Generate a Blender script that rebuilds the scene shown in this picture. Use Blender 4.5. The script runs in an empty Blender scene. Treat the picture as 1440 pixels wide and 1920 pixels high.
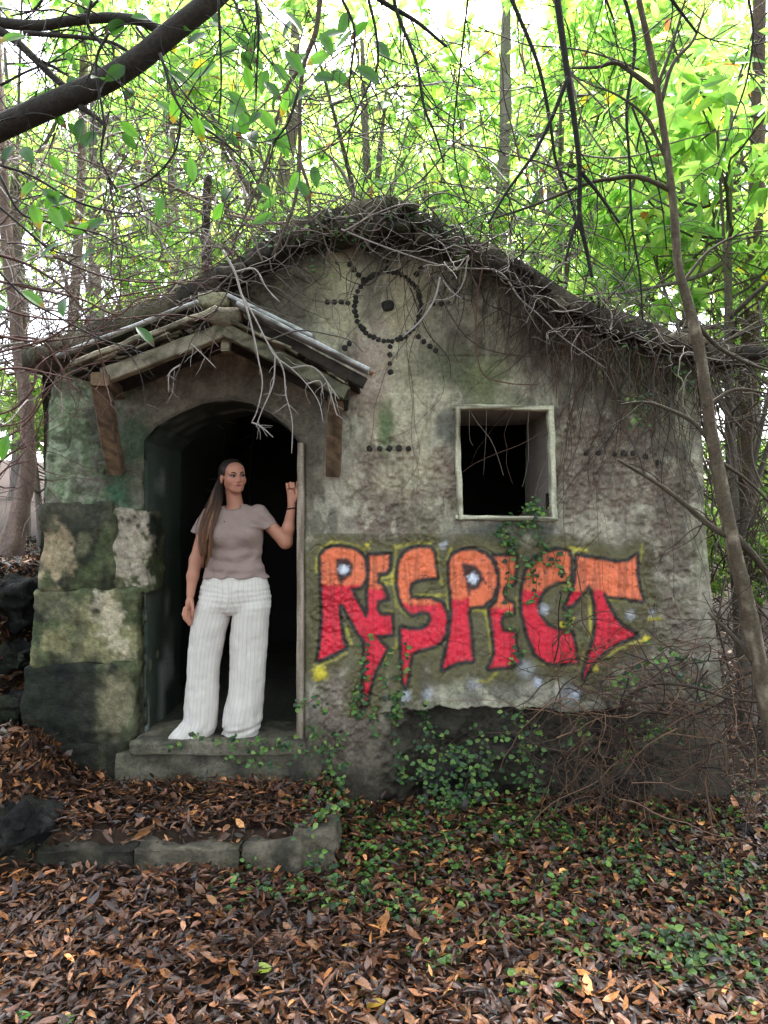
import bpy, math, random
import numpy as np
from mathutils import Vector, Matrix

random.seed(7)
RNG = np.random.default_rng(11)
SC = bpy.context.scene
COL = SC.collection

# ------------------------------------------------------------------ camera, sky, sun, exposure
CAM_Z = 1.8
FPX = 1280.0
cam_data = bpy.data.cameras.new('camera')
cam_data.lens = 24.0
cam_data.sensor_width = 36.0
cam_data.clip_start = 0.05
cam_data.clip_end = 500.0
cam = bpy.data.objects.new('camera', cam_data)
cam.location = (0, 0, CAM_Z)
cam.rotation_euler = (math.radians(90), 0, 0)
COL.objects.link(cam)
SC.camera = cam

SUN_EL = math.radians(58)
SUN_AZ = math.radians(12)            # measured from +Y towards +X: high behind the hut
world = bpy.data.worlds.new('World')
SC.world = world
world.use_nodes = True
wn = world.node_tree
wn.nodes.clear()
sky = wn.nodes.new('ShaderNodeTexSky')
sky.sky_type = 'NISHITA'
sky.sun_disc = False
sky.sun_elevation = SUN_EL
sky.sun_rotation = SUN_AZ
sky.air_density = 1.0
sky.dust_density = 4.0
hsv = wn.nodes.new('ShaderNodeHueSaturation')
hsv.inputs['Saturation'].default_value = 0.50      # overcast: a white sky
bg = wn.nodes.new('ShaderNodeBackground')
bg.inputs['Strength'].default_value = 0.15
wo = wn.nodes.new('ShaderNodeOutputWorld')
wn.links.new(sky.outputs[0], hsv.inputs['Color'])
wn.links.new(hsv.outputs[0], bg.inputs['Color'])
wn.links.new(bg.outputs[0], wo.inputs['Surface'])

sun_data = bpy.data.lights.new('sun', 'SUN')
sun_data.energy = 1.5
sun_data.angle = math.radians(20)
sun_data.color = (1.0, 0.98, 0.95)
sun = bpy.data.objects.new('sun', sun_data)
sdir = Vector((-math.sin(SUN_AZ) * math.cos(SUN_EL), -math.cos(SUN_AZ) * math.cos(SUN_EL), -math.sin(SUN_EL)))
sun.rotation_euler = sdir.to_track_quat('-Z', 'Y').to_euler()
sun.location = (2, 20, 30)
COL.objects.link(sun)

SC.view_settings.view_transform = 'Standard'
SC.view_settings.look = 'None'
SC.view_settings.exposure = 2.6
SC.view_settings.gamma = 1.0
SC.view_settings.use_curve_mapping = False
SC.cycles.use_denoising = True
SC.cycles.max_bounces = 8
SC.cycles.transparent_max_bounces = 12
SC.cycles.transmission_bounces = 4

# ------------------------------------------------------------------ helpers
def P(px, py, d):
    """photo direction (px, py) at depth d -> world point"""
    return np.array([(px - 720.0) / FPX * d, d, CAM_Z - (py - 960.0) / FPX * d])

def lin(c):
    c = np.asarray(c, dtype=np.float64) / 255.0
    return np.where(c <= 0.04045, c / 12.92, ((c + 0.055) / 1.055) ** 2.4)

def A(r, g, b, k=1.0):
    return lin((r, g, b)) * k

def _h(ix, iy, iz, seed):
    n = (ix.astype(np.int64) * 374761393 + iy.astype(np.int64) * 668265263 + iz.astype(np.int64) * 1274126177 + seed * 144665) & 0xFFFFFFFF
    n = ((n ^ (n >> 13)) * 1274126177) & 0xFFFFFFFF
    n = ((n ^ (n >> 15)) * 2246822519) & 0xFFFFFFFF
    n = n ^ (n >> 16)
    return n.astype(np.float64) / 4294967295.0

def vnoise(x, y, z=None, seed=0):
    x = np.asarray(x, float); y = np.asarray(y, float)
    if z is None:
        xi, yi = np.floor(x), np.floor(y)
        fx, fy = x - xi, y - yi
        fx = fx * fx * (3 - 2 * fx); fy = fy * fy * (3 - 2 * fy)
        zi = np.zeros_like(xi)
        a = _h(xi, yi, zi, seed); b = _h(xi + 1, yi, zi, seed)
        c = _h(xi, yi + 1, zi, seed); d = _h(xi + 1, yi + 1, zi, seed)
        return (a + (b - a) * fx) * (1 - fy) + (c + (d - c) * fx) * fy
    z = np.asarray(z, float)
    xi, yi, zi = np.floor(x), np.floor(y), np.floor(z)
    fx, fy, fz = x - xi, y - yi, z - zi
    fx = fx * fx * (3 - 2 * fx); fy = fy * fy * (3 - 2 * fy); fz = fz * fz * (3 - 2 * fz)
    r = 0
    for dz in (0, 1):
        a = _h(xi, yi, zi + dz, seed); b = _h(xi + 1, yi, zi + dz, seed)
        c = _h(xi, yi + 1, zi + dz, seed); d = _h(xi + 1, yi + 1, zi + dz, seed)
        v = (a + (b - a) * fx) * (1 - fy) + (c + (d - c) * fx) * fy
        r = r + v * (fz if dz else 1 - fz)
    return r

def fbm(x, y, z=None, seed=0, octv=4, gain=0.5):
    s = 0; a = 1.0; t = 0
    for o in range(octv):
        f = 2.03 ** o
        s = s + a * vnoise(np.asarray(x) * f, np.asarray(y) * f, None if z is None else np.asarray(z) * f, seed + o * 17)
        t += a; a *= gain
    return s / t

def sstep(a, b, x):
    t = np.clip((np.asarray(x, float) - a) / (b - a), 0, 1)
    return t * t * (3 - 2 * t)

def make_mesh(name, V, Fs, C=None, smooth=True, attrs=None):
    """V (n,3); Fs one (m,k) index array or a list of them; C (n,3) point colours"""
    if not isinstance(Fs, (list, tuple)):
        Fs = [Fs]
    Fs = [np.asarray(f, dtype=np.int32) for f in Fs if len(f)]
    V = np.asarray(V, dtype=np.float32)
    me = bpy.data.meshes.new(name)
    me.vertices.add(len(V))
    me.vertices.foreach_set('co', V.ravel())
    loops = np.concatenate([f.ravel() for f in Fs])
    counts = np.concatenate([np.full(len(f), f.shape[1], dtype=np.int32) for f in Fs])
    starts = np.concatenate([[0], np.cumsum(counts)[:-1]]).astype(np.int32)
    me.loops.add(len(loops))
    me.loops.foreach_set('vertex_index', loops.astype(np.int32))
    me.polygons.add(len(counts))
    me.polygons.foreach_set('loop_start', starts)
    me.polygons.foreach_set('loop_total', counts)
    me.update(calc_edges=True)
    me.polygons.foreach_set('use_smooth', np.full(len(counts), smooth, dtype=bool))
    if C is not None:
        C = np.asarray(C, dtype=np.float32)
        at = me.color_attributes.new('Col', 'FLOAT_COLOR', 'POINT')
        if C.shape[1] == 3:
            C = np.concatenate([C, np.ones((len(C), 1), np.float32)], 1)
        at.data.foreach_set('color', C.ravel())
    for k, v in (attrs or {}).items():
        at = me.attributes.new(k, 'FLOAT', 'POINT')
        at.data.foreach_set('value', np.asarray(v, dtype=np.float32).ravel())
    me.validate()
    return me

def add_obj(name, me, mat=None, parent=None, loc=None):
    o = bpy.data.objects.new(name, me)
    COL.objects.link(o)
    if mat is not None and me is not None and not me.materials:
        me.materials.append(mat)
    if parent is not None:
        o.parent = parent
    if loc is not None:
        o.location = loc
    return o

def empty(name, loc=(0, 0, 0)):
    o = bpy.data.objects.new(name, None)
    o.empty_display_size = 0.1
    o.location = loc
    COL.objects.link(o)
    return o

def tag(o, label=None, cat=None, group=None, kind=None):
    if label: o['label'] = label
    if cat: o['category'] = cat
    if group: o['group'] = group
    if kind: o['kind'] = kind
    return o

def child(name, me, mat, parent):
    """a part whose mesh is in world coordinates, under a parent that sits at parent.location (no rotation)"""
    o = add_obj(name, me, mat, parent)
    off = Vector((0, 0, 0)); p = parent
    while p is not None:
        off += p.location; p = p.parent
    o.location = -off
    return o

class MB:
    def __init__(s):
        s.V = []; s.F = {}; s.C = []; s.n = 0
    def add(s, V, Fs, C):
        V = np.asarray(V, float)
        if not isinstance(Fs, (list, tuple)):
            Fs = [Fs]
        for f in Fs:
            f = np.asarray(f)
            if len(f):
                s.F.setdefault(f.shape[1], []).append(f + s.n)
        C = np.asarray(C, float)
        if C.ndim == 1:
            C = np.repeat(C[None, :], len(V), 0)
        s.V.append(V); s.C.append(C); s.n += len(V)
    def mesh(s, name, smooth=True):
        return make_mesh(name, np.concatenate(s.V), [np.concatenate(f) for f in s.F.values()], np.concatenate(s.C), smooth)

def tube_geo(pts, rad, sides=5, cap=True):
    pts = np.asarray(pts, float); k = len(pts)
    rad = np.broadcast_to(np.asarray(rad, float), (k,))
    t = np.gradient(pts, axis=0)
    t /= np.linalg.norm(t, axis=1, keepdims=True) + 1e-9
    ref = np.array([0.31, 0.87, 0.38]) if abs(t[:, 1]).mean() < 0.8 else np.array([0.9, 0.1, 0.3])
    u = np.cross(t, ref); u /= np.linalg.norm(u, axis=1, keepdims=True) + 1e-9
    v = np.cross(t, u)
    a = np.linspace(0, 2 * np.pi, sides, endpoint=False)
    ring = np.cos(a)[None, :, None] * u[:, None, :] + np.sin(a)[None, :, None] * v[:, None, :]
    V = (pts[:, None, :] + ring * rad[:, None, None]).reshape(-1, 3)
    i = np.arange(k - 1)[:, None] * sides; j = np.arange(sides)[None, :]; j2 = (j + 1) % sides
    F = np.stack([i + j, i + j2, i + sides + j2, i + sides + j], -1).reshape(-1, 4)
    Fs = [F]
    if cap:
        n = len(V)
        V = np.concatenate([V, pts[:1], pts[-1:]])
        jj = np.arange(sides); jj2 = (jj + 1) % sides
        Fs.append(np.concatenate([np.stack([jj2, jj, np.full(sides, n)], -1),
                                  np.stack([(k - 1) * sides + jj, (k - 1) * sides + jj2, np.full(sides, n + 1)], -1)]))
    return V, Fs

def catmull(pts, n=6):
    pts = np.asarray(pts, float)
    p = np.concatenate([2 * pts[:1] - pts[1:2], pts, 2 * pts[-1:] - pts[-2:-1]])
    out = []
    for i in range(1, len(p) - 2):
        for t in np.linspace(0, 1, n, endpoint=False):
            out.append(0.5 * (2 * p[i] + (p[i + 1] - p[i - 1]) * t + (2 * p[i - 1] - 5 * p[i] + 4 * p[i + 1] - p[i + 2]) * t * t + (-p[i - 1] + 3 * p[i] - 3 * p[i + 1] + p[i + 2]) * t ** 3))
    out.append(pts[-1])
    return np.array(out)

def basis(dirs, ups):
    """rotation matrices (n,3,3), columns: side, forward(dir), normal"""
    d = dirs / (np.linalg.norm(dirs, axis=1, keepdims=True) + 1e-9)
    s = np.cross(d, ups); s /= np.linalg.norm(s, axis=1, keepdims=True) + 1e-9
    n = np.cross(s, d)
    return np.stack([s, d, n], -1)

def leaf_template(w=0.3, curl=0.0, fold=0.06, twist=0.0, shape='lance'):
    """leaf of length 1 along +y: 8 verts, 8 tris"""
    if shape == 'lance':
        rows = [(0.0, 0.0), (0.30, 0.86), (0.66, 0.80), (1.0, 0.0)]
    elif shape == 'round':
        rows = [(0.0, 0.0), (0.22, 0.95), (0.58, 0.86), (1.0, 0.0)]
    else:
        rows = [(0.0, 0.0), (0.35, 0.75), (0.72, 0.95), (1.0, 0.0)]
    V = []
    for t, ww in rows:
        ang = curl * (t - 0.3)
        y = t if abs(curl) < 1e-6 else 0.3 + math.sin(ang) / curl
        z = 0.0 if abs(curl) < 1e-6 else (1 - math.cos(ang)) / curl * -1
        hw = ww * w * 0.5
        tw = twist * (t - 0.5)
        if hw == 0:
            V.append((0, y, z))
        else:
            V += [(-hw * math.cos(tw), y, z + fold * ww - hw * math.sin(tw)), (0, y, z), (hw * math.cos(tw), y, z + fold * ww + hw * math.sin(tw))]
    F = [(0, 2, 1), (0, 3, 2), (1, 2, 5), (1, 5, 4), (2, 3, 6), (2, 6, 5), (4, 5, 7), (5, 6, 7)]
    return np.array(V), np.array(F)

def leaf_fine(w=0.45, curl=0.0, fold=0.06, nrow=9, droop=0.0):
    """a close-up leaf of length 1: smooth outline"""
    V = []; F = []
    ts = np.linspace(0, 1, nrow)
    for t in ts:
        ww = (math.sin(math.pi * t ** 0.85)) ** 0.8 if 0 < t < 1 else 0.012
        ang = curl * (t - 0.3)
        y = t if abs(curl) < 1e-6 else 0.3 + math.sin(ang) / curl
        z = 0.0 if abs(curl) < 1e-6 else -(1 - math.cos(ang)) / curl
        for sx in (-1, -0.5, 0, 0.5, 1):
            V.append((sx * ww * w * 0.5, y, z + fold * ww * abs(sx) ** 1.3))
    for i in range(nrow - 1):
        for j in range(4):
            a = i * 5 + j
            F.append((a, a + 1, a + 6, a + 5))
    return np.array(V), np.array(F)

def scatter(mb, tmpl, pos, rot, scale, col, sx=None):
    V0, F0 = tmpl
    n = len(pos)
    if n == 0:
        return
    L = V0[None, :, :] * np.asarray(scale, float).reshape(-1, 1, 1)
    if sx is not None:
        L = L * np.stack([np.asarray(sx), np.ones(n), np.ones(n)], -1)[:, None, :]
    V = np.einsum('nij,nkj->nki', rot, L) + pos[:, None, :]
    k = len(V0)
    F = (F0[None] + (np.arange(n) * k)[:, None, None]).reshape(-1, F0.shape[1])
    C = np.repeat(np.asarray(col), k, 0)
    mb.add(V.reshape(-1, 3), F, C)

def unit_rand(n):
    v = RNG.normal(size=(n, 3))
    return v / np.linalg.norm(v, axis=1, keepdims=True)

# ------------------------------------------------------------------ materials
def mat_new(name):
    m = bpy.data.materials.new(name)
    m.use_nodes = True
    nt = m.node_tree
    nt.nodes.clear()
    out = nt.nodes.new('ShaderNodeOutputMaterial')
    bs = nt.nodes.new('ShaderNodeBsdfPrincipled')
    nt.links.new(bs.outputs[0], out.inputs[0])
    return m, nt, bs, out

def mat_attr(name, rough=0.8, nscale=30, namt=0.35, bscale=60, bstr=0.4, spec=0.3, bdist=0.01, rough_var=0.0):
    """colour attribute, broken up by noise, with fine relief"""
    m, nt, bs, out = mat_new(name)
    at = nt.nodes.new('ShaderNodeAttribute'); at.attribute_name = 'Col'
    tc = nt.nodes.new('ShaderNodeNewGeometry')
    nz = nt.nodes.new('ShaderNodeTexNoise'); nz.inputs['Scale'].default_value = nscale; nz.inputs['Detail'].default_value = 6; nz.inputs['Roughness'].default_value = 0.78
    nt.links.new(tc.outputs['Position'], nz.inputs['Vector'])
    mr = nt.nodes.new('ShaderNodeMapRange')
    mr.inputs['From Min'].default_value = 0.3; mr.inputs['From Max'].default_value = 0.7
    mr.inputs['To Min'].default_value = 1 - namt; mr.inputs['To Max'].default_value = 1 + namt
    nt.links.new(nz.outputs['Fac'], mr.inputs['Value'])
    mx = nt.nodes.new('ShaderNodeVectorMath'); mx.operation = 'SCALE'
    nt.links.new(at.outputs['Color'], mx.inputs[0]); nt.links.new(mr.outputs[0], mx.inputs['Scale'])
    nt.links.new(mx.outputs[0], bs.inputs['Base Color'])
    bs.inputs['Roughness'].default_value = rough
    bs.inputs['Specular IOR Level'].default_value = spec
    if rough_var:
        mr2 = nt.nodes.new('ShaderNodeMapRange')
        mr2.inputs['To Min'].default_value = rough - rough_var; mr2.inputs['To Max'].default_value = rough + rough_var
        nt.links.new(nz.outputs['Fac'], mr2.inputs['Value']); nt.links.new(mr2.outputs[0], bs.inputs['Roughness'])
    if bstr:
        n2 = nt.nodes.new('ShaderNodeTexNoise'); n2.inputs['Scale'].default_value = bscale; n2.inputs['Detail'].default_value = 8; n2.inputs['Roughness'].default_value = 0.7
        nt.links.new(tc.outputs['Position'], n2.inputs['Vector'])
        bp = nt.nodes.new('ShaderNodeBump'); bp.inputs['Strength'].default_value = bstr; bp.inputs['Distance'].default_value = bdist
        nt.links.new(n2.outputs['Fac'], bp.inputs['Height'])
        nt.links.new(bp.outputs[0], bs.inputs['Normal'])
    return m

def mat_leaf(name, rough=0.4, trans=0.45, tboost=(1.6, 1.7, 0.9), spec=0.4, mottle=(45, 0.22)):
    m, nt, bs, out = mat_new(name)
    at = nt.nodes.new('ShaderNodeAttribute'); at.attribute_name = 'Col'
    geo = nt.nodes.new('ShaderNodeNewGeometry')
    nz = nt.nodes.new('ShaderNodeTexNoise'); nz.inputs['Scale'].default_value = mottle[0]; nz.inputs['Detail'].default_value = 5; nz.inputs['Roughness'].default_value = 0.7
    nt.links.new(geo.outputs['Position'], nz.inputs['Vector'])
    mr = nt.nodes.new('ShaderNodeMapRange'); mr.inputs['From Min'].default_value = 0.3; mr.inputs['From Max'].default_value = 0.7
    mr.inputs['To Min'].default_value = 1 - mottle[1]; mr.inputs['To Max'].default_value = 1 + mottle[1]
    nt.links.new(nz.outputs['Fac'], mr.inputs['Value'])
    sc_ = nt.nodes.new('ShaderNodeVectorMath'); sc_.operation = 'SCALE'
    nt.links.new(at.outputs['Color'], sc_.inputs[0]); nt.links.new(mr.outputs[0], sc_.inputs['Scale'])
    nt.links.new(sc_.outputs[0], bs.inputs['Base Color'])
    bs.inputs['Roughness'].default_value = rough
    bs.inputs['Specular IOR Level'].default_value = spec
    if trans:
        tl = nt.nodes.new('ShaderNodeBsdfTranslucent')
        vm = nt.nodes.new('ShaderNodeVectorMath'); vm.operation = 'MULTIPLY'
        vm.inputs[1].default_value = tboost
        nt.links.new(at.outputs['Color'], vm.inputs[0])
        nt.links.new(vm.outputs[0], tl.inputs['Color'])
        mx = nt.nodes.new('ShaderNodeMixShader'); mx.inputs[0].default_value = trans
        nt.links.new(bs.outputs[0], mx.inputs[1]); nt.links.new(tl.outputs[0], mx.inputs[2])
        nt.links.new(mx.outputs[0], out.inputs[0])
    return m

M_PLASTER = mat_attr('plaster', 0.88, 60, 0.36, 110, 0.7, 0.25, 0.009)
M_STONE = mat_attr('stone', 0.85, 34, 0.5, 70, 1.0, 0.3, 0.018)
M_DARKSTONE = mat_attr('lava_stone', 0.85, 40, 0.6, 70, 1.0, 0.2, 0.02)
M_WOOD = mat_attr('weathered_wood', 0.8, 60, 0.35, 90, 0.5, 0.25, 0.006)
M_BARK = mat_attr('bark', 0.8, 45, 0.5, 80, 0.9, 0.3, 0.012)
M_TWIG = mat_attr('twig', 0.7, 50, 0.25, 60, 0.0, 0.3)
M_GROUND = mat_attr('soil', 0.9, 25, 0.5, 60, 0.6, 0.2)
M_LITTER = mat_leaf('dead_leaf', 0.34, 0.0, spec=0.45, mottle=(75, 0.55))
M_LEAF = mat_leaf('green_leaf', 0.36, 0.68, (2.6, 2.5, 1.8), 0.5)
M_FIG = mat_leaf('creeper_leaf', 0.38, 0.25, (1.3, 1.5, 0.7), 0.5)
M_NEARLEAF = mat_leaf('near_leaf', 0.33, 0.5, (1.25, 1.4, 0.7), 0.55)
# ------------------------------------------------------------------ ground
WALL_Y = 4.2
TERR_Z = 0.175
def ground_z(x, y):
    x = np.asarray(x, float); y = np.asarray(y, float)
    z = 0.05 * (fbm(x * 1.1, y * 1.1, seed=3) - 0.5) * 2
    z = z + 0.10 * sstep(3.2, 4.2, y) * sstep(0.0, 0.6, x) * (1 - sstep(1.2, 2.6, x)) * 0.4
    # terrace in front of the door, held by kerb stones
    edge = 3.36 + 0.03 * (x + 1)
    terr = sstep(0, 0.06, y - edge - 0.05) * (1 - sstep(-0.34, -0.22, x)) * sstep(-2.3, -2.2, x)
    z = z * (1 - terr) + (TERR_Z + 0.25 * z) * terr
    # left bank
    bank = np.clip((-2.20 - x) * 2.7, 0, 1.35) * sstep(3.75, 4.5, y)
    low = np.clip((-1.80 - x) * 1.6, 0, 0.34) * sstep(3.25, 3.5, y) * (1 - sstep(3.9, 4.3, y))
    z = z + np.maximum(bank, low)
    # forest floor climbing gently behind
    z = z + 0.05 * np.clip(y - 8.5, 0, 60) + 0.10 * np.clip(np.abs(x) - 3.2, 0, 20) * sstep(3, 7, y)
    return z

xs = np.concatenate([np.linspace(-60, -4.2, 26), np.arange(-4, 4.001, 0.04), np.linspace(4.2, 60, 26)])
ys = np.concatenate([np.linspace(-30, 0.8, 14), np.arange(1, 7.2, 0.04), np.linspace(7.4, 90, 40)])
GX, GY = np.meshgrid(xs, ys, indexing='ij')
GZ = ground_z(GX, GY)
V = np.stack([GX, GY, GZ], -1).reshape(-1, 3)
ni, nj = GX.shape
ii, jj = np.meshgrid(np.arange(ni - 1), np.arange(nj - 1), indexing='ij')
a = (ii * nj + jj).ravel()
F = np.stack([a, a + nj, a + nj + 1, a + 1], -1)
n = fbm(V[:, 0] * 3, V[:, 1] * 3, seed=5)[:, None]
C = A(40, 30, 24) * (1 - n) + A(62, 46, 36) * n
ground = add_obj('ground', make_mesh('ground', V, F, C), M_GROUND)
tag(ground, kind='structure')

# ------------------------------------------------------------------ hut: front wall
hut = empty('stone_hut', (0, WALL_Y, 0.0))
tag(hut, 'small derelict stone hut with mossy plaster, gabled roof and red graffiti', 'hut')

def XZ(px, py, d=WALL_Y):
    return ((px - 720) / FPX * d, CAM_Z - (py - 960) / FPX * d)

ROOF_PX = [(62, 672), (100, 664), (200, 628), (340, 566), (470, 500), (560, 446), (640, 416), (735, 402), (800, 432), (900, 480), (1000, 545), (1100, 592), (1200, 628), (1300, 656), (1362, 664)]
ROOF_X = np.array([XZ(*p)[0] for p in ROOF_PX]); ROOF_Z = np.array([XZ(*p)[1] for p in ROOF_PX])
LEFT = [(100, 640), (100, 690), (88, 760), (78, 950), (66, 1130), (50, 1300), (42, 1500)]
RIGHT = [(1302, 600), (1305, 700), (1320, 950), (1345, 1200), (1366, 1500)]
LX = np.array([XZ(*p) for p in LEFT]); RX = np.array([XZ(*p) for p in RIGHT])

# door arch and window outlines (world X, Z)
D_L, D_R = XZ(268, 0)[0], XZ(567, 0)[0]
D_SILL = 0.40
ARCH_PX = [(268, 827), (290, 800), (328, 778), (375, 756), (427, 746), (472, 754), (506, 772), (540, 800), (567, 833)]
AR = np.array([XZ(*p) for p in ARCH_PX])
W_L, W_T = XZ(857, 768); W_R, W_B = XZ(1034, 968)

def wall_sd(X, Z):
    xl = np.interp(-Z, -LX[:, 1], LX[:, 0]); xr = np.interp(-Z, -RX[:, 1], RX[:, 0])
    zt = np.interp(X, ROOF_X, ROOF_Z) - 0.05
    s = np.maximum.reduce([xl - X, X - xr, Z - zt, -0.25 - Z])
    za = np.interp(X, AR[:, 0], AR[:, 1])
    door = np.maximum.reduce([D_L - X, X - D_R, (Z - za) * 0.88, D_SILL - Z])
    win = np.maximum.reduce([W_L - X, X - W_R, Z - W_T, W_B - Z])
    return np.maximum.reduce([s, -door, -win])

def U(X): return 720 + X / WALL_Y * FPX
def Vp(Z): return 960 - (Z - CAM_Z) / WALL_Y * FPX

def blob(u, v, cx, cy, rx, ry, soft=0.5, nz=0.6, seed=0, sc=40.0):
    u = np.asarray(u, float); v = np.asarray(v, float)
    d = np.sqrt(((u - cx) / rx) ** 2 + ((v - cy) / ry) ** 2)
    r = np.zeros(d.shape); k = d < 1 + soft * 0.6 + nz
    if k.any():
        dk = d[k] + nz * (fbm(u[k] / sc, v[k] / sc, seed=seed, octv=3) - 0.5) * 2
        r[k] = 1 - sstep(1 - soft, 1 + soft * 0.6, dk)
    return r

def rough_mask(u, v):
    """where the finish coat has gone and coarse pinkish render shows"""
    r = np.maximum.reduce([
        blob(u, v, 735, 960, 90, 130, 0.15, 0.5, 21, 60), blob(u, v, 1130, 880, 95, 120, 0.2, 0.6, 22, 60),
        blob(u, v, 1200, 1230, 110, 120, 0.2, 0.5, 23, 60), blob(u, v, 660, 1330, 60, 90, 0.2, 0.6, 24, 50),
        blob(u, v, 620, 1190, 36, 90, 0.2, 0.3, 25, 30), blob(u, v, 240, 1020, 45, 80, 0.2, 0.5, 26, 30),
        blob(u, v, 830, 900, 45, 90, 0.2, 0.5, 27, 40), blob(u, v, 1240, 1000, 60, 150, 0.2, 0.7, 28, 40)])
    return r

def recess(u, v):
    """broken-away plaster above the footing"""
    top = 1328 + 16 * (fbm(u / 60, v * 0, seed=31, octv=5, gain=0.6) - 0.5) * 2
    m = sstep(-2, 6, v - top) * sstep(700, 800, u + 90 * (fbm(u / 30, v / 26, seed=32) - 0.5)) * (1 - sstep(1130, 1240, u + 120 * (fbm(u / 30, v / 26, seed=33) - 0.5)))
    return m

def block_zone(u, v):
    return sstep(955, 968, v) * (1 - sstep(262, 280, u))

def wall_h(X, Z):
    u, v = U(X), Vp(Z)
    h = 0.040 * (fbm(X * 1.3, Z * 1.3, seed=41, octv=2) - 0.5) * 2
    h = h + 0.012 * (fbm(X * 6, Z * 6, seed=42, octv=3) - 0.5) * 2
    r = rough_mask(u, v)
    r = r * (1 - 0.75 * sstep(596, 612, u) * (1 - sstep(1195, 1230, u)) * sstep(1015, 1035, v) * (1 - sstep(1265, 1300, v)))
    fine = fbm(X * 42, Z * 42, seed=43, octv=3) - 0.5
    lump = fbm(X * 17, Z * 17, seed=44, octv=3) - 0.5
    h = h + (0.0040 + 0.013 * r) * fine * 2 + 0.013 * r * lump * 2 - 0.012 * sstep(0.62, 0.72, fbm(X * 24, Z * 24, seed=49, octv=3)) * (0.35 + 0.65 * r) - 0.010 * r
    # coarse render under the first letter
    rr = blob(u, v, 632, 1150, 40, 95, 0.3, 0.2, 45, 30)
    h = h + 0.012 * rr * (fbm(X * 50, Z * 50, seed=46, octv=3) - 0.5) * 2
    # left pier: weathered masonry
    lp = 1 - sstep(255, 300, u)
    h = h + lp * 0.03 * (fbm(X * 9, Z * 9, seed=47, octv=4) - 0.5) * 2 - 0.045 * block_zone(u, v)
    # scored crack and groove
    t = np.clip((v - 740) / 100.0, 0, 1)
    dl = np.abs(u - (824 - 42 * t)) + 99 * ((v < 738) | (v > 842))
    h = h - 0.010 * (1 - sstep(0.5, 3.0, dl)) + 0.006 * sstep(0, 4, (824 - 42 * t) - u) * (1 - sstep(30, 120, np.abs(u - 780))) * ((v > 738) & (v < 842))
    dg = np.abs(v - 668) + 99 * ((u < 826) | (u > 1055))
    h = h - 0.008 * (1 - sstep(0.5, 3.0, dg))
    # cracks
    cr = np.abs(fbm(X * 1.7, Z * 1.7, seed=48, octv=4) - 0.5)
    h = h - 0.008 * (1 - sstep(0.002, 0.010, cr))
    # footing recess
    h = h - (0.08 + 0.07 * (fbm(X * 9, Z * 9, seed=34, octv=4) - 0.5) * 2) * recess(u, v)
    # plaster thickens towards the ground
    h = h + 0.05 * sstep(1050, 1450, v) * (1 - recess(u, v)) * (u > 560)
    return h

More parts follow.
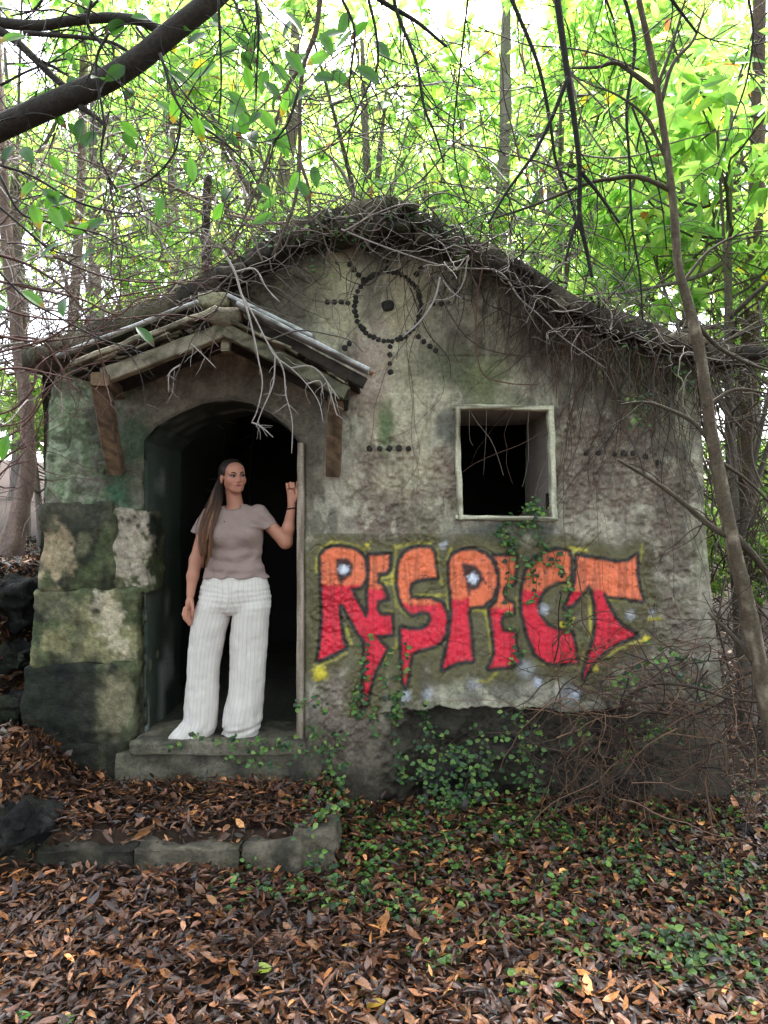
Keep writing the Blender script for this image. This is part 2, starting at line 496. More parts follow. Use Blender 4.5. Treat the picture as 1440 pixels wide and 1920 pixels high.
K = 1.85
def wall_col(X, Z):
    u, v = U(X), Vp(Z)
    sh = u.shape
    def mix(c, col, m):
        m = np.clip(m, 0, 1)[..., None]
        return c * (1 - m) + np.asarray(col) * m
    n1 = fbm(u / 70, v / 110, seed=51); n2 = fbm(u / 22, v / 26, seed=52); n3 = fbm(u / 9, v / 160, seed=53, octv=3); n4 = fbm(u / 6, v / 6, seed=54, octv=3)
    c = np.zeros(sh + (3,)) + A(118, 112, 100, K)
    c = mix(c, A(146, 141, 124, K), sstep(0.45, 0.7, n1) * 0.7)
    c = mix(c, A(82, 79, 72, K), sstep(0.50, 0.70, n2) * 0.7)
    c = mix(c, A(66, 64, 57, K), sstep(0.52, 0.66, fbm(u / 60, v / 75, seed=50)) * 0.65)
    r = rough_mask(u, v)
    c = mix(c, A(104, 94, 84, K), r * 0.85)
    c = mix(c, A(84, 70, 64, K), r * sstep(0.5, 0.66, n4) * 0.7)
    # pale, yellowish upper plaster around the ring of pebbles and the column under it
    c = mix(c, A(152, 146, 120, K), blob(u, v, 625, 560, 55, 110, 0.7, 0.6, 55, 50) * 0.7)
    c = mix(c, A(150, 142, 122, K), blob(u, v, 765, 760, 70, 170, 0.6, 0.5, 56, 50) * 0.7)
    c = mix(c, A(140, 128, 104, K), blob(u, v, 760, 560, 60, 80, 0.7, 0.4, 57, 40) * 0.5)
    c = mix(c, A(128, 108, 100, K), blob(u, v, 690, 700, 40, 120, 0.6, 0.5, 58, 40) * 0.6)
    c = mix(c, A(100, 94, 84, K), blob(u, v, 700, 545, 30, 70, 0.3, 0.3, 59, 30) * 0.5)
    # old runs of water
    c = mix(c, A(82, 76, 66, K), sstep(0.58, 0.8, n3) * 0.45 * sstep(450, 700, v) * (1 - sstep(1150, 1400, v)))
    c = mix(c, A(168, 162, 144, K), sstep(0.60, 0.74, fbm(u / 16, v / 34, seed=60, octv=4)) * 0.32 * (u > 570))
    # soot-black lichen below the roof, brown stain under the vines
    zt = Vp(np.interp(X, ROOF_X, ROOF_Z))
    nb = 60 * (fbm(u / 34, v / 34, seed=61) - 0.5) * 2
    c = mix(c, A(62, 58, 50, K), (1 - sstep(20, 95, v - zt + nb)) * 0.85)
    c = mix(c, A(84, 73, 64, K), blob(u, v, 1010, 620, 190, 90, 0.7, 0.7, 62, 60) * 0.55)
    c = mix(c, A(74, 68, 60, K), blob(u, v, 540, 560, 90, 70, 0.7, 0.6, 63, 50) * 0.7)
    c = mix(c, A(70, 68, 64, K), blob(u, v, 960, 1004, 120, 30, 0.3, 0.4, 64, 30) * 0.95)
    c = mix(c, A(74, 74, 70, K), blob(u, v, 845, 800, 36, 36, 0.5, 0.6, 65, 26) * 0.8)
    c = mix(c, A(66, 70, 52, K), blob(u, v, 830, 690, 90, 50, 0.7, 0.6, 66, 40) * 0.6)
    c = mix(c, A(78, 72, 66, K), blob(u, v, 590, 780, 50, 130, 0.6, 0.5, 67, 50) * 0.6)
    c = mix(c, A(140, 132, 120, K), blob(u, v, 640, 900, 45, 60, 0.3, 0.8, 68, 26) * 0.7)
    c = mix(c, A(142, 135, 121, K), blob(u, v, 1120, 1010, 120, 60, 0.3, 0.9, 69, 34) * 0.5)
    # green algae
    c = mix(c, A(78, 94, 62, K), blob(u, v, 722, 795, 17, 48, 0.8, 0.4, 70, 20) * 0.85)
    c = mix(c, A(92, 100, 66, K), blob(u, v, 1230, 700, 90, 100, 0.7, 0.7, 71, 40) * 0.7)
    c = mix(c, A(88, 96, 62, K), blob(u, v, 900, 720, 70, 50, 0.7, 0.7, 72, 36) * 0.5)
    c = mix(c, A(70, 78, 48, K), sstep(0.52, 0.7, fbm(u / 40, v / 60, seed=73)) * 0.30 * sstep(560, 620, u) * sstep(850, 1000, v))
    # left pier: moss
    lp = 1 - sstep(262, 310, u)
    c = mix(c, A(86, 86, 76, K), lp * 0.85)
    c = mix(c, A(112, 122, 100, K), lp * blob(u, v, 120, 800, 55, 110, 0.6, 0.9, 74, 30) * 0.85)
    c = mix(c, A(62, 78, 50, K), lp * sstep(0.52, 0.64, fbm(u / 16, v / 22, seed=85)) * 0.6)
    c = mix(c, A(36, 62, 44, K), lp * blob(u, v, 232, 900, 50, 75, 0.5, 0.6, 75, 30) * 0.9)
    c = mix(c, A(54, 54, 46, K), lp * blob(u, v, 190, 800, 30, 90, 0.5, 0.5, 76, 30) * 0.8)
    c = mix(c, A(46, 46, 36, K), lp * sstep(0.5, 0.66, fbm(u / 20, v / 20, seed=77)) * 0.6)
    c = mix(c, A(30, 34, 24, K), lp * sstep(1240, 1300, v) * 0.7)
    # arch surround, darker brownish grey
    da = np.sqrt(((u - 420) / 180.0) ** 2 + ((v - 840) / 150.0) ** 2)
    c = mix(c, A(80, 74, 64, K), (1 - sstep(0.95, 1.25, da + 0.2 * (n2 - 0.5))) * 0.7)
    c = mix(c, A(44, 60, 44, K), blob(u, v, 255, 830, 34, 50, 0.5, 0.6, 78, 24) * 0.7)
    # darker towards the base and in the footing recess
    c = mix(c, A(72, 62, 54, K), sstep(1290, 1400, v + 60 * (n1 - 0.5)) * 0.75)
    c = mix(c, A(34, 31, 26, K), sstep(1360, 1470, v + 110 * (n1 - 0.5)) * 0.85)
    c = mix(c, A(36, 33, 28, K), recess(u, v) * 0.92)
    c = mix(c, A(70, 64, 52, K), sstep(1000, 1120, u) * sstep(1180, 1300, v) * 0.4)
    c = mix(c, A(50, 45, 38, K), blob(u, v, 1235, 1420, 150, 120, 0.7, 0.7, 80, 40) * 0.8)
    c = mix(c, A(74, 66, 57, K), blob(u, v, 1250, 1180, 110, 170, 0.7, 0.9, 84, 40) * 0.4)
    # speckle
    c = c * (0.76 + 0.48 * n4)[..., None] * (0.80 + 0.40 * fbm(u / 15, v / 15, seed=79, octv=3))[..., None]
    return c

STEP = 0.0062
gx = np.arange(-2.30, 2.30, STEP); gz = np.arange(-0.26, 3.76, STEP)
X, Z = np.meshgrid(gx, gz, indexing='ij')
cx = 0.5 * (X[:-1, :-1] + X[1:, 1:]); cz = 0.5 * (Z[:-1, :-1] + Z[1:, 1:])
keep = wall_sd(cx, cz) < 0
ni, nj = X.shape
ii, jj = np.nonzero(keep)
a = ii * nj + jj
F = np.stack([a, a + nj, a + nj + 1, a + 1], -1)
used = np.zeros(ni * nj, bool); used[F.ravel()] = True
# boundary edges
E = np.concatenate([F[:, [0, 1]], F[:, [1, 2]], F[:, [2, 3]], F[:, [3, 0]]])
key = np.minimum(E[:, 0], E[:, 1]).astype(np.int64) * (ni * nj) + np.maximum(E[:, 0], E[:, 1])
uq, inv, cnt = np.unique(key, return_inverse=True, return_counts=True)
BE = E[cnt[inv] == 1]
bv = np.unique(BE)
Xf, Zf = X.ravel().copy(), Z.ravel().copy()
for _ in range(3):                       # snap the stepped edge onto the true outline
    s = wall_sd(Xf[bv], Zf[bv]); e = 1e-4
    gxs = (wall_sd(Xf[bv] + e, Zf[bv]) - wall_sd(Xf[bv] - e, Zf[bv])) / (2 * e)
    gzs = (wall_sd(Xf[bv], Zf[bv] + e) - wall_sd(Xf[bv], Zf[bv] - e)) / (2 * e)
    g2 = gxs ** 2 + gzs ** 2 + 1e-6
    Xf[bv] -= np.clip(s * gxs / g2, -STEP, STEP); Zf[bv] -= np.clip(s * gzs / g2, -STEP, STEP)
H = np.zeros(ni * nj)
H[used] = wall_h(Xf[used], Zf[used])
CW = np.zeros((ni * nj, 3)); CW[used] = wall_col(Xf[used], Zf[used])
# round the arrises a little
sdu = wall_sd(Xf[used], Zf[used])
H[used] -= 0.022 * (1 - sstep(0, 0.035, -sdu)) ** 2 * (Xf[used] < D_R + 0.02)
remap = -np.ones(ni * nj, np.int64); remap[used] = np.arange(used.sum())
Vw = np.stack([Xf, WALL_Y - H, Zf], -1)[used]
Cw = CW[used]
Fw = remap[F]
# reveals: run the boundary back through the wall's thickness
DEPTHS = [0.02, 0.08, 0.16, 0.26, 0.36, 0.46, 0.56, 0.66, 0.78]
bl = remap[bv]
Vs = [Vw]; Cs = [Cw]; Fs = [Fw]
prev = {int(q): int(q) for q in bl}
prev_idx = np.full(len(Vw), -1, np.int64); prev_idx[bl] = bl
base = len(Vw)
bX, bZ = Xf[bv], Zf[bv]
e = 1e-4
gxs = (wall_sd(bX + e, bZ) - wall_sd(bX - e, bZ)) / (2 * e); gzs = (wall_sd(bX, bZ + e) - wall_sd(bX, bZ - e)) / (2 * e)
BEr = remap[BE]
for di, dd in enumerate(DEPTHS):
    w = 0.018 * (fbm(bX * 5, bZ * 5, dd * 6 * np.ones_like(bX), seed=81, octv=3) - 0.5) * 2 * min(1, dd / 0.1)
    nv = np.stack([bX - gxs * w, WALL_Y + dd + 0 * bX, bZ - gzs * w], -1)
    nn = fbm(bX * 7, bZ * 1.2 + 0 * bX, dd * 9 * np.ones_like(bX), seed=82, octv=4)[:, None]
    n5 = fbm(bX * 3, bZ * 2, dd * 30 * np.ones_like(bX), seed=83, octv=3)[:, None]
    cc = A(66, 70, 62, K) * (1 - nn) + A(30, 44, 36, K) * nn
    cc = cc * (1 - sstep(0.55, 0.7, n5)) + A(120, 120, 118, K) * sstep(0.55, 0.7, n5)
    isw = ((bX > 0.2) & (bX < 1.2) & (bZ > 1.6) & (bZ < 2.6))[:, None]
    cc = np.where(isw, A(112, 104, 98, K) * (0.7 + 0.6 * nn), cc)
    idx = np.full(len(Vw), -1, np.int64); idx[bl] = base + np.arange(len(bl))
    Fs.append(np.stack([BEr[:, 1], BEr[:, 0], 0 * BEr[:, 0], 0 * BEr[:, 0]], -1))
    f = Fs[-1]
    f[:, 0] = prev_idx[BEr[:, 1]]; f[:, 1] = prev_idx[BEr[:, 0]]; f[:, 2] = idx[BEr[:, 0]]; f[:, 3] = idx[BEr[:, 1]]
    Vs.append(nv); Cs.append(cc); prev_idx = idx; base += len(bl)
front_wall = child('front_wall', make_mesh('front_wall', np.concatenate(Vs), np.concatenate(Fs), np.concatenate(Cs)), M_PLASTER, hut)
tag(front_wall, 'grey and pinkish weathered plaster front wall, mossy at left')

def wall_y(x, z):
    return float(WALL_Y - wall_h(np.array([x]), np.array([z]))[0])

# ------------------------------------------------------------------ graffiti: a skin of spray paint on the wall
def zo(pts, s, ox, oy):
    return np.array([(ox + x / s, oy + y / s) for x, y in pts])
S4 = lambda p: zo(p, 4.235, 580, 1000)
S5 = lambda p: zo(p, 4.0, 880, 1000)
LET = {
 'R': (S4([(92, 175), (130, 135), (180, 114), (240, 108), (300, 114), (360, 132), (405, 165), (440, 220), (452, 280), (450, 340), (425, 405), (380, 432), (330, 440), (350, 485), (400, 580), (440, 655), (475, 690), (475, 855), (435, 850), (370, 755), (310, 650), (275, 580), (250, 562), (230, 570), (235, 650), (250, 750), (265, 850), (290, 905), (180, 960), (70, 1005), (95, 850), (105, 650), (102, 450), (90, 300)]), 1098),
 'E': (S4([(478, 178), (635, 168), (632, 280), (600, 318), (548, 318), (540, 395), (572, 410), (602, 470), (615, 522), (545, 532), (533, 600), (565, 645), (650, 650), (657, 800), (522, 812), (560, 860), (612, 915), (575, 990), (520, 1090), (490, 1180), (455, 1330), (425, 1400), (432, 1200), (445, 1000), (440, 850), (445, 690), (468, 600), (465, 470), (478, 330)]), 1106),
 'S': (S4([(720, 215), (750, 165), (800, 130), (870, 113), (960, 118), (985, 150), (998, 220), (1012, 350), (930, 358), (860, 368), (810, 400), (792, 460), (810, 515), (880, 522), (970, 520), (1050, 558), (1085, 620), (1092, 700), (1080, 800), (1030, 870), (960, 900), (880, 918), (810, 950), (790, 1050), (765, 1220), (742, 1150), (735, 950), (728, 750), (800, 765), (880, 768), (950, 730), (972, 670), (955, 630), (900, 625), (810, 645), (760, 600), (720, 510), (700, 400), (705, 290)]), 1127),
 'P': (np.array([(843, 1052), (850, 1040), (864, 1033), (890, 1031), (908, 1038), (922, 1054), (930, 1078), (930, 1098), (922, 1121), (905, 1135), (880, 1138), (877, 1150), (881, 1180), (885, 1236), (858, 1240), (829, 1254), (842, 1200), (848, 1150), (846, 1110), (842, 1080)]), 1122),
 'E2': (S5([(180, 168), (340, 170), (337, 300), (325, 372), (275, 380), (248, 430), (262, 500), (325, 525), (325, 592), (245, 608), (222, 660), (245, 730), (335, 742), (342, 850), (372, 962), (300, 988), (140, 1004), (180, 920), (188, 850), (172, 740), (150, 565), (205, 500), (228, 390), (222, 290)]), 1140),
 'C': (S5([(460, 225), (520, 170), (590, 138), (660, 125), (735, 138), (757, 200), (746, 352), (660, 362), (580, 395), (525, 460), (507, 530), (520, 610), (575, 685), (650, 722), (762, 740), (785, 840), (806, 970), (660, 972), (570, 958), (490, 890), (435, 770), (402, 620), (390, 500), (398, 390), (420, 290)]), 1108),
 'T': (S5([(802, 168), (950, 190), (1100, 218), (1190, 212), (1255, 163), (1252, 300), (1270, 410), (1298, 505), (1150, 480), (1030, 472), (1012, 430), (1002, 455), (1035, 540), (1085, 635), (1150, 700), (1245, 760), (1100, 818), (1000, 890), (925, 965), (850, 1085), (868, 1000), (905, 870), (940, 770), (952, 640), (945, 540), (918, 430), (892, 385), (850, 440), (780, 525), (715, 555), (755, 470), (788, 370), (800, 260)]), 1108),
}
def poly_sd(u, v, poly):
    d2 = np.full(u.shape, 1e9); inside = np.zeros(u.shape, bool)
    m = len(poly)
    for i in range(m):
        x1, y1 = poly[i]; x2, y2 = poly[(i + 1) % m]
        ex, ey = x2 - x1, y2 - y1
        t = np.clip(((u - x1) * ex + (v - y1) * ey) / (ex * ex + ey * ey + 1e-9), 0, 1)
        d2 = np.minimum(d2, (u - x1 - t * ex) ** 2 + (v - y1 - t * ey) ** 2)
        c = ((y1 > v) != (y2 > v)) & (u < (x2 - x1) * (v - y1) / (y2 - y1 + 1e-12) + x1)
        inside ^= c
    return np.sqrt(d2) * np.where(inside, -1, 1)
def line_d(u, v, pts):
    d2 = np.full(u.shape, 1e9)
    for (x1, y1), (x2, y2) in zip(pts[:-1], pts[1:]):
        ex, ey = x2 - x1, y2 - y1
        t = np.clip(((u - x1) * ex + (v - y1) * ey) / (ex * ex + ey * ey + 1e-9), 0, 1)
        d2 = np.minimum(d2, (u - x1 - t * ex) ** 2 + (v - y1 - t * ey) ** 2)
    return np.sqrt(d2)

sel = used & (U(Xf) > 570) & (U(Xf) < 1250) & (Vp(Zf) > 1000) & (Vp(Zf) < 1345)
gi = np.nonzero(sel)[0]
u, v = U(Xf[gi]), Vp(Zf[gi])
wob = 2.2 * (fbm(u / 9, v / 9, seed=91) - 0.5) * 2
sds = {k: poly_sd(u, v, p[0]) + wob * 0.6 for k, p in LET.items()}
sdall = np.minimum.reduce(list(sds.values()))
col = np.zeros((len(gi), 3)); alp = np.zeros(len(gi))
def over(c2, a2):
    global col, alp
    a2 = np.clip(a2, 0, 1); na = a2 + alp * (1 - a2)
    col = np.where(na[:, None] > 1e-6, (np.asarray(c2) * a2[:, None] + col * (alp * (1 - a2))[:, None]) / np.maximum(na, 1e-6)[:, None], col)
    alp = na
nn = fbm(u / 24, v / 24, seed=92); nf = fbm(u / 5, v / 5, seed=93)
KG = 1.5
# olive wash around the letters
over(A(84, 78, 50, KG), (1 - sstep(6, 46, sdall + 16 * (nn - 0.5))) * 0.88)
over(A(96, 90, 58, KG), (1 - sstep(10, 60, sdall)) * sstep(0.5, 0.7, nn) * 0.5)
# yellow rim and drips
Y = []
Y.append(S4([(60, 300), (65, 200), (100, 110), (170, 75), (260, 75), (340, 90), (430, 125)]))
Y.append(S4([(680, 100), (690, 200), (680, 280), (650, 340), (560, 360), (565, 395), (660, 400)]))
Y.append(S4([(655, 400), (690, 480), (690, 570), (790, 650), (880, 630), (960, 650), (960, 690)]))
Y.append(S4([(545, 540), (545, 610), (570, 635), (650, 620)])); Y.append(S4([(535, 840), (580, 880), (640, 940), (600, 1000)]))
Y.append(S4([(700, 840), (690, 900), (640, 945)])); Y.append(S4([(1010, 130), (1020, 280), (1055, 400)])); Y.append(S4([(1125, 125), (1095, 200), (1098, 340), (1100, 600)]))
Y.append(S4([(810, 470), (820, 495), (1000, 495), (1075, 490)])); Y.append(S4([(1105, 800), (1090, 860)])); Y.append(S4([(1280, 610), (1330, 595), (1400, 610), (1425, 800)]))
Y.append(S4([(0, 1090), (60, 1060), (200, 1000), (290, 950)])); Y.append(S4([(290, 750), (330, 870)])); Y.append(S4([(700, 110), (850, 75), (960, 85)]))
Y.append(S5([(20, 575), (110, 580), (140, 650), (160, 900)])); Y.append(S5([(270, 470), (265, 420), (290, 385)])); Y.append(S5([(240, 690), (260, 720), (300, 725)]))
Y.append(S5([(345, 480), (345, 600)])); Y.append(S5([(510, 620), (505, 500), (560, 410), (650, 375), (750, 390), (765, 300), (770, 200), (780, 120)])); Y.append(S5([(520, 620), (590, 700), (690, 720), (780, 640)]))
Y.append(S5([(740, 110), (870, 125)])); Y.append(S5([(860, 450), (900, 390)])); Y.append(S5([(900, 480), (905, 760)])); Y.append(S5([(800, 800), (830, 1000), (850, 880)])); Y.append(S5([(1285, 200), (1300, 90)]))
Y.append(S5([(920, 1000), (1000, 930), (1110, 860), (1330, 785)])); Y.append(S5([(560, 975), (700, 985), (830, 985)])); Y.append(S5([(1040, 490), (1180, 500)])); Y.append(S5([(40, 1100), (130, 1100), (200, 1030)])); Y.append(S5([(1340, 640), (1430, 640)]))
for i, pl in enumerate(Y):
    d = line_d(u, v, pl) + 3.0 * (nf - 0.5) * 2
    over(A(164, 154, 60, KG), (1 - sstep(0.5, 5.5, d)) * (0.35 + 0.45 * sstep(0.4, 0.6, nn)))
for cx_, cy_, r_, k_ in [(600, 1262, 16, 0.8), (660, 1110 + 25, 8, 0.6), (740, 1088, 7, 0.8), (1055, 1172, 7, 0.9), (1112, 1248, 9, 0.8), (1210, 1196, 8, 0.8), (843, 1192, 5, 0.9), (690, 1022, 6, 0.7)]:
    d = np.hypot(u - cx_, v - cy_) + 8 * (nf - 0.5) * 2
    over(A(196, 178, 48, KG), (1 - sstep(r_ * 0.2, r_ * 1.3, d)) * k_)
# black outline, sprayed soft, then the fills
for k, (poly, split) in LET.items():
    sd = sds[k]
    over(A(26, 24, 24, KG), (1 - sstep(4.0, 9.0, sd + 3.0 * (nf - 0.5))) * 0.95)
for k, (poly, split) in LET.items():
    sd = sds[k]
    lim = split + 5 * (fbm(u / 20, v * 0, seed=94) - 0.5) * 2
    if k == 'S': lim = lim + 6 * np.sin((u - 740) / 30)
    if k == 'T': lim = np.where(u > 1131, 1200, lim); lim = np.where((u > 1131) & (v > 1108) & (u < 1150 + (v - 1108) * 0.9) & (v > 1119), 1108, lim)
    if k == 'T': lim = np.where(v > 1135, 1108, lim)
    if k == 'P': lim = np.where(u > 880, 1145, lim)
    red = sstep(-4, 4, v - lim)
    org = A(208, 104, 68, KG) * (1 - 0.25 * sstep(0.45, 0.7, nn))[:, None] + A(180, 96, 70, KG) * (0.25 * sstep(0.45, 0.7, nn))[:, None]
    rd = A(196, 30, 52, KG) * (0.86 + 0.28 * nn)[:, None]
    fillc = org * (1 - red)[:, None] + rd * red[:, None]
    fade = 1 - 0.7 * sstep(1270, 1330, v)
    wear = (1 - 0.7 * sstep(0.66, 0.74, fbm(u / 6, v / 6, seed=95)) * sstep(0.45, 0.62, nn)) * (1 - 0.35 * sstep(0.5, 0.72, fbm(u / 5, v / 60, seed=96, octv=3)))
    fillc = fillc * (0.88 + 0.24 * fbm(u / 16, v / 16, seed=97, octv=3))[:, None]
    over(fillc, (1 - sstep(-4.5, 1.8, sd + 3 * (nf - 0.5))) * 0.95 * fade * wear)
for pl in (S4([(218, 205), (300, 200), (345, 260), (330, 330), (280, 362), (240, 385), (225, 330), (215, 270)]), S4([(1212, 240), (1290, 250), (1365, 300), (1382, 370), (1340, 430), (1285, 450), (1265, 490), (1245, 400), (1232, 320)])):
    sd = poly_sd(u, v, pl) + wob
    over(A(30, 24, 26, KG), (1 - sstep(-3, 5, sd)) * 0.95)
for cx_, cy_, r_, k_ in [(645, 1068, 12, 0.97), (886, 1084, 13, 0.97), (1020, 1141, 13, 0.5), (759, 1302, 14, 0.5), (888, 1281, 14, 0.3), (802, 1300, 14, 0.3), (1006, 1276, 12, 0.55), (1077, 1299, 13, 0.5), (1180, 1152, 14, 0.3), (832, 1021, 10, 0.4), (985, 1252, 22, 0.3), (1221, 1148, 10, 0.3), (1060, 1295, 30, 0.15)]:
    d = np.hypot(u - cx_, v - cy_) + 6 * (nf - 0.5) * 2
    over(A(206, 210, 226, 1.3), (1 - sstep(r_ * 0.15, r_ * 1.15, d)) * k_)
alp = alp * (1 - recess(u, v)) * (0.9 + 0.1 * nf)
lmap = -np.ones(ni * nj, np.int64); lmap[gi] = np.arange(len(gi))
Fg = lmap[F]; Fg = Fg[(Fg >= 0).all(1)]
Fg = Fg[alp[Fg].max(1) > 0.02]
ug = np.unique(Fg); rm = -np.ones(len(gi), np.int64); rm[ug] = np.arange(len(ug))
Vg = np.stack([Xf[gi], WALL_Y - H[gi] - 0.0022, Zf[gi]], -1)[ug]
m, nt, bs, out = mat_new('spray_paint')
at = nt.nodes.new('ShaderNodeAttribute'); at.attribute_name = 'Col'
al = nt.nodes.new('ShaderNodeAttribute'); al.attribute_name = 'alpha'
geo = nt.nodes.new('ShaderNodeNewGeometry')
nz = nt.nodes.new('ShaderNodeTexNoise'); nz.inputs['Scale'].default_value = 70; nz.inputs['Detail'].default_value = 6
nt.links.new(geo.outputs['Position'], nz.inputs['Vector'])
mr = nt.nodes.new('ShaderNodeMapRange'); mr.inputs['From Min'].default_value = 0.25; mr.inputs['From Max'].default_value = 0.75; mr.inputs['To Min'].default_value = 0.8; mr.inputs['To Max'].default_value = 1.15
nt.links.new(nz.outputs['Fac'], mr.inputs['Value'])
vm = nt.nodes.new('ShaderNodeVectorMath'); vm.operation = 'SCALE'
nt.links.new(at.outputs['Color'], vm.inputs[0]); nt.links.new(mr.outputs[0], vm.inputs['Scale']); nt.links.new(vm.outputs[0], bs.inputs['Base Color'])
bp = nt.nodes.new('ShaderNodeBump'); bp.inputs['Strength'].default_value = 0.25; bp.inputs['Distance'].default_value = 0.005
nt.links.new(nz.outputs['Fac'], bp.inputs['Height']); nt.links.new(bp.outputs[0], bs.inputs['Normal'])
bs.inputs['Roughness'].default_value = 0.6
nt.links.new(al.outputs['Fac'], bs.inputs['Alpha'])
M_PAINT = m
graffiti = child('graffiti', make_mesh('graffiti', Vg, rm[Fg], col[ug], attrs={'alpha': alp[ug]}), M_PAINT, front_wall)
tag(graffiti, 'spray-painted RESPECT in orange over red with black outlines and yellow edges')

# ------------------------------------------------------------------ stones
def block_geo(size, r, n=10, amp=0.02, fr=6.0, seed=0, lump=0.0):
    """a rounded, weathered block centred at the origin: verts, quads"""
    half = np.asarray(size, float) / 2
    r = min(r, half.min() * 0.98)
    pts = []; quads = []; off = 0
    t = np.linspace(-1, 1, n)
    for ax in range(3):
        for sg in (-1, 1):
            a, b = np.meshgrid(t, t, indexing='ij')
            p = np.zeros((n, n, 3)); p[..., ax] = sg; p[..., (ax + 1) % 3] = a; p[..., (ax + 2) % 3] = b
            pts.append(p.reshape(-1, 3))
            i, j = np.meshgrid(np.arange(n - 1), np.arange(n - 1), indexing='ij')
            q = (i * n + j).ravel() + off
            q = np.stack([q, q + n, q + n + 1, q + 1], -1)
            quads.append(q if sg > 0 else q[:, ::-1]); off += n * n
    p = np.concatenate(pts); q = np.concatenate(quads)
    key = np.round(p * 1000).astype(np.int64); _, fi, iv = np.unique(key, axis=0, return_index=True, return_inverse=True)
    p = p[fi]; q = iv.ravel()[q]
    ph = p * half
    inner = np.clip(ph, -(half - r), half - r)
    nrm = ph - inner; ln = np.linalg.norm(nrm, axis=1, keepdims=True)
    nrm = np.where(ln > 1e-9, nrm / np.maximum(ln, 1e-9), 0)
    pos = inner + nrm * r
    d = (fbm(pos[:, 0] * fr, pos[:, 1] * fr, pos[:, 2] * fr, seed=seed, octv=4) - 0.5) * 2 * amp
    d = d + (fbm(pos[:, 0] * fr * 0.35, pos[:, 1] * fr * 0.35, pos[:, 2] * fr * 0.35, seed=seed + 5, octv=2) - 0.5) * 2 * lump
    return pos + nrm * d[:, None], q

def stone_part(name, cpos, size, r, parent, colfn, amp=0.015, fr=7, seed=0, n=10, rot=None, lump=0.0, mat=None):
    V, q = block_geo(size, r, n, amp, fr, seed, lump)
    if rot is not None:
        R = np.array(Matrix.Rotation(rot[2], 3, 'Z') @ Matrix.Rotation(rot[1], 3, 'Y') @ Matrix.Rotation(rot[0], 3, 'X'))
        V = V @ R.T
    V = V + np.asarray(cpos)
    return child(name, make_mesh(name, V, q, colfn(V)), mat or M_STONE, parent)

def mixc(c1, c2, t):
    return np.asarray(c1) * (1 - t[:, None]) + np.asarray(c2) * t[:, None]

def px_box(x0, y0, x1, y1, d):
    p = P(x0, y0, d); q = P(x1, y1, d)
    return (p[0] + q[0]) / 2, (p[2] + q[2]) / 2, abs(q[0] - p[0]), abs(p[2] - q[2])

def quoin_col(kind):
    def f(V):
        u, v = 720 + V[:, 0] / V[:, 1] * FPX, 960 - (V[:, 2] - CAM_Z) / V[:, 1] * FPX
        n = fbm(u / 26, v / 34, seed=101); n2 = fbm(u / 9, v / 9, seed=102); n3 = fbm(u / 40, v / 60, seed=103)
        c = mixc(A(88, 86, 66, 1.45), A(38, 40, 30, 1.45), sstep(0.35, 0.65, n))
        c = mixc2(c, A(62, 68, 44, K), sstep(0.45, 0.62, n3) * 0.7)
        if kind == 0:
            c = mixc2(c, A(150, 132, 106, K), blob(u, v, 98, 1045, 30, 60, 0.5, 1.3, 104, 15) * 0.6)
            c = mixc2(c, A(52, 50, 42, K), (1 - sstep(960, 1010, v)) * 0.7)
        if kind == 1:
            c = mixc2(c, A(148, 136, 122, K), blob(u, v, 245, 1030, 40, 90, 0.3, 1.2, 105, 16) * 0.7)
        if kind == 2:
            c = mixc2(c, A(118, 112, 82, K), sstep(0.4, 0.6, fbm(u / 30, v / 50, seed=106)) * 0.7)
            c = mixc2(c, A(160, 148, 128, K), blob(u, v, 205 + (v - 1160) * 0.25, 1165, 26, 62, 0.3, 1.2, 107, 14) * 0.65)
        if kind == 3:
            c = mixc2(c, A(22, 25, 23, 1.2), (1 - sstep(175, 195, u + 20 * (n2 - 0.5))) * 0.85)
            c = mixc2(c, A(104, 96, 76, K), blob(u, v, 215, 1320, 34, 60, 0.5, 0.6, 108, 18) * 0.8)
            c = mixc2(c, A(32, 31, 25, K), sstep(1350, 1400, v) * 0.7)
        return c * (0.5 + 1.0 * n2)[:, None]
    return f
def mixc2(c, col, m):
    m = np.clip(m, 0, 1)[:, None]
    return c * (1 - m) + np.asarray(col) * m

for (x0, y0, x1, y1, kind, sd_, pr) in [(76, 940, 212, 1108, 0, 1, 0.0), (204, 955, 278, 1110, 1, 2, -0.015), (63, 1106, 264, 1252, 2, 3, 0.03), (44, 1246, 256, 1402, 3, 4, 0.045), (36, 1392, 236, 1500, 3, 5, 0.06)]:
    cx_, cz_, w_, h_ = px_box(x0, y0, x1, y1, WALL_Y)
    stone_part('stone_block', (cx_, WALL_Y + 0.165 - pr * 0.6, cz_), (w_, 0.34, h_), 0.03, front_wall, quoin_col(kind), 0.045, 7, 110 + sd_, 44, lump=0.045)

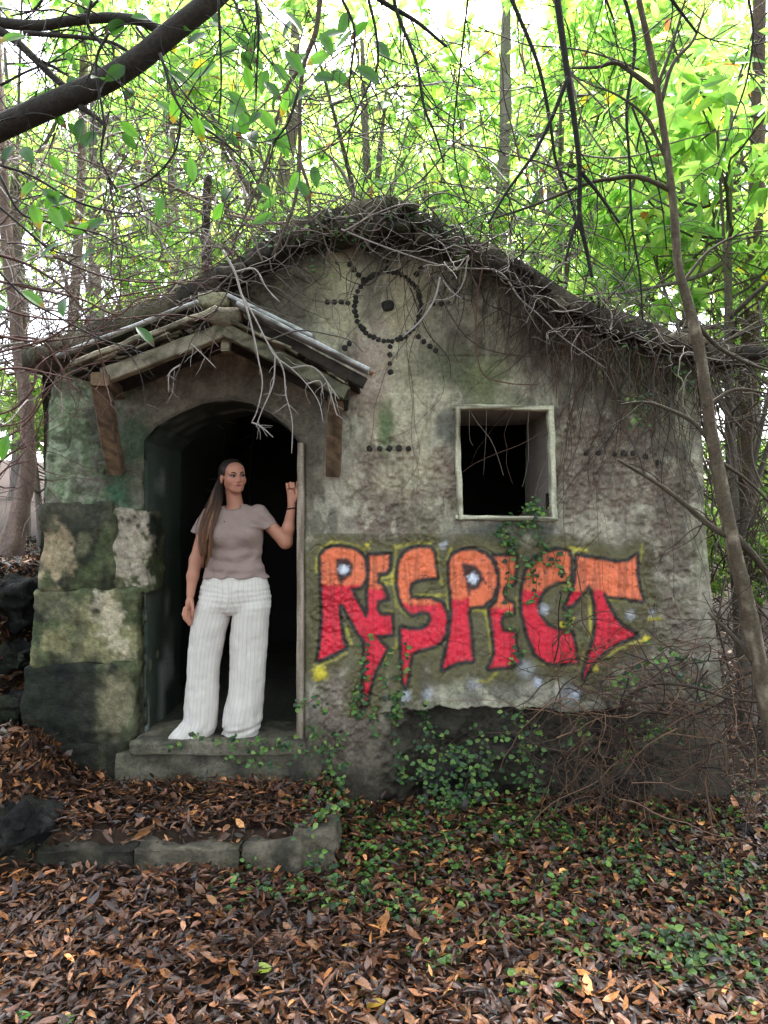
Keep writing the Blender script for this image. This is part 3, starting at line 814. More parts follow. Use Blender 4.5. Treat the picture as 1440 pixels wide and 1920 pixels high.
# broken footing under the graffiti
def dark_col(V):
    n = fbm(V[:, 0] * 14, V[:, 1] * 14, V[:, 2] * 14, seed=121); n2 = fbm(V[:, 0] * 4, V[:, 1] * 4, V[:, 2] * 4, seed=122)
    c = mixc(A(34, 31, 28, 1.4), A(66, 59, 53, 1.4), sstep(0.35, 0.7, n))
    return mixc2(c, A(38, 44, 28, 1.4), sstep(0.5, 0.68, n2) * 0.5)
rr = random.Random(5)
fx = 775
row = 0
for y0, y1 in ((1338, 1400), (1388, 1470), (1452, 1535)):
    fx = 772 - 14 * row
    while fx < 1210:
        w = rr.uniform(50, 170)
        cx_, cz_, w_, h_ = px_box(fx, y0 + rr.uniform(-5, 5), fx + w, y1 + rr.uniform(-6, 6), WALL_Y)
        if rr.random() < 0.7: stone_part('footing_stone', (cx_, WALL_Y + 0.13 + rr.uniform(-0.05, 0.05), cz_), (w_ * 0.99, 0.22, h_ * rr.uniform(0.75, 1.05)), 0.035, front_wall, dark_col, 0.05, 9, rr.randint(0, 999), 14, (rr.uniform(-.2, .2), rr.uniform(-.18, .18), rr.uniform(-.2, .2)), lump=0.05)
        fx += w
    row += 1

# ------------------------------------------------------------------ pebbles pressed into the plaster
peb_px = []
for k in range(44):
    t = 2 * math.pi * k / 44
    peb_px.append((727 + 62 * math.cos(t) + rr.uniform(-1.4, 1.4), 573 + 66 * math.sin(t) + rr.uniform(-1.4, 1.4), rr.uniform(3.9, 5.3)))
peb_px += [(x, y, rr.uniform(4.2, 5.2)) for x, y in [(614, 566), (627, 566), (640, 565), (652, 567), (812, 569), (827, 570), (841, 569), (731, 650), (731, 665), (731, 682), (732, 698), (724, 487), (725, 501), (655, 495), (663, 504), (672, 514), (681, 523), (781, 513), (789, 503), (655, 643), (646, 652), (785, 630), (795, 640), (806, 649), (817, 657)]]
peb_px += [(x, y, rr.uniform(4.6, 5.8)) for x, y in [(692, 841), (712, 841), (730, 841), (748, 840), (766, 841), (1121, 850), (1152, 851), (1167, 850), (1184, 850), (1209, 857), (1232, 867), (1100, 850)]]
pebm = []
for q in range(5):
    V, f = block_geo((2, 1.5, 2), 0.74, 6, 0.16, 1.1, 130 + q)
    n = fbm(V[:, 0] * 2, V[:, 1] * 2, V[:, 2] * 2, seed=131 + q)
    pebm.append(make_mesh('pebble', V, f, mixc(A(38, 38, 38, 1.3), A(66, 64, 60, 1.3), n)))
    pebm[-1].materials.append(M_DARKSTONE)
hutloc = np.array(hut.location)
for i, (px, py, r) in enumerate(peb_px + [(727, 572, 10.5)]):
    x, z = XZ(px, py)
    o = add_obj('pebble', pebm[i % 5], None, front_wall)
    s = r / FPX * WALL_Y
    # front_wall's own origin is the world origin
    o.location = (x, wall_y(x, z) - 0.1 * s, z)
    o.scale = (s, s * 0.9, s * rr.uniform(0.95, 1.15)); o.rotation_euler = (0, rr.uniform(0, 6.28), 0)

# ------------------------------------------------------------------ rest of the hut: side and back walls, floor, roof
def grid_wall(name, p0, eu, ev, nu, nv, colfn, mat, parent, amp=0.03, seed=0):
    a, b = np.meshgrid(np.linspace(0, 1, nu), np.linspace(0, 1, nv), indexing='ij')
    V = np.asarray(p0) + a[..., None] * np.asarray(eu) + b[..., None] * np.asarray(ev)
    nrm = np.cross(eu, ev); nrm = nrm / np.linalg.norm(nrm)
    V = V + nrm * (((fbm(V[..., 0] * 3, V[..., 1] * 3, V[..., 2] * 3, seed=seed) - 0.5) * 2 * amp)[..., None])
    V = V.reshape(-1, 3)
    i, j = np.meshgrid(np.arange(nu - 1), np.arange(nv - 1), indexing='ij')
    q = (i * nv + j).ravel(); q = np.stack([q, q + nv, q + nv + 1, q + 1], -1)
    return child(name, make_mesh(name, V, q, colfn(V)), mat, parent)
def side_col(V):
    n = fbm(V[:, 0] * 3, V[:, 1] * 3, V[:, 2] * 3, seed=141)
    return mixc(A(60, 60, 48, K), A(110, 100, 86, K), sstep(0.3, 0.7, n))
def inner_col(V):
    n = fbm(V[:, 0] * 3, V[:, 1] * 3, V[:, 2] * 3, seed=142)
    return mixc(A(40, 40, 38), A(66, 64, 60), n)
BACK = 7.3
grid_wall('side_wall', (-2.12, WALL_Y + 0.05, -0.25), (0, BACK - WALL_Y, 0), (0.0, 0, 3.02), 60, 50, side_col, M_PLASTER, hut, seed=1)
grid_wall('side_wall', (1.98, WALL_Y + 0.05, -0.25), (0, BACK - WALL_Y, 0), (0.0, 0, 3.05), 60, 50, side_col, M_PLASTER, hut, seed=2)
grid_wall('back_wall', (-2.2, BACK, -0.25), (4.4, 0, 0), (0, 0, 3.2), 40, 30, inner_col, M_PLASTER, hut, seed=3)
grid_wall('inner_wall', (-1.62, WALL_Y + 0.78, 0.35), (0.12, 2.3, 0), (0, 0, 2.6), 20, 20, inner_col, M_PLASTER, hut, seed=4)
grid_wall('floor', (-2.05, WALL_Y + 0.27, 0.415), (4.0, 0, 0), (0, 2.8, 0), 40, 30, lambda V: mixc(A(70, 68, 62), A(110, 106, 98), fbm(V[:, 0] * 5, V[:, 1] * 5, seed=6)), M_STONE, hut, 0.008, 5)

# roof: lumpy stone-and-mortar slab following the gable line
prof = np.linspace(ROOF_X[0] + 0.02, ROOF_X[-1], 110)
yy = np.concatenate([np.arange(4.04, 4.6, 0.04), np.linspace(4.7, 7.6, 20)])
RXg, RYg = np.meshgrid(prof, yy, indexing='ij')
def roof_top(x, y):
    return np.interp(x, ROOF_X, ROOF_Z) + 0.02 + 0.09 * (fbm(x * 4.5, y * 4.5, seed=151, octv=4) - 0.45)
zt = roof_top(RXg, RYg); zb = np.interp(RXg, ROOF_X, ROOF_Z) - 0.10 + 0.04 * (fbm(RXg * 8, RYg * 8, seed=152) - 0.5)
RYt = RYg - 0.05 * (fbm(RXg * 7, RYg * 0, seed=153) - 0.3) * (RYg < 4.2)
nu, nv = RXg.shape
Vt = np.concatenate([np.stack([RXg, RYt, zt], -1).reshape(-1, 3), np.stack([RXg, RYt + 0.02, zb], -1).reshape(-1, 3)])
i, j = np.meshgrid(np.arange(nu - 1), np.arange(nv - 1), indexing='ij'); q = (i * nv + j).ravel()
ft = np.stack([q, q + nv, q + nv + 1, q + 1], -1); fb = (ft + nu * nv)[:, ::-1]
ek = np.arange(nu - 1) * nv
ff = np.stack([ek, ek + nu * nv, ek + nv + nu * nv, ek + nv], -1); eb = ek + nv - 1
fk = np.stack([eb, eb + nv, eb + nv + nu * nv, eb + nu * nv], -1)
e1 = np.arange(nv - 1); fl = np.stack([e1, e1 + 1, e1 + 1 + nu * nv, e1 + nu * nv], -1); e2 = e1 + (nu - 1) * nv; fr_ = np.stack([e2, e2 + nu * nv, e2 + 1 + nu * nv, e2 + 1], -1)
def roof_col(V):
    n = fbm(V[:, 0] * 6, V[:, 1] * 6, V[:, 2] * 6, seed=155); n2 = fbm(V[:, 0] * 2.4, V[:, 1] * 2.4, V[:, 2] * 2.4, seed=156)
    c = mixc(A(44, 39, 34, 1.5), A(92, 84, 70, 1.5), sstep(0.4, 0.75, n))
    return mixc2(c, A(56, 62, 38, 1.5), sstep(0.54, 0.72, n2) * 0.55)
roof = child('roof', make_mesh('roof', Vt, np.concatenate([ft, fb, ff, fk, fl, fr_]), roof_col(Vt)), M_STONE, hut)
tag(roof, 'gabled rubble roof overgrown with dead vines')
xcur = ROOF_X[0] + 0.1
while xcur < ROOF_X[-1] - 0.02:
    w = rr.uniform(0.07, 0.22)
    xc = xcur + w / 2
    z0 = np.interp(xc, ROOF_X, ROOF_Z); sl = (np.interp(xc + 0.05, ROOF_X, ROOF_Z) - np.interp(xc - 0.05, ROOF_X, ROOF_Z)) / 0.1
    if rr.random() < 0.6: stone_part('roof_stone', (xc, 4.07 + rr.uniform(-0.035, 0.02), z0 - 0.03 + rr.uniform(-0.04, 0.03)), (w * 0.9, 0.18, rr.uniform(0.04, 0.09)), 0.015, roof, roof_col, 0.04, 10, rr.randint(0, 999), 11, (rr.uniform(-.1, .1), -math.atan(sl) + rr.uniform(-.3, .3), rr.uniform(-.1, .1)), lump=0.02)
    xcur += w * 0.92
for px, py, w, h in ((738, 398, 62, 30), (705, 415, 50, 26), (772, 420, 46, 30), (735, 428, 84, 30), (640, 430, 60, 26), (690, 438, 50, 24), (800, 448, 56, 26), (850, 470, 60, 26), (590, 452, 56, 24)):
    c = P(px, py + 8, 4.12); k = 3.4 / FPX
    stone_part('roof_stone', c, (w * k, 0.24, h * k), 0.05, roof, roof_col, 0.05, 9, int(px), 14, (0, rr.uniform(-.4, .4), 0), lump=0.05)

# window frame: four weathered boards
def wood_col(base, dark, seed, ax=2):
    def f(V):
        s = [40.0, 40.0, 40.0]; s[ax] = 3.0
        n = fbm(V[:, 0] * s[0], V[:, 1] * s[1], V[:, 2] * s[2], seed=seed, octv=3); n2 = fbm(V[:, 0] * 8, V[:, 1] * 8, V[:, 2] * 8, seed=seed + 3)
        return mixc2(mixc(base, dark, sstep(0.4, 0.7, n)), dark, sstep(0.55, 0.75, n2) * 0.7)
    return f
def beam(name, a, b, w, t, parent, colfn, up=(0, 0, 1), r=0.006, seed=0, amp=0.004, n=7, mat=None, nl=24):
    """a squared timber from a to b: width w (side), thickness t (along up)"""
    a = np.asarray(a, float); b = np.asarray(b, float)
    L = np.linalg.norm(b - a); d = (b - a) / L
    s = np.cross(d, up); s /= np.linalg.norm(s); nn = np.cross(s, d)
    # cross-section ring with worn corners, lofted along the length
    hw, ht = w / 2, t / 2; c = min(r, hw * 0.6, ht * 0.6)
    ring = [(-hw + c, -ht), (0, -ht), (hw - c, -ht), (hw, -ht + c), (hw, 0), (hw, ht - c), (hw - c, ht), (0, ht), (-hw + c, ht), (-hw, ht - c), (-hw, 0), (-hw, -ht + c)]
    ts = np.linspace(0, 1, nl); V = []
    for t_ in ts:
        for x, y in ring:
            V.append(a + d * L * t_ + s * x + nn * y)
    V = np.array(V); m = len(ring)
    nz = np.stack([fbm(V[:, 0] * 11, V[:, 1] * 11, V[:, 2] * 11, seed=seed + q, octv=3) - 0.5 for q in (0, 7, 13)], -1) * 2 * amp
    V = V + nz
    i, j = np.meshgrid(np.arange(nl - 1), np.arange(m), indexing='ij'); j2 = (j + 1) % m
    q = np.stack([i * m + j, i * m + j2, (i + 1) * m + j2, (i + 1) * m + j], -1).reshape(-1, 4)
    n0 = len(V); V = np.concatenate([V, V[:m].mean(0, keepdims=True), V[-m:].mean(0, keepdims=True)])
    jj_ = np.arange(m); j2_ = (jj_ + 1) % m
    tr = np.concatenate([np.stack([j2_, jj_, 0 * jj_ + n0], -1), np.stack([(nl - 1) * m + jj_, (nl - 1) * m + j2_, 0 * jj_ + n0 + 1], -1)])
    me = make_mesh(name, V, [q, tr], colfn(V), smooth=False)
    return child(name, me, mat or M_WOOD, parent)

wf = empty('window_frame', (0, 0, 0)); wf.parent = hut; wf.location = (0, -WALL_Y, 0)
tag(wf, 'pale peeling wooden window frame')
pale = wood_col(A(172, 168, 148, 1.4), A(92, 86, 70, 1.3), 160, 2); paleh = wood_col(A(172, 168, 148, 1.4), A(92, 86, 70, 1.3), 161, 0)
FY = 4.185
def fr(px, py): p = P(px, py, FY); return p
beam('frame_board', fr(856, 764), fr(862, 974), 0.034, 0.07, wf, pale, (0, 1, 0), seed=1, amp=0.008, nl=40)
beam('frame_board', fr(1031, 762), fr(1038, 974), 0.034, 0.07, wf, pale, (0, 1, 0), seed=2, amp=0.008, nl=40)
beam('frame_board', fr(849, 763), fr(1036, 767), 0.07, 0.028, wf, paleh, (0, 0, 1), seed=3, amp=0.008, nl=40)
beam('frame_board', fr(853, 970), fr(1044, 973), 0.07, 0.026, wf, paleh, (0, 0, 1), seed=4, amp=0.008, nl=40)
# small hole in the reveal, its shade drawn as a near-black block
stone_part('dark_hole', P(1027, 940, 4.3), (0.02, 0.04, 0.10), 0.004, wf, lambda V: np.zeros((len(V), 3)) + A(18, 18, 18), 0.001, 9, 3, 4, mat=M_DARKSTONE)

# door post on the right of the opening
post_col = wood_col(A(142, 130, 118, 1.4), A(96, 84, 72, 1.4), 165, 2)
dp = beam('door_post', P(565, 832, 4.215), P(563, 1384, 4.16), 0.038, 0.10, hut, post_col, (0, 1, 0), seed=5, nl=40)

# threshold slab and the plastered riser under it
def slab_col(V):
    n = fbm(V[:, 0] * 9, V[:, 1] * 9, V[:, 2] * 9, seed=171); n2 = fbm(V[:, 0] * 3, V[:, 1] * 3, V[:, 2] * 3, seed=172)
    c = mixc(A(96, 90, 78, K), A(56, 52, 46, K), sstep(0.35, 0.7, n))
    return mixc2(c, A(70, 70, 50, K), sstep(0.55, 0.7, n2) * 0.4)
cx_, cz_, w_, h_ = px_box(244, 1387, 574, 1417, 4.06)
stone_part('threshold', (cx_ + 0.0, 4.06 + 0.20, 0.392), (w_, 0.42, 0.09), 0.022, hut, slab_col, 0.014, 11, 173, 30, lump=0.012)
cx_, cz_, w_, h_ = px_box(214, 1416, 604, 1480, 4.10)
stone_part('door_step', (cx_, 4.10 + 0.14, 0.215), (w_, 0.26, 0.262), 0.02, hut, slab_col, 0.014, 9, 174, 26, lump=0.015)

# ------------------------------------------------------------------ porch
porch = empty('porch', (0, 0, 0)); porch.parent = hut; porch.location = (0, -WALL_Y, 0)
tag(porch, 'broken timber porch hood over the doorway')
brown = wood_col(A(112, 92, 72, 1.2), A(66, 54, 43, 1.2), 180, 2)
greyw = wood_col(A(132, 124, 106, 1.5), A(70, 66, 54, 1.5), 181, 0)
mossw = wood_col(A(104, 101, 82, 1.3), A(50, 48, 39, 1.3), 182, 0)
darkw = wood_col(A(52, 46, 40, 1.3), A(30, 28, 25, 1.3), 183, 0)
silver = wood_col(A(150, 150, 150, 1.5), A(92, 90, 86, 1.5), 184, 0)
PF = 3.80
# brackets, leaning out from the wall
beam('bracket', P(218, 884, 4.17), P(187, 712, PF), 0.088, 0.085, porch, brown, (0, 1, 0), seed=11, r=0.008)
beam('bracket', P(625, 888, 4.17), P(630, 742, PF + 0.05), 0.085, 0.08, porch, brown, (0, 1, 0), seed=12, r=0.008)
# bearer block at the left end and wall plates running back to the wall
beam('wall_plate', P(187, 711, PF - 0.07), P(222, 738, 4.24), 0.092, 0.072, porch, brown, seed=13, r=0.008)
beam('wall_plate', P(640, 738, PF - 0.01), P(640, 762, 4.24), 0.085, 0.07, porch, darkw, seed=14)
# front rafters
beam('rafter', P(196, 706, PF), P(428, 618, PF), 0.07, 0.082, porch, greyw, seed=15, amp=0.006)
beam('rafter', P(424, 620, PF - 0.005), P(650, 738, PF - 0.005), 0.07, 0.075, porch, mossw, seed=16, amp=0.006)
beam('king_post', P(424, 604, PF + 0.03), P(424, 660, PF + 0.03), 0.05, 0.06, porch, greyw, (0, 1, 0), seed=17)
# rear rafters against the wall
beam('rafter', P(215, 728, 4.16), P(428, 640, 4.16), 0.05, 0.08, porch, darkw, seed=18)
beam('rafter', P(428, 640, 4.16), P(640, 752, 4.16), 0.05, 0.08, porch, darkw, seed=19)
# roof boards running front to back, sagging and uneven, each its own
def lerp(a, b, t): return a + (b - a) * t
LA, LB = P(128, 700, PF), P(428, 586, PF)
RA, RB = P(424, 584, PF), P(672, 714, PF)
for (Aa, Bb, nb, sd_) in ((LA, LB, 11, 30), (RA, RB, 10, 60)):
    for k in range(nb):
        t = (k + 0.5) / nb
        c = lerp(Aa, Bb, t); sl = (Bb - Aa) / np.linalg.norm(Bb - Aa)
        j0 = rr.uniform(-0.05, 0.05)
        a0 = c + np.array([0, -0.0 + abs(j0), rr.uniform(-0.008, 0.012)]); b0 = c + np.array([0, 0.40, rr.uniform(-0.01, 0.01)])
        wd = np.linalg.norm(Bb - Aa) / nb * rr.uniform(0.86, 1.04)
        nrm = np.cross(sl, (0, 1, 0)); nrm = nrm if nrm[2] > 0 else -nrm
        beam('roof_board', a0, b0, wd, 0.022, porch, rr.choice([darkw, mossw, darkw, greyw]), tuple(nrm), seed=sd_ + k, amp=0.006, nl=10)
# broken battens and shingles under the verge
for k in range(16):
    t = rr.uniform(0.05, 0.95); left = k % 2 == 0
    Aa, Bb = (P(175, 690, PF), P(420, 600, PF)) if left else (P(430, 600, PF), P(655, 722, PF))
    c = lerp(Aa, Bb, t); sl = (Bb - Aa) / np.linalg.norm(Bb - Aa)
    ln = rr.uniform(0.10, 0.26)
    beam('shingle', c - sl * ln / 2 + np.array([0, rr.uniform(-0.06, 0.0), rr.uniform(-0.015, 0.02)]), c + sl * ln / 2 + np.array([0, rr.uniform(-0.06, 0.0), rr.uniform(-0.01, 0.02)]), rr.uniform(0.03, 0.07), rr.uniform(0.008, 0.016), porch, rr.choice([mossw, greyw, darkw, darkw]), seed=100 + k, amp=0.005, nl=8)
# verge boards: silvery on the right, mossy on the left
beam('verge_board', P(448, 574, PF - 0.06), P(692, 697, PF - 0.06), 0.14, 0.022, porch, silver, seed=31, amp=0.004)
beam('verge_board', P(470, 606, PF - 0.03), P(684, 720, PF - 0.03), 0.05, 0.06, porch, darkw, seed=32, amp=0.006)
beam('verge_board', P(430, 558, PF + 0.12), P(588, 634, PF + 0.10), 0.12, 0.022, porch, silver, seed=33, amp=0.004)
beam('verge_board', P(140, 684, PF - 0.03), P(412, 582, PF - 0.03), 0.10, 0.03, porch, greyw, seed=34, amp=0.010)
beam('verge_board', P(108, 668, PF + 0.05), P(372, 566, PF + 0.05), 0.05, 0.018, porch, silver, seed=35, amp=0.004)
beam('verge_board', P(172, 712, PF + 0.02), P(330, 652, PF + 0.02), 0.09, 0.035, porch, darkw, seed=36, amp=0.012)
# ridge stone
stone_part('ridge_stone', P(412, 578, PF + 0.24), (0.18, 0.36, 0.08), 0.02, porch, lambda V: mixc(A(132, 128, 104, K), A(84, 82, 62, K), fbm(V[:, 0] * 9, V[:, 1] * 9, V[:, 2] * 9, seed=190)), 0.02, 8, 191, 16, (0, 0, 0), lump=0.03)
stone_part('ridge_stone', P(425, 596, PF + 0.0), (0.20, 0.12, 0.09), 0.035, porch, lambda V: mixc(A(122, 112, 96, K), A(70, 64, 52, K), fbm(V[:, 0] * 9, V[:, 1] * 9, V[:, 2] * 9, seed=192)), 0.02, 10, 193, 12, (0, 0, 0), lump=0.02)
# splintered orange-brown board end
beam('board_end', P(676, 694, PF + 0.02), P(698, 701, PF + 0.0), 0.03, 0.02, porch, wood_col(A(170, 104, 60, 1.4), A(110, 66, 40, 1.4), 186, 0), seed=40, nl=6)

# ------------------------------------------------------------------ kerb stones of the terrace
terr = empty('terrace_kerb', (-1.0, 3.4, 0.0))
tag(terr, 'low kerb of rough grey stones holding the leaf-strewn terrace before the door', 'kerb')
def kerb_col(light):
    def f(V):
        n = fbm(V[:, 0] * 10, V[:, 1] * 10, V[:, 2] * 10, seed=201); n2 = fbm(V[:, 0] * 4, V[:, 1] * 4, V[:, 2] * 4, seed=202)
        c = mixc(A(104, 96, 82, K) * light, A(58, 54, 46, K) * light, sstep(0.35, 0.7, n))
        c = mixc2(c, A(60, 66, 42, K) * light, sstep(0.54, 0.7, n2) * 0.45)
        return c
    return f
for (x0, x1, y0, y1, d, lt, sd_) in [(-60, 60, 1560, 1668, 3.40, 0.35, 1), (58, 254, 1586, 1650, 3.36, 0.45, 2), (252, 452, 1582, 1640, 3.36, 1.0, 3), (462, 560, 1582, 1640, 3.38, 0.9, 4), (548, 628, 1556, 1640, 3.40, 1.0, 5)]:
    cx_, cz_, w_, h_ = px_box(x0, y0, x1, y1, d)
    stone_part('kerb_stone', (cx_, d + 0.10, cz_ - 0.028), (w_ * 1.03, 0.24, h_ + 0.04), 0.022, terr, kerb_col(lt * 0.68), 0.034, 9, 210 + sd_, 26, lump=0.045)
for k, d in enumerate(()):
    stone_part('kerb_stone', (-0.30 + 0.02 * k, d, 0.05), (0.14, 0.24, 0.18), 0.035, terr, kerb_col(0.8), 0.022, 8, 230 + k, 12, lump=0.02)

# rocks at the left bank and among the litter
def lava_col(V):
    n = fbm(V[:, 0] * 12, V[:, 1] * 12, V[:, 2] * 12, seed=241); n2 = fbm(V[:, 0] * 5, V[:, 1] * 5, V[:, 2] * 5, seed=242)
    c = mixc(A(28, 28, 28), A(58, 56, 53), sstep(0.4, 0.75, n))
    return mixc2(c, A(44, 50, 32), sstep(0.5, 0.7, n2) * 0.6)
rocks = [(22, 1130, 4.75, 0.36, 0.30, 'black lava rock on the left bank, largest of those beside the hut'),
         (58, 1018, 5.1, 0.16, 0.10, 'small dark rock high on the left bank beside the hut corner'),
         (70, 1095, 4.9, 0.15, 0.12, 'mossy grey rock against the hut corner on the left bank'),
         (18, 1232, 4.5, 0.26, 0.14, 'flat dark rock low on the left bank'),
         (12, 1335, 4.35, 0.26, 0.22, 'dark rock half buried in leaves at the foot of the left bank'),
         (14, 1545, 3.78, 0.30, 0.18, 'big dark mossy block at the left end of the terrace'),
         (832, 1470, 3.98, 0.30, 0.30, 'mossy dark stone jutting from the footing under the creeper'),
         (1392, 1566, 3.55, 0.12, 0.09, 'dark round stone on the leaf litter at the far right'),
         (1088, 1508, 3.95, 0.15, 0.13, 'dark boulder under the brambles at the foot of the wall')]
def ray_ground(px, py, lift=0.0):
    d = np.arange(2.0, 14.0, 0.01)
    q = np.stack([(px - 720) / FPX * d, d, CAM_Z - (py - 960) / FPX * d], -1)
    hit = np.nonzero(q[:, 2] <= ground_z(q[:, 0], q[:, 1]) + lift)[0]
    return q[hit[0]] if len(hit) else q[-1]
for i, (px, py, d, w, h, lab) in enumerate(rocks):
    c = ray_ground(px, py, h * 0.2)
    V, q = block_geo((w, w * 0.9, h), min(w, h) * 0.2, 34, 0.10 * w / 0.3 + 0.006, 11, 250 + i, 0.08 * w / 0.3)
    V = V + c
    o = add_obj('rock', make_mesh('rock', V - c, q, lava_col(V)), M_DARKSTONE, None, c)
    tag(o, lab, 'rock', 'dark rocks around the hut')
# ------------------------------------------------------------------ person in the doorway
PD = 4.22                                    # depth of the person's mid-plane
PS = PD / FPX
def W(px, py, dy=0.0):
    """photo position on the person -> world, dy metres behind the mid-plane"""
    return np.array([(px - 720) * PS, PD + dy, CAM_Z - (py - 960) * PS])
def WX(px): return (np.asarray(px, float) - 720) * PS
def WZ(py): return CAM_Z - (np.asarray(py, float) - 960) * PS

class Field:
    """a distance field on a grid; shapes are blended in and the zero surface is extracted as one mesh"""
    def __init__(s, lo, hi, h):
        s.lo = np.asarray(lo, float); s.h = h
        s.n = np.ceil((np.asarray(hi) - s.lo) / h).astype(int) + 1
        s.f = np.full(s.n, 0.3, np.float32)
    def sub(s, lo, hi):
        a = np.clip(np.floor((np.asarray(lo) - s.lo) / s.h).astype(int), 0, s.n - 1)
        b = np.clip(np.ceil((np.asarray(hi) - s.lo) / s.h).astype(int) + 1, 1, s.n)
        sl = tuple(slice(a[i], b[i]) for i in range(3))
        ax = [s.lo[i] + s.h * np.arange(a[i], b[i]) for i in range(3)]
        g = np.meshgrid(*ax, indexing='ij')
        return sl, g
    def put(s, fn, lo, hi, k=0.02, pad=0.06, op='add'):
        sl, g = s.sub(np.asarray(lo) - pad, np.asarray(hi) + pad)
        a = fn(*g); b = s.f[sl]
        if op == 'add':
            t = np.clip(0.5 + 0.5 * (b - a) / k, 0, 1)
            s.f[sl] = b * (1 - t) + a * t - k * t * (1 - t)
        else:
            a = -a
            t = np.clip(0.5 - 0.5 * (b - a) / k, 0, 1)
            s.f[sl] = b * (1 - t) + a * t + k * t * (1 - t)
    def cap(s, a, b, ra, rb, k=0.02, op='add', R=None, c=None):
        a = np.asarray(a, float); b = np.asarray(b, float); ba = b - a; l2 = ba @ ba + 1e-12
        def fn(x, y, z):
            t = np.clip(((x - a[0]) * ba[0] + (y - a[1]) * ba[1] + (z - a[2]) * ba[2]) / l2, 0, 1)
            return np.sqrt((x - a[0] - t * ba[0]) ** 2 + (y - a[1] - t * ba[1]) ** 2 + (z - a[2] - t * ba[2]) ** 2) - (ra + (rb - ra) * t)
        r = max(ra, rb)
        s.put(fn, np.minimum(a, b) - r, np.maximum(a, b) + r, k, k + 0.01, op)
    def ell(s, c, r, k=0.02, op='add', R=None):
        c = np.asarray(c, float); r = np.asarray(r, float)
        def fn(x, y, z):
            dx, dy, dz = x - c[0], y - c[1], z - c[2]
            if R is not None:
                dx, dy, dz = [R[0, i] * dx + R[1, i] * dy + R[2, i] * dz for i in range(3)]
            k0 = np.sqrt((dx / r[0]) ** 2 + (dy / r[1]) ** 2 + (dz / r[2]) ** 2)
            k1 = np.sqrt((dx / r[0] ** 2) ** 2 + (dy / r[1] ** 2) ** 2 + (dz / r[2] ** 2) ** 2) + 1e-6
            return k0 * (k0 - 1) / k1
        m = r.max()
        s.put(fn, c - m, c + m, k, k + 0.01, op)
    def loft(s, rows, k=0.02):
        """rows: (z, cx, cy, rx, ry), top to bottom"""
        rows = np.array(sorted(rows, key=lambda r: r[0]))
        def fn(x, y, z):
            cx, cy, rx, ry = [np.interp(z, rows[:, 0], rows[:, i]) for i in (1, 2, 3, 4)]
            k0 = np.sqrt(((x - cx) / rx) ** 2 + ((y - cy) / ry) ** 2)
            d = (k0 - 1) * np.minimum(rx, ry)
            return np.maximum(d, np.maximum(rows[0, 0] - z, z - rows[-1, 0]))
        s.put(fn, (min(rows[:, 1] - rows[:, 3]), min(rows[:, 2] - rows[:, 4]), rows[0, 0]), (max(rows[:, 1] + rows[:, 3]), max(rows[:, 2] + rows[:, 4]), rows[-1, 0]), k)
    def mesh(s):
        f = s.f; sg = f < 0
        c = np.zeros(np.array(f.shape) - 1, np.int8)
        offs = [(i, j, k) for i in (0, 1) for j in (0, 1) for k in (0, 1)]
        nx, ny, nz = c.shape
        for o in offs:
            c += sg[o[0]:o[0] + nx, o[1]:o[1] + ny, o[2]:o[2] + nz]
        mixed = (c > 0) & (c < 8)
        cells = np.argwhere(mixed)
        idx = -np.ones(c.shape, np.int64); idx[mixed] = np.arange(len(cells))
        acc = np.zeros((len(cells), 3)); cnt = np.zeros(len(cells))
        for a in offs:
            for ax in range(3):
                if a[ax] == 0:
                    b = list(a); b[ax] = 1
                    fa = f[tuple((cells + a).T)]; fb = f[tuple((cells + b).T)]
                    m = (fa < 0) != (fb < 0)
                    t = np.where(m, fa / np.where(m, fa - fb, 1), 0)
                    p = np.asarray(a, float)[None].repeat(len(cells), 0); p[:, ax] += t
                    acc[m] += p[m]; cnt[m] += 1
        V = s.lo + s.h * (cells + acc / cnt[:, None])
        quads = []
        for ax in range(3):
            o1, o2 = (ax + 1) % 3, (ax + 2) % 3
            sl0 = [slice(1, -1)] * 3; sl1 = [slice(1, -1)] * 3
            sl0[ax] = slice(0, -1); sl1[ax] = slice(1, None)
            A0 = sg[tuple(sl0)]; A1 = sg[tuple(sl1)]
            e = np.argwhere(A0 != A1)
            if not len(e):
                continue
            fl = A0[tuple(e.T)]
            base = e.copy(); base[:, o1] += 1; base[:, o2] += 1
            def cid(d1, d2):
                q = base.copy(); q[:, o1] -= d1; q[:, o2] -= d2
                return idx[tuple(q.T)]
            q = np.stack([cid(1, 1), cid(0, 1), cid(0, 0), cid(1, 0)], -1)
            q[~fl] = q[~fl][:, ::-1]
            quads.append(q)
        q = np.concatenate(quads)
        q = q[(q >= 0).all(1)]
        return V, q

def laplace(V, q, it=2, lam=0.5):
    e = np.concatenate([q[:, [0, 1]], q[:, [1, 2]], q[:, [2, 3]], q[:, [3, 0]]])
    for _ in range(it):
        s = np.zeros_like(V); c = np.zeros(len(V))
        np.add.at(s, e[:, 0], V[e[:, 1]]); np.add.at(s, e[:, 1], V[e[:, 0]])
        np.add.at(c, e[:, 0], 1); np.add.at(c, e[:, 1], 1)
        V = V + lam * (s / np.maximum(c, 1)[:, None] - V)
    return V

person = empty('person', (float(WX(420)), PD, 0.44))
tag(person, 'person in taupe t-shirt and cream pinstriped wide trousers standing in the doorway', 'person')

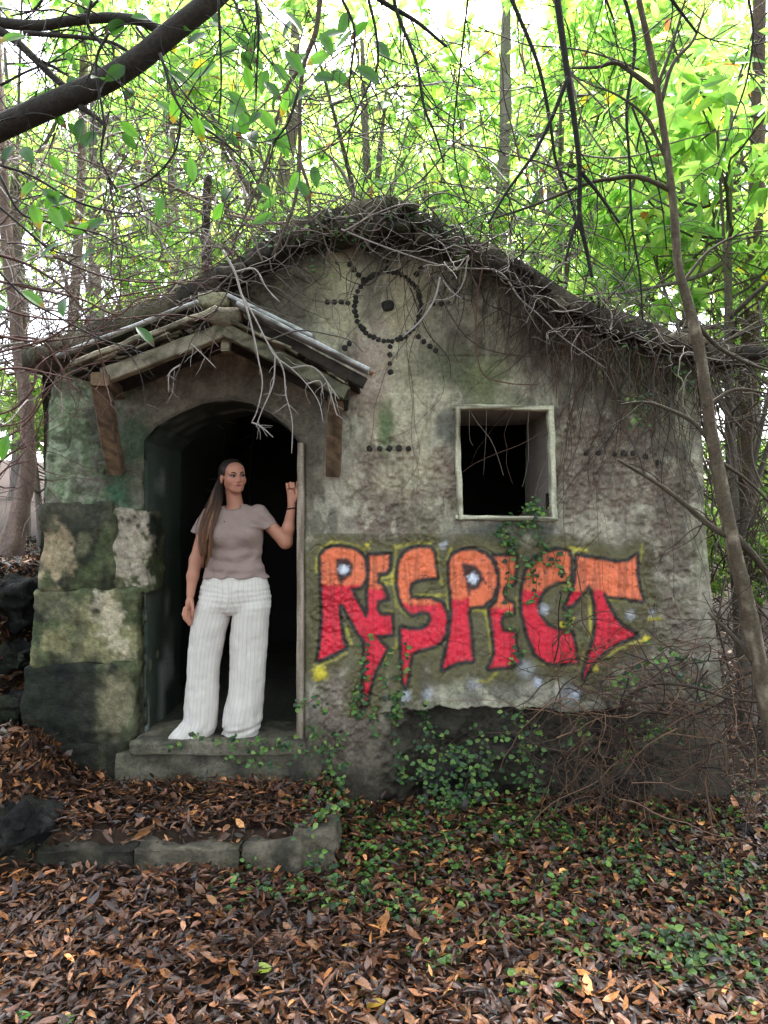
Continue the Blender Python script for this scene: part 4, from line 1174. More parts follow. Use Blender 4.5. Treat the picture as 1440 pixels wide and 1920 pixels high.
# --- body
bd = Field((WX(336), PD - 0.30, 0.36), (WX(566), PD + 0.24, WZ(852)), 0.0042)
yaw = math.radians(32)
Rh = np.array(Matrix.Rotation(yaw, 3, 'Z') @ Matrix.Rotation(math.radians(-4), 3, 'Y'))
HC = W(438.5, 893.5, -0.012)
def H3(x, y, z): return HC + Rh @ np.array([x, y, z])
def hell(c, r, k=0.02, op='add'): bd.ell(H3(*c), r, k, op, Rh)
def hcap(a, b, ra, rb, k=0.012, op='add'): bd.cap(H3(*a), H3(*b), ra, rb, k, op)
hell((0, 0.022, 0.030), (0.069, 0.086, 0.072))
hell((0, -0.022, -0.022), (0.056, 0.060, 0.072), 0.03)
hell((0, -0.045, -0.070), (0.034, 0.034, 0.028), 0.03)
hcap((0, -0.066, -0.086), (0, -0.066, -0.088), 0.013, 0.013, 0.02)          # chin
for sx in (-1, 1):
    hell((sx * 0.037, -0.046, -0.026), (0.024, 0.026, 0.024), 0.022)           # cheeks
    hcap((sx * 0.048, 0.0, -0.045), (sx * 0.022, -0.050, -0.080), 0.011, 0.010, 0.022)   # jaw line
    hell((sx * 0.0715, 0.018, -0.012), (0.008, 0.017, 0.030), 0.008)            # ears
hell((0, -0.048, 0.035), (0.050, 0.032, 0.040), 0.03)                          # forehead
for sx in (-1, 1):
    hell((sx * 0.029, -0.092, -0.001), (0.0165, 0.016, 0.0105), 0.010, 'sub')   # eye sockets
    hcap((sx * 0.012, -0.079, 0.014), (sx * 0.043, -0.069, 0.015), 0.007, 0.006, 0.012)
hcap((0, -0.080, 0.006), (0, -0.097, -0.030), 0.0065, 0.0090, 0.012)          # nose
hcap((-0.010, -0.086, -0.034), (0.010, -0.086, -0.034), 0.0070, 0.0070, 0.008)
hell((0, -0.072, -0.056), (0.026, 0.012, 0.017), 0.014)                        # mouth area
hcap((-0.017, -0.077, -0.0545), (0.017, -0.077, -0.0545), 0.0046, 0.0046, 0.006)
hcap((-0.014, -0.077, -0.0645), (0.014, -0.077, -0.0645), 0.0058, 0.0058, 0.006)
hcap((-0.022, -0.087, -0.0595), (0.022, -0.087, -0.0595), 0.0042, 0.0042, 0.004, 'sub')
bd.cap(H3(0, 0.030, -0.060), W(439, 950, 0.035), 0.045, 0.051, 0.03)           # neck
bd.cap(W(427, 962, 0.03), W(400, 972, 0.03), 0.036, 0.034, 0.03); bd.cap(W(451, 962, 0.03), W(478, 968, 0.03), 0.036, 0.034, 0.03)
bd.loft([(WZ(958), WX(439), PD + 0.03, 0.085, 0.055), (WZ(985), WX(440), PD + 0.01, 0.13, 0.07), (WZ(1040), WX(440), PD, 0.125, 0.07), (WZ(1085), WX(441), PD, 0.15, 0.08), (WZ(1125), WX(440), PD, 0.16, 0.08)], 0.03)
# legs under the trousers, feet
for hip, knee, ank, toe in (((406, 1140), (386, 1240), (374, 1360), (333, 1379)), ((470, 1140), (466, 1240), (455, 1360), (444, 1378))):
    bd.cap(W(*hip), W(*knee, -0.01), 0.062, 0.048, 0.02); bd.cap(W(*knee, -0.01), W(*ank, 0.0), 0.050, 0.036, 0.02)
    bd.cap(W(*ank, 0.0), W(toe[0] + 6, toe[1] - 2, -0.075), 0.034, 0.022, 0.02)
for i in range(5):
    bd.cap(W(333 + 2.5 * i, 1378, -0.08), W(325 + 4.0 * i, 1380.5 + 0.3 * i, -0.115 - 0.004 * i), 0.012, 0.0085 + (0.003 if i == 4 else 0), 0.005)
# hanging arm (left in the picture)
sh, el, wr = W(384, 982, 0.01), W(368, 1050, 0.0), W(361, 1113, -0.045)
bd.cap(sh, el, 0.036, 0.039, 0.02); bd.cap(el, W(363, 1080, -0.02), 0.041, 0.035, 0.02); bd.cap(W(363, 1080, -0.02), wr, 0.035, 0.0245, 0.02)
bd.ell(W(360.5, 1129, -0.055), (0.026, 0.030, 0.044), 0.012)
fk = 0.004
for (b0, b1, b2, b3, r) in [((353, 1137, -0.075), (351.5, 1148, -0.088), (354, 1156, -0.088), (357, 1162, -0.080), 0.0085),
                            ((356, 1140, -0.072), (356, 1152, -0.085), (359, 1161, -0.085), (362, 1168, -0.078), 0.009),
                            ((359, 1141, -0.058), (360, 1153, -0.070), (362.5, 1161, -0.070), (364.5, 1167, -0.064), 0.009),
                            ((361, 1140, -0.042), (363, 1150, -0.052), (365, 1157, -0.052), (366.5, 1162, -0.048), 0.008),
                            ((365, 1122, -0.080), (369, 1131, -0.098), (370.5, 1141, -0.102), (369.5, 1149, -0.100), 0.0095)]:
    bd.cap(W(*b0), W(*b1), r * 1.12, r * 1.05, 0.008); bd.cap(W(*b1), W(*b2), r * 1.05, r, fk); bd.cap(W(*b2), W(*b3), r * 0.98, r * 0.82, fk)
# raised arm, hand on the door post
sh, el, wr = W(487, 966, 0.01), W(535, 1016, 0.01), W(548, 951, -0.03)
bd.cap(sh, el, 0.040, 0.042, 0.02); bd.cap(el, W(541, 990, -0.01), 0.041, 0.036, 0.02); bd.cap(W(541, 990, -0.01), wr, 0.036, 0.0245, 0.02)
bd.cap(W(548.0, 944, -0.035), W(547.5, 923, -0.035), 0.024, 0.026, 0.012); bd.ell(W(552.0, 932, -0.035), (0.024, 0.018, 0.036), 0.012)
for (b0, b1, b2, b3, r) in [((542.5, 925, -0.030), (539.5, 913, -0.032), (540.5, 908.5, -0.055), (542.5, 916, -0.064), 0.0085),
                            ((547.0, 923, -0.030), (545.5, 911, -0.030), (546.5, 906.5, -0.054), (548.0, 915, -0.066), 0.009),
                            ((551.5, 923, -0.032), (551.5, 912, -0.030), (552.0, 907.5, -0.050), (552.5, 915, -0.062), 0.009),
                            ((555.5, 925, -0.034), (557.5, 914, -0.034), (558.3, 908.5, -0.034), (558.5, 904, -0.036), 0.0078),
                            ((554.5, 939, -0.045), (558.5, 931, -0.056), (559.0, 924, -0.060), (558.0, 918, -0.060), 0.0092)]:
    bd.cap(W(*b0), W(*b1), r * 1.12, r * 1.05, 0.006); bd.cap(W(*b1), W(*b2), r * 1.05, r, fk); bd.cap(W(*b2), W(*b3), r * 0.98, r * 0.82, fk)
Vb, qb = bd.mesh()
Vb = laplace(Vb, qb, 1, 0.4)
L = (Vb - HC) @ Rh
cb = np.zeros((len(Vb), 3)) + A(182, 126, 104, 0.95)
n = fbm(Vb[:, 0] * 40, Vb[:, 1] * 40, Vb[:, 2] * 40, seed=301)
cb = cb * (0.92 + 0.16 * n)[:, None]
inh = (np.abs(L[:, 2]) < 0.13) & (np.abs(L[:, 0]) < 0.1) & (np.abs(L[:, 1]) < 0.13)
def fm(c, r): return np.where(inh, np.exp(-(((L - np.asarray(c)) / np.asarray(r)) ** 2).sum(1)), 0)
for sx in (-1, 1):
    cb = mixc2(cb, A(186, 108, 92, 0.95), fm((sx * 0.04, -0.06, -0.028), (0.022, 0.03, 0.02)) * 0.4)
    cb = mixc2(cb, A(70, 44, 38, 1.0), fm((sx * 0.029, -0.077, 0.004), (0.019, 0.02, 0.008)) * 0.7)
cb = mixc2(cb, A(156, 84, 84, 1.1), np.clip(fm((0, -0.08, -0.0595), (0.019, 0.02, 0.0095)) * 1.4, 0, 0.85))
cb = mixc2(cb, A(70, 30, 32, 1.0), np.clip(fm((0, -0.083, -0.0595), (0.019, 0.014, 0.0026)) * 1.5, 0, 0.9))
M_SKIN = mat_attr('skin', 0.5, 160, 0.05, 200, 0.0, 0.4)
M_SKIN.node_tree.nodes['Principled BSDF'].inputs['Subsurface Weight'].default_value = 0.08
M_SKIN.node_tree.nodes['Principled BSDF'].inputs['Subsurface Radius'].default_value = (0.01, 0.004, 0.002)
body = child('body', make_mesh('body', Vb, qb, cb), M_SKIN, person)

# eyes, brows, nails
def ellip_mesh(name, c, r, R, n=14, colfn=None):
    th = np.linspace(0, np.pi, n); ph = np.linspace(0, 2 * np.pi, n * 2, endpoint=False)
    T, Pp = np.meshgrid(th, ph, indexing='ij')
    q = np.stack([np.sin(T) * np.cos(Pp), np.cos(T) * -1.0, np.sin(T) * np.sin(Pp)], -1).reshape(-1, 3)
    V = (q * np.asarray(r)) @ np.asarray(R).T + np.asarray(c)
    m = n * 2
    i, j = np.meshgrid(np.arange(n - 1), np.arange(m), indexing='ij'); j2 = (j + 1) % m
    F = np.stack([i * m + j, i * m + j2, (i + 1) * m + j2, (i + 1) * m + j], -1).reshape(-1, 4)
    return make_mesh(name, V, F, colfn(q))
def eye_col(q):
    gz = np.array([0.42, -0.88, 0.0]); gz /= np.linalg.norm(gz)      # looking further to the side
    d = q @ gz
    c = np.zeros((len(q), 3)) + A(150, 140, 136)
    c = mixc2(c, A(36, 27, 22), sstep(0.66, 0.74, d)); return mixc2(c, A(8, 8, 8), sstep(0.86, 0.9, d))
M_EYE = mat_attr('eye', 0.12, 50, 0.0, 50, 0.0, 0.5)
M_BROW = mat_attr('brow_hair', 0.7, 80, 0.2, 80, 0.0, 0.2)
for sx in (-1, 1):
    child('eye', ellip_mesh('eye', H3(sx * 0.029, -0.0705, -0.0015), (0.0115, 0.0112, 0.0088), Rh, 16, eye_col), M_EYE, body)
    pb = [H3(sx * x, y, z) for x, y, z in ((0.012, -0.0865, 0.0145), (0.024, -0.0855, 0.0205), (0.036, -0.079, 0.0205), (0.046, -0.068, 0.0155))]
    V, Fs_ = tube_geo(catmull(pb, 4), np.interp(np.linspace(0, 1, 13), [0, 0.3, 1], [0.0034, 0.0042, 0.0018]), 6)
    child('eyebrow', make_mesh('eyebrow', V, Fs_, np.zeros((len(V), 3)) + A(50, 36, 30)), M_BROW, body)
    pl = [H3(sx * x, y, z) for x, y, z in ((0.015, -0.0785, 0.000), (0.022, -0.0832, 0.0060), (0.031, -0.0832, 0.0072), (0.039, -0.0770, 0.0045), (0.044, -0.0710, 0.0005))]
    V, Fs_ = tube_geo(catmull(pl, 4), 0.0023, 5)
    child('eyelash', make_mesh('eyelash', V, Fs_, np.zeros((len(V), 3)) + A(26, 20, 18)), M_BROW, body)

# --- t-shirt
sf = Field((WX(348), PD - 0.26, WZ(1088)), (WX(530), PD + 0.22, WZ(938)), 0.0048)
def half(l, r): return float((WX(r) - WX(l)) / 2)
rows = []
for py, l, r, ry, cy in [(946, 422, 462, 0.060, 0.03), (951, 408, 474, 0.075, 0.025), (957, 394, 488, 0.085, 0.02), (966, 387, 493, 0.092, 0.012), (985, 386, 495, 0.104, 0.0), (1000, 388, 496, 0.110, -0.005), (1015, 391, 494, 0.108, -0.004), (1030, 393, 490, 0.102, 0.0), (1045, 391.5, 490, 0.102, 0.0), (1062, 387, 496, 0.108, 0.0), (1082, 380.5, 503.5, 0.118, 0.0)]:
    rows.append((float(WZ(py)), float(WX((l + r) / 2)), PD + cy, half(l, r), ry))
sf.loft(rows, 0.02)
sf.ell(W(416, 1003, -0.070), (0.070, 0.062, 0.062), 0.035); sf.ell(W(468, 1001, -0.070), (0.070, 0.062, 0.062), 0.035)
sf.cap(W(392, 966, 0.012), W(367.5, 1003, 0.005), 0.052, 0.042, 0.03)
sf.cap(W(484, 961, 0.012), W(512, 993, 0.006), 0.054, 0.045, 0.03)
def cut(fn, lo, hi, k=0.004): sf.put(fn, lo, hi, k, 0.0, 'sub')
allo, alhi = sf.lo, sf.lo + sf.h * sf.n
def plane(p, nrm):
    nrm = np.asarray(nrm, float) / np.linalg.norm(nrm)
    return lambda x, y, z: -((x - p[0]) * nrm[0] + (y - p[1]) * nrm[1] + (z - p[2]) * nrm[2])
ps = W(367.5, 1000); cut(plane(ps, (-0.28, 0, -1)), (allo[0], allo[1], allo[2]), (float(WX(382.5)), alhi[1], float(WZ(990))))
ps = W(507, 986.5); cut(plane(ps, (0.34, 0, -1)), (float(WX(495)), allo[1], float(WZ(1030))), alhi)
sf.ell(W(437, 947, -0.05), (0.062, 0.080, 0.028), 0.008, 'sub')                  # neckline
sf.cap(W(439, 930, 0.03), W(439, 950, 0.02), 0.058, 0.060, 0.006, 'sub')
bm = np.abs(sf.f) < 0.02; ix = np.argwhere(bm); g = [sf.lo[i] + sf.h * ix[:, i] for i in range(3)]
# folds: pulls from the raised armpit, creases at the waist
uu = 720 + g[0] / PS; vv = 960 - (g[2] - CAM_Z) / PS
fold = 0.0100 * np.sin((vv - 0.35 * (uu - 440)) / 4.6 + 3 * fbm(uu / 30, vv / 30, seed=311, octv=2)) * np.exp(-((uu - 486) / 22) ** 2 - ((vv - 985) / 12) ** 2) * 1.6
fold += 0.0050 * np.sin(vv / 4.2 + 5 * fbm(uu / 40, vv / 20, seed=312, octv=2)) * np.exp(-((vv - 1052) / 22) ** 2)
fold += 0.0040 * np.sin((uu + 0.6 * vv) / 7.0 + 6 * fbm(uu / 26, vv / 26, seed=315, octv=2)) * sstep(1010, 1050, vv)
fold += 0.0150 * (fbm(uu / 22, vv / 16, g[1] * 8, seed=313, octv=3) - 0.5)
sf.f[bm] += fold.astype(np.float32)
Vs_, qs_ = sf.mesh(); Vs_ = laplace(Vs_, qs_, 1, 0.4)
n = fbm(Vs_[:, 0] * 30, Vs_[:, 1] * 30, Vs_[:, 2] * 30, seed=314)
cs = A(153, 132, 126, 0.90) * (0.93 + 0.14 * n)[:, None]
M_SHIRT = mat_attr('cotton_jersey', 0.92, 220, 0.06, 400, 0.15, 0.12, 0.002)
shirt = child('t_shirt', make_mesh('t_shirt', Vs_, qs_, cs), M_SHIRT, person)
# collar rib and a button
cp = [W(437 + 20.5 * math.sin(t), 951 + 6.5 * math.cos(t) - 2.0 * math.sin(t), -0.055 * math.cos(t) + 0.015) for t in np.linspace(-1.9, 1.9, 15)]
V, Fs_ = tube_geo(np.array(cp), 0.0055, 6); child('collar', make_mesh('collar', V, Fs_, np.zeros((len(V), 3)) + A(144, 124, 114, 0.9)), M_SHIRT, shirt)
child('button', ellip_mesh('button', W(429.5, 977.5, -0.122), (0.0045, 0.003, 0.0045), np.eye(3), 8, lambda q: np.zeros((len(q), 3)) + A(84, 66, 66)), M_SHIRT, shirt)

# --- trousers
tf = Field((WX(312), PD - 0.22, WZ(1386)), (WX(520), PD + 0.22, WZ(1070)), 0.0048)
def lrow(py, l, r, ry, cy=0.0): return (float(WZ(py)), float(WX((l + r) / 2)), PD + cy, half(l, r), ry)
tf.loft([lrow(1074, 388, 496, 0.098), lrow(1081, 381.5, 502, 0.109), lrow(1100, 376, 505.5, 0.116), lrow(1120, 372, 508, 0.120), lrow(1134, 372, 506, 0.112), lrow(1144, 382, 496, 0.098), lrow(1152, 405, 470, 0.07)], 0.012)
LEGL = [lrow(1112, 380, 438, 0.100), lrow(1135, 368, 439, 0.114), lrow(1164, 360.5, 430, 0.108), lrow(1190, 356, 422, 0.104), lrow(1222, 352.5, 416, 0.100), lrow(1265, 350.5, 410.5, 0.100), lrow(1313, 347.5, 409, 0.108), lrow(1345, 345.5, 408, 0.118), lrow(1362, 340, 406, 0.126), lrow(1377, 328, 400, 0.132)]
LEGR = [lrow(1112, 440, 500, 0.100), lrow(1135, 437.5, 508, 0.114), lrow(1162, 434, 504.5, 0.108), lrow(1200, 433.5, 501.5, 0.102), lrow(1235, 433.5, 498.8, 0.100), lrow(1284, 431, 495, 0.102), lrow(1313, 426, 494, 0.106), lrow(1345, 418, 491, 0.114), lrow(1358, 417, 489, 0.114), lrow(1366, 422, 486, 0.104), lrow(1377, 417, 484, 0.110)]
tf.loft(LEGL, 0.009); tf.loft(LEGR, 0.009)
tf.cap(W(350, 1360, -0.06), W(327, 1374.5, -0.088), 0.032, 0.012, 0.03); tf.cap(W(362, 1366, -0.08), W(340, 1375, -0.095), 0.03, 0.012, 0.03)
bm = np.abs(tf.f) < 0.02; ix = np.argwhere(bm); g = [tf.lo[i] + tf.h * ix[:, i] for i in range(3)]
uu = 720 + g[0] / PS; vv = 960 - (g[2] - CAM_Z) / PS
legc = np.where(uu < 436 - (vv - 1140) * 0.06, 1, 0)
d1 = 0.0011 * np.sin(vv / 1.5 + np.abs(uu - 437) * 0.07 + 4 * fbm(uu / 30, vv / 16, seed=321, octv=2)) * np.exp(-((vv - 1118) / 26) ** 2)
d2 = 0.0100 * (fbm(uu / 9, vv / 70, g[1] * 6, seed=322, octv=3) - 0.5) * 2 * sstep(1110, 1190, vv)
d3 = 0.0075 * (fbm(uu / 24, vv / 24, g[1] * 10, seed=323, octv=3) - 0.5) * 2
d4 = 0.0060 * np.sin(vv / 2.6 + uu * 0.12) * np.exp(-((vv - 1363) / 9) ** 2) * (1 - legc)
d5 = 0.0050 * np.sin(uu / 3.4 + vv / 9.0) * np.exp(-((vv - 1368) / 14) ** 2) * legc
fly = 0.006 * np.exp(-((uu - 439) / 2.2) ** 2) * (vv < 1146) * (g[1] < PD)
tf.f[bm] += (d1 + d2 + d3 + d4 + d5 + fly).astype(np.float32)
Vt_, qt_ = tf.mesh(); Vt_ = laplace(Vt_, qt_, 1, 0.35)
pu = 720 + Vt_[:, 0] / PS; pv = 960 - (Vt_[:, 2] - CAM_Z) / PS
isl = pu < np.interp(pv, [1070, 1147, 1200, 1300, 1380], [439, 438, 426, 419, 406])
def legu(rows, top):
    r = np.array(sorted(rows)); z = Vt_[:, 2]
    cx, cy, rx, ry = [np.interp(z, r[:, 0], r[:, i]) for i in (1, 2, 3, 4)]
    return np.arctan2((Vt_[:, 0] - cx) / rx, -(Vt_[:, 1] - cy) / ry)
su = np.where(isl, legu(LEGL, 0), legu(LEGR, 0) + 0.2)
m, nt, bs, out = mat_new('pinstripe_linen')
at = nt.nodes.new('ShaderNodeAttribute'); at.attribute_name = 'stripe_u'
ad = nt.nodes.new('ShaderNodeMath'); ad.operation = 'MULTIPLY'; ad.inputs[1].default_value = 4.3
fr_n = nt.nodes.new('ShaderNodeMath'); fr_n.operation = 'FRACT'
pp = nt.nodes.new('ShaderNodeMath'); pp.operation = 'PINGPONG'; pp.inputs[1].default_value = 0.5
nt.links.new(at.outputs['Fac'], ad.inputs[0]); nt.links.new(ad.outputs[0], fr_n.inputs[0]); nt.links.new(fr_n.outputs[0], pp.inputs[0])
mr = nt.nodes.new('ShaderNodeMapRange'); mr.inputs['From Min'].default_value = 0.03; mr.inputs['From Max'].default_value = 0.09
mr.inputs['To Min'].default_value = 0.30; mr.inputs['To Max'].default_value = 0.0
nt.links.new(pp.outputs[0], mr.inputs['Value'])
mx = nt.nodes.new('ShaderNodeMix'); mx.data_type = 'RGBA'
mx.inputs['A'].default_value = (*A(228, 219, 212, 0.80), 1); mx.inputs['B'].default_value = (*A(128, 116, 104, 0.8), 1)
nt.links.new(mr.outputs[0], mx.inputs['Factor']); nt.links.new(mx.outputs['Result'], bs.inputs['Base Color'])
bs.inputs['Roughness'].default_value = 0.9; bs.inputs['Specular IOR Level'].default_value = 0.15
geo = nt.nodes.new('ShaderNodeNewGeometry'); nz = nt.nodes.new('ShaderNodeTexNoise'); nz.inputs['Scale'].default_value = 90; nz.inputs['Detail'].default_value = 5
nt.links.new(geo.outputs['Position'], nz.inputs['Vector'])
bp = nt.nodes.new('ShaderNodeBump'); bp.inputs['Strength'].default_value = 0.35; bp.inputs['Distance'].default_value = 0.004
nt.links.new(nz.outputs['Fac'], bp.inputs['Height']); nt.links.new(bp.outputs[0], bs.inputs['Normal'])
trousers = child('trousers', make_mesh('trousers', Vt_, qt_, None, attrs={'stripe_u': su}), m, person)

# --- hair: a cap on the skull and one long fall of strands over the shoulder
M_HAIR = mat_attr('hair', 0.5, 60, 0.25, 60, 0.0, 0.3)
hf = Field(HC - 0.16, HC + 0.16, 0.0045)
hf.ell(H3(0, 0.028, 0.032), (0.078, 0.094, 0.080), 0.01, 'add', Rh)
hf.ell(H3(0, 0.060, -0.02), (0.066, 0.062, 0.085), 0.03, 'add', Rh)
hf.ell(H3(0.0, -0.085, -0.035), (0.0735, 0.082, 0.094), 0.012, 'sub', Rh)         # face
hf.ell(H3(-0.078, 0.005, -0.03), (0.022, 0.034, 0.042), 0.01, 'sub', Rh)
Vh, qh = hf.mesh()
Lh = (Vh - HC) @ Rh
hn = 0.003 * np.sin(90 * np.arctan2(Lh[:, 2] - 0.02, Lh[:, 1] - 0.05) * 0.5)
ch = A(40, 32, 30, 1.0) * (0.8 + 0.4 * fbm(Lh[:, 0] * 120, Lh[:, 1] * 14, Lh[:, 2] * 14, seed=331))[:, None]
hair = child('hair', make_mesh('hair', Vh + 0 * hn[:, None], qh, ch), M_HAIR, person)
tag(hair, 'long brown hair swept over one shoulder')
mb = MB()
cen = np.array([(424, 878, 0.030), (417, 892, 0.020), (412, 908, 0.000), (408, 925, -0.020), (406, 945, -0.050), (403, 965, -0.090), (399, 990, -0.120), (396, 1015, -0.125), (393, 1040, -0.118), (390, 1062, -0.112)], float)
wid = np.array([7, 6.5, 8, 10, 12, 12.5, 13, 13, 11.5, 7])
rg = random.Random(3)
locks = [(rg.uniform(-0.95, 0.95), rg.gauss(0, 0.5), rg.uniform(0, 6.28), rg.uniform(0.8, 1.5), rg.uniform(1.5, 5.5), rg.uniform(0.62, 1.0), rg.uniform(0.5, 1.7)) for _ in range(22)]
for s_ in range(400):
    lk = locks[s_ % len(locks)]
    a, b = lk[0] + rg.gauss(0, 0.10), lk[1] + rg.gauss(0, 0.12)
    a = max(-1.15, min(1.15, a)); ph, fq, am = lk[2] + rg.gauss(0, 0.18), lk[3], lk[4] * rg.uniform(0.85, 1.15)
    if rg.random() < 0.10: a += rg.gauss(0, 0.35); am *= 1.6
    end = min(1.0, lk[5] + rg.uniform(-0.08, 0.06))
    pts = []
    for i, (x, y, d) in enumerate(cen):
        t = i / (len(cen) - 1)
        if t > end + 0.01: break
        pts.append(W(x + a * wid[i] + am * t * math.sin(ph + fq * i), y + 2 * b * t, d - 0.030 * (1 - a * a) * min(1, t * 4) + 0.016 * b))
    if len(pts) < 4: continue
    cv = catmull(np.array(pts), 3)
    tt = np.linspace(0, 1, len(cv))
    V, Fs_ = tube_geo(cv, np.interp(tt, [0, 0.1, 0.75, 1], [0.0016, 0.0026, 0.0024, 0.0007]), 4)
    k_ = lk[6] * rg.uniform(0.8, 1.2)
    c = mixc(A(36, 28, 25, 1.0) * k_, A(112, 78, 58, 1.0) * k_, np.repeat(sstep(0.25, 1.0, tt), 4))
    c = np.concatenate([c, c[:1], c[-1:]])
    mb.add(V, Fs_, c)
child('hair_fall', mb.mesh('hair_fall'), M_HAIR, hair)
# band on the raised wrist
t = np.linspace(0, 2 * np.pi, 20)
bc = W(547.4, 953.5, -0.029)
ring = np.stack([bc[0] + 0.0275 * np.cos(t), bc[1] + 0.0275 * np.sin(t), bc[2] + 0.004 * np.cos(t)], -1)
V, Fs_ = tube_geo(ring, 0.0045, 6, cap=False)
child('wristband', make_mesh('wristband', V, Fs_, np.zeros((len(V), 3)) + A(22, 20, 20)), M_BROW, person)
# ------------------------------------------------------------------ background trees
def rand_curve(start, d, length, n=9, wob=0.25, grav=0.0, rg=random):
    p = np.asarray(start, float).copy(); d = np.asarray(d, float); d = d / np.linalg.norm(d)
    st = length / (n - 1); pts = [p.copy()]
    for i in range(n - 1):
        d = d + np.array([rg.gauss(0, wob), rg.gauss(0, wob), rg.gauss(0, wob)]) + np.array([0, 0, -grav])
        d = d / np.linalg.norm(d); p = p + d * st; pts.append(p.copy())
    return np.array(pts)

GREENS = [A(140, 174, 96), A(118, 158, 84), A(158, 188, 112), A(104, 144, 78), A(172, 192, 120), A(92, 132, 70)]
def green_cols(n, rg, dull=0.0, bright=1.0, yellow=0.014):
    base = np.array(GREENS)[rg.integers(0, len(GREENS), n)] * 0.74 * bright
    base = base * rg.uniform(0.75, 1.25, (n, 1))
    y = rg.random(n) < yellow
    base[y] = A(190, 176, 60) * 0.75
    b = rg.random(n) < yellow * 0.3
    base[b] = A(120, 78, 46) * 0.8
    return base * (1 - dull) + A(120, 130, 100) * 0.6 * dull

LT = [leaf_template(0.34, c, 0.05) for c in (0.3, 0.9, -0.3)]
def whorl_leaves(mb, centers, dirs, rg, L=0.13, nl=7, droop=0.35, cols=None, tm=None):
    """leaves in whorls at twig tips"""
    n = len(centers)
    d = dirs / np.linalg.norm(dirs, axis=1, keepdims=True)
    ref = np.where(np.abs(d[:, 2:3]) > 0.9, np.array([[1.0, 0, 0]]), np.array([[0, 0, 1.0]]))
    a = np.cross(d, ref); a /= np.linalg.norm(a, axis=1, keepdims=True); b = np.cross(d, a)
    for k in range(nl):
        t = 2 * np.pi * k / nl + rg.uniform(0, 0.8, n)
        lean = rg.uniform(0.15, 0.9, n)[:, None]
        ld = np.cos(t)[:, None] * a + np.sin(t)[:, None] * b
        ld = ld + d * lean + np.array([0, 0, -1.0]) * droop * rg.uniform(0.3, 1.4, (n, 1))
        ld = ld + rg.normal(size=(n, 3)) * 0.15
        up = d + rg.normal(size=(n, 3)) * 0.35
        R = basis(ld, up)
        keep = rg.random(n) < 0.88
        pos = centers - d * rg.uniform(0, 0.06, (n, 1))
        c = cols[rg.integers(0, len(cols), n)] * rg.uniform(0.8, 1.2, (n, 1))
        scatter(mb, (tm or LT)[k % 3], pos[keep], R[keep], (L * rg.uniform(0.65, 1.2, n))[keep], c[keep], rg.uniform(0.8, 1.25, n)[keep])

def make_tree_meshes(seed, height, rx, rz, zc, nw, L, r0, lean=(0, 0), dull=0.0, bright=1.0, nbr=26, lobes=8, nl=7):
    """trunk + limbs mesh and crown mesh, origin at the base"""
    rg = random.Random(seed); rn = np.random.default_rng(seed)
    tr = MB()
    bark = A(118, 108, 100, 0.9)
    tp = [np.array([lean[0] * t * height + 0.12 * math.sin(3 * t + seed), lean[1] * t * height + 0.1 * math.cos(2.3 * t + seed * 2), t * height - 0.3 * (t == 0)]) for t in np.linspace(0, 1, 9)]
    cv = catmull(np.array(tp), 4); tt = np.linspace(0, 1, len(cv))
    V, Fs_ = tube_geo(cv, r0 * (1 - 0.82 * tt) * (1 + 0.5 * np.exp(-tt * 22)), 9)
    tr.add(V, Fs_, bark[None] * (0.7 + 0.6 * fbm(V[:, 0] * 14, V[:, 1] * 14, V[:, 2] * 3, seed=seed))[:, None])
    # clumps of foliage: lobes in the crown's volume
    cen = []; dirs = []
    top = np.array([tp[-1][0], tp[-1][1], zc])
    lob = []
    for i in range(lobes):
        v = rn.normal(size=3); v /= np.linalg.norm(v); rr_ = rn.uniform(0.35, 0.95)
        lob.append((top + v * np.array([rx, rx, rz]) * rr_, rn.uniform(0.28, 0.5) * min(rx, rz)))
    for c, r in lob:
        # limb to the lobe
        t0 = rn.uniform(0.25, 0.85); s0 = cv[int(t0 * (len(cv) - 1))]
        mid = (s0 + c) / 2 + rn.normal(size=3) * 0.18
        lb = catmull(np.array([s0, mid, c]), 6)
        V, Fs_ = tube_geo(lb, np.linspace(r0 * 0.34, 0.010, len(lb)), 5); tr.add(V, Fs_, bark * 0.85)
        m = max(8, int(nw * (r ** 2) / sum(q[1] ** 2 for q in lob)))
        v = rn.normal(size=(m, 3)); v /= np.linalg.norm(v, axis=1, keepdims=True)
        p = c + v * r * np.array([1.15, 1.15, 0.8]) * (rn.random((m, 1)) ** 0.45)
        cen.append(p); dirs.append(v + np.array([0, 0, 0.25]))
        for j in range(max(3, m // 9)):
            tw = catmull(np.array([c + rn.normal(size=3) * 0.1, (c + p[j]) / 2 + rn.normal(size=3) * 0.08, p[j]]), 3)
            V, Fs_ = tube_geo(tw, np.linspace(0.009, 0.003, len(tw)), 3, cap=False); tr.add(V, Fs_, bark * 0.6)
    for j in range(nbr):       # bare inner twigs
        s0 = cv[rg.randint(len(cv) // 4, len(cv) - 1)]
        tw = rand_curve(s0, (rg.gauss(0, 1), rg.gauss(0, 1), rg.uniform(-0.3, 0.9)), rg.uniform(0.6, 1.8), 9, 0.28, 0.03, rg)
        V, Fs_ = tube_geo(tw, np.linspace(0.014, 0.003, 9), 4, cap=False); tr.add(V, Fs_, bark * 0.55)
    cen = np.concatenate(cen); dirs = np.concatenate(dirs)
    lf = MB()
    whorl_leaves(lf, cen, dirs, rn, L, nl, 0.45, green_cols(400, rn, dull, bright))
    return tr.mesh('trunk'), lf.mesh('crown', smooth=False)

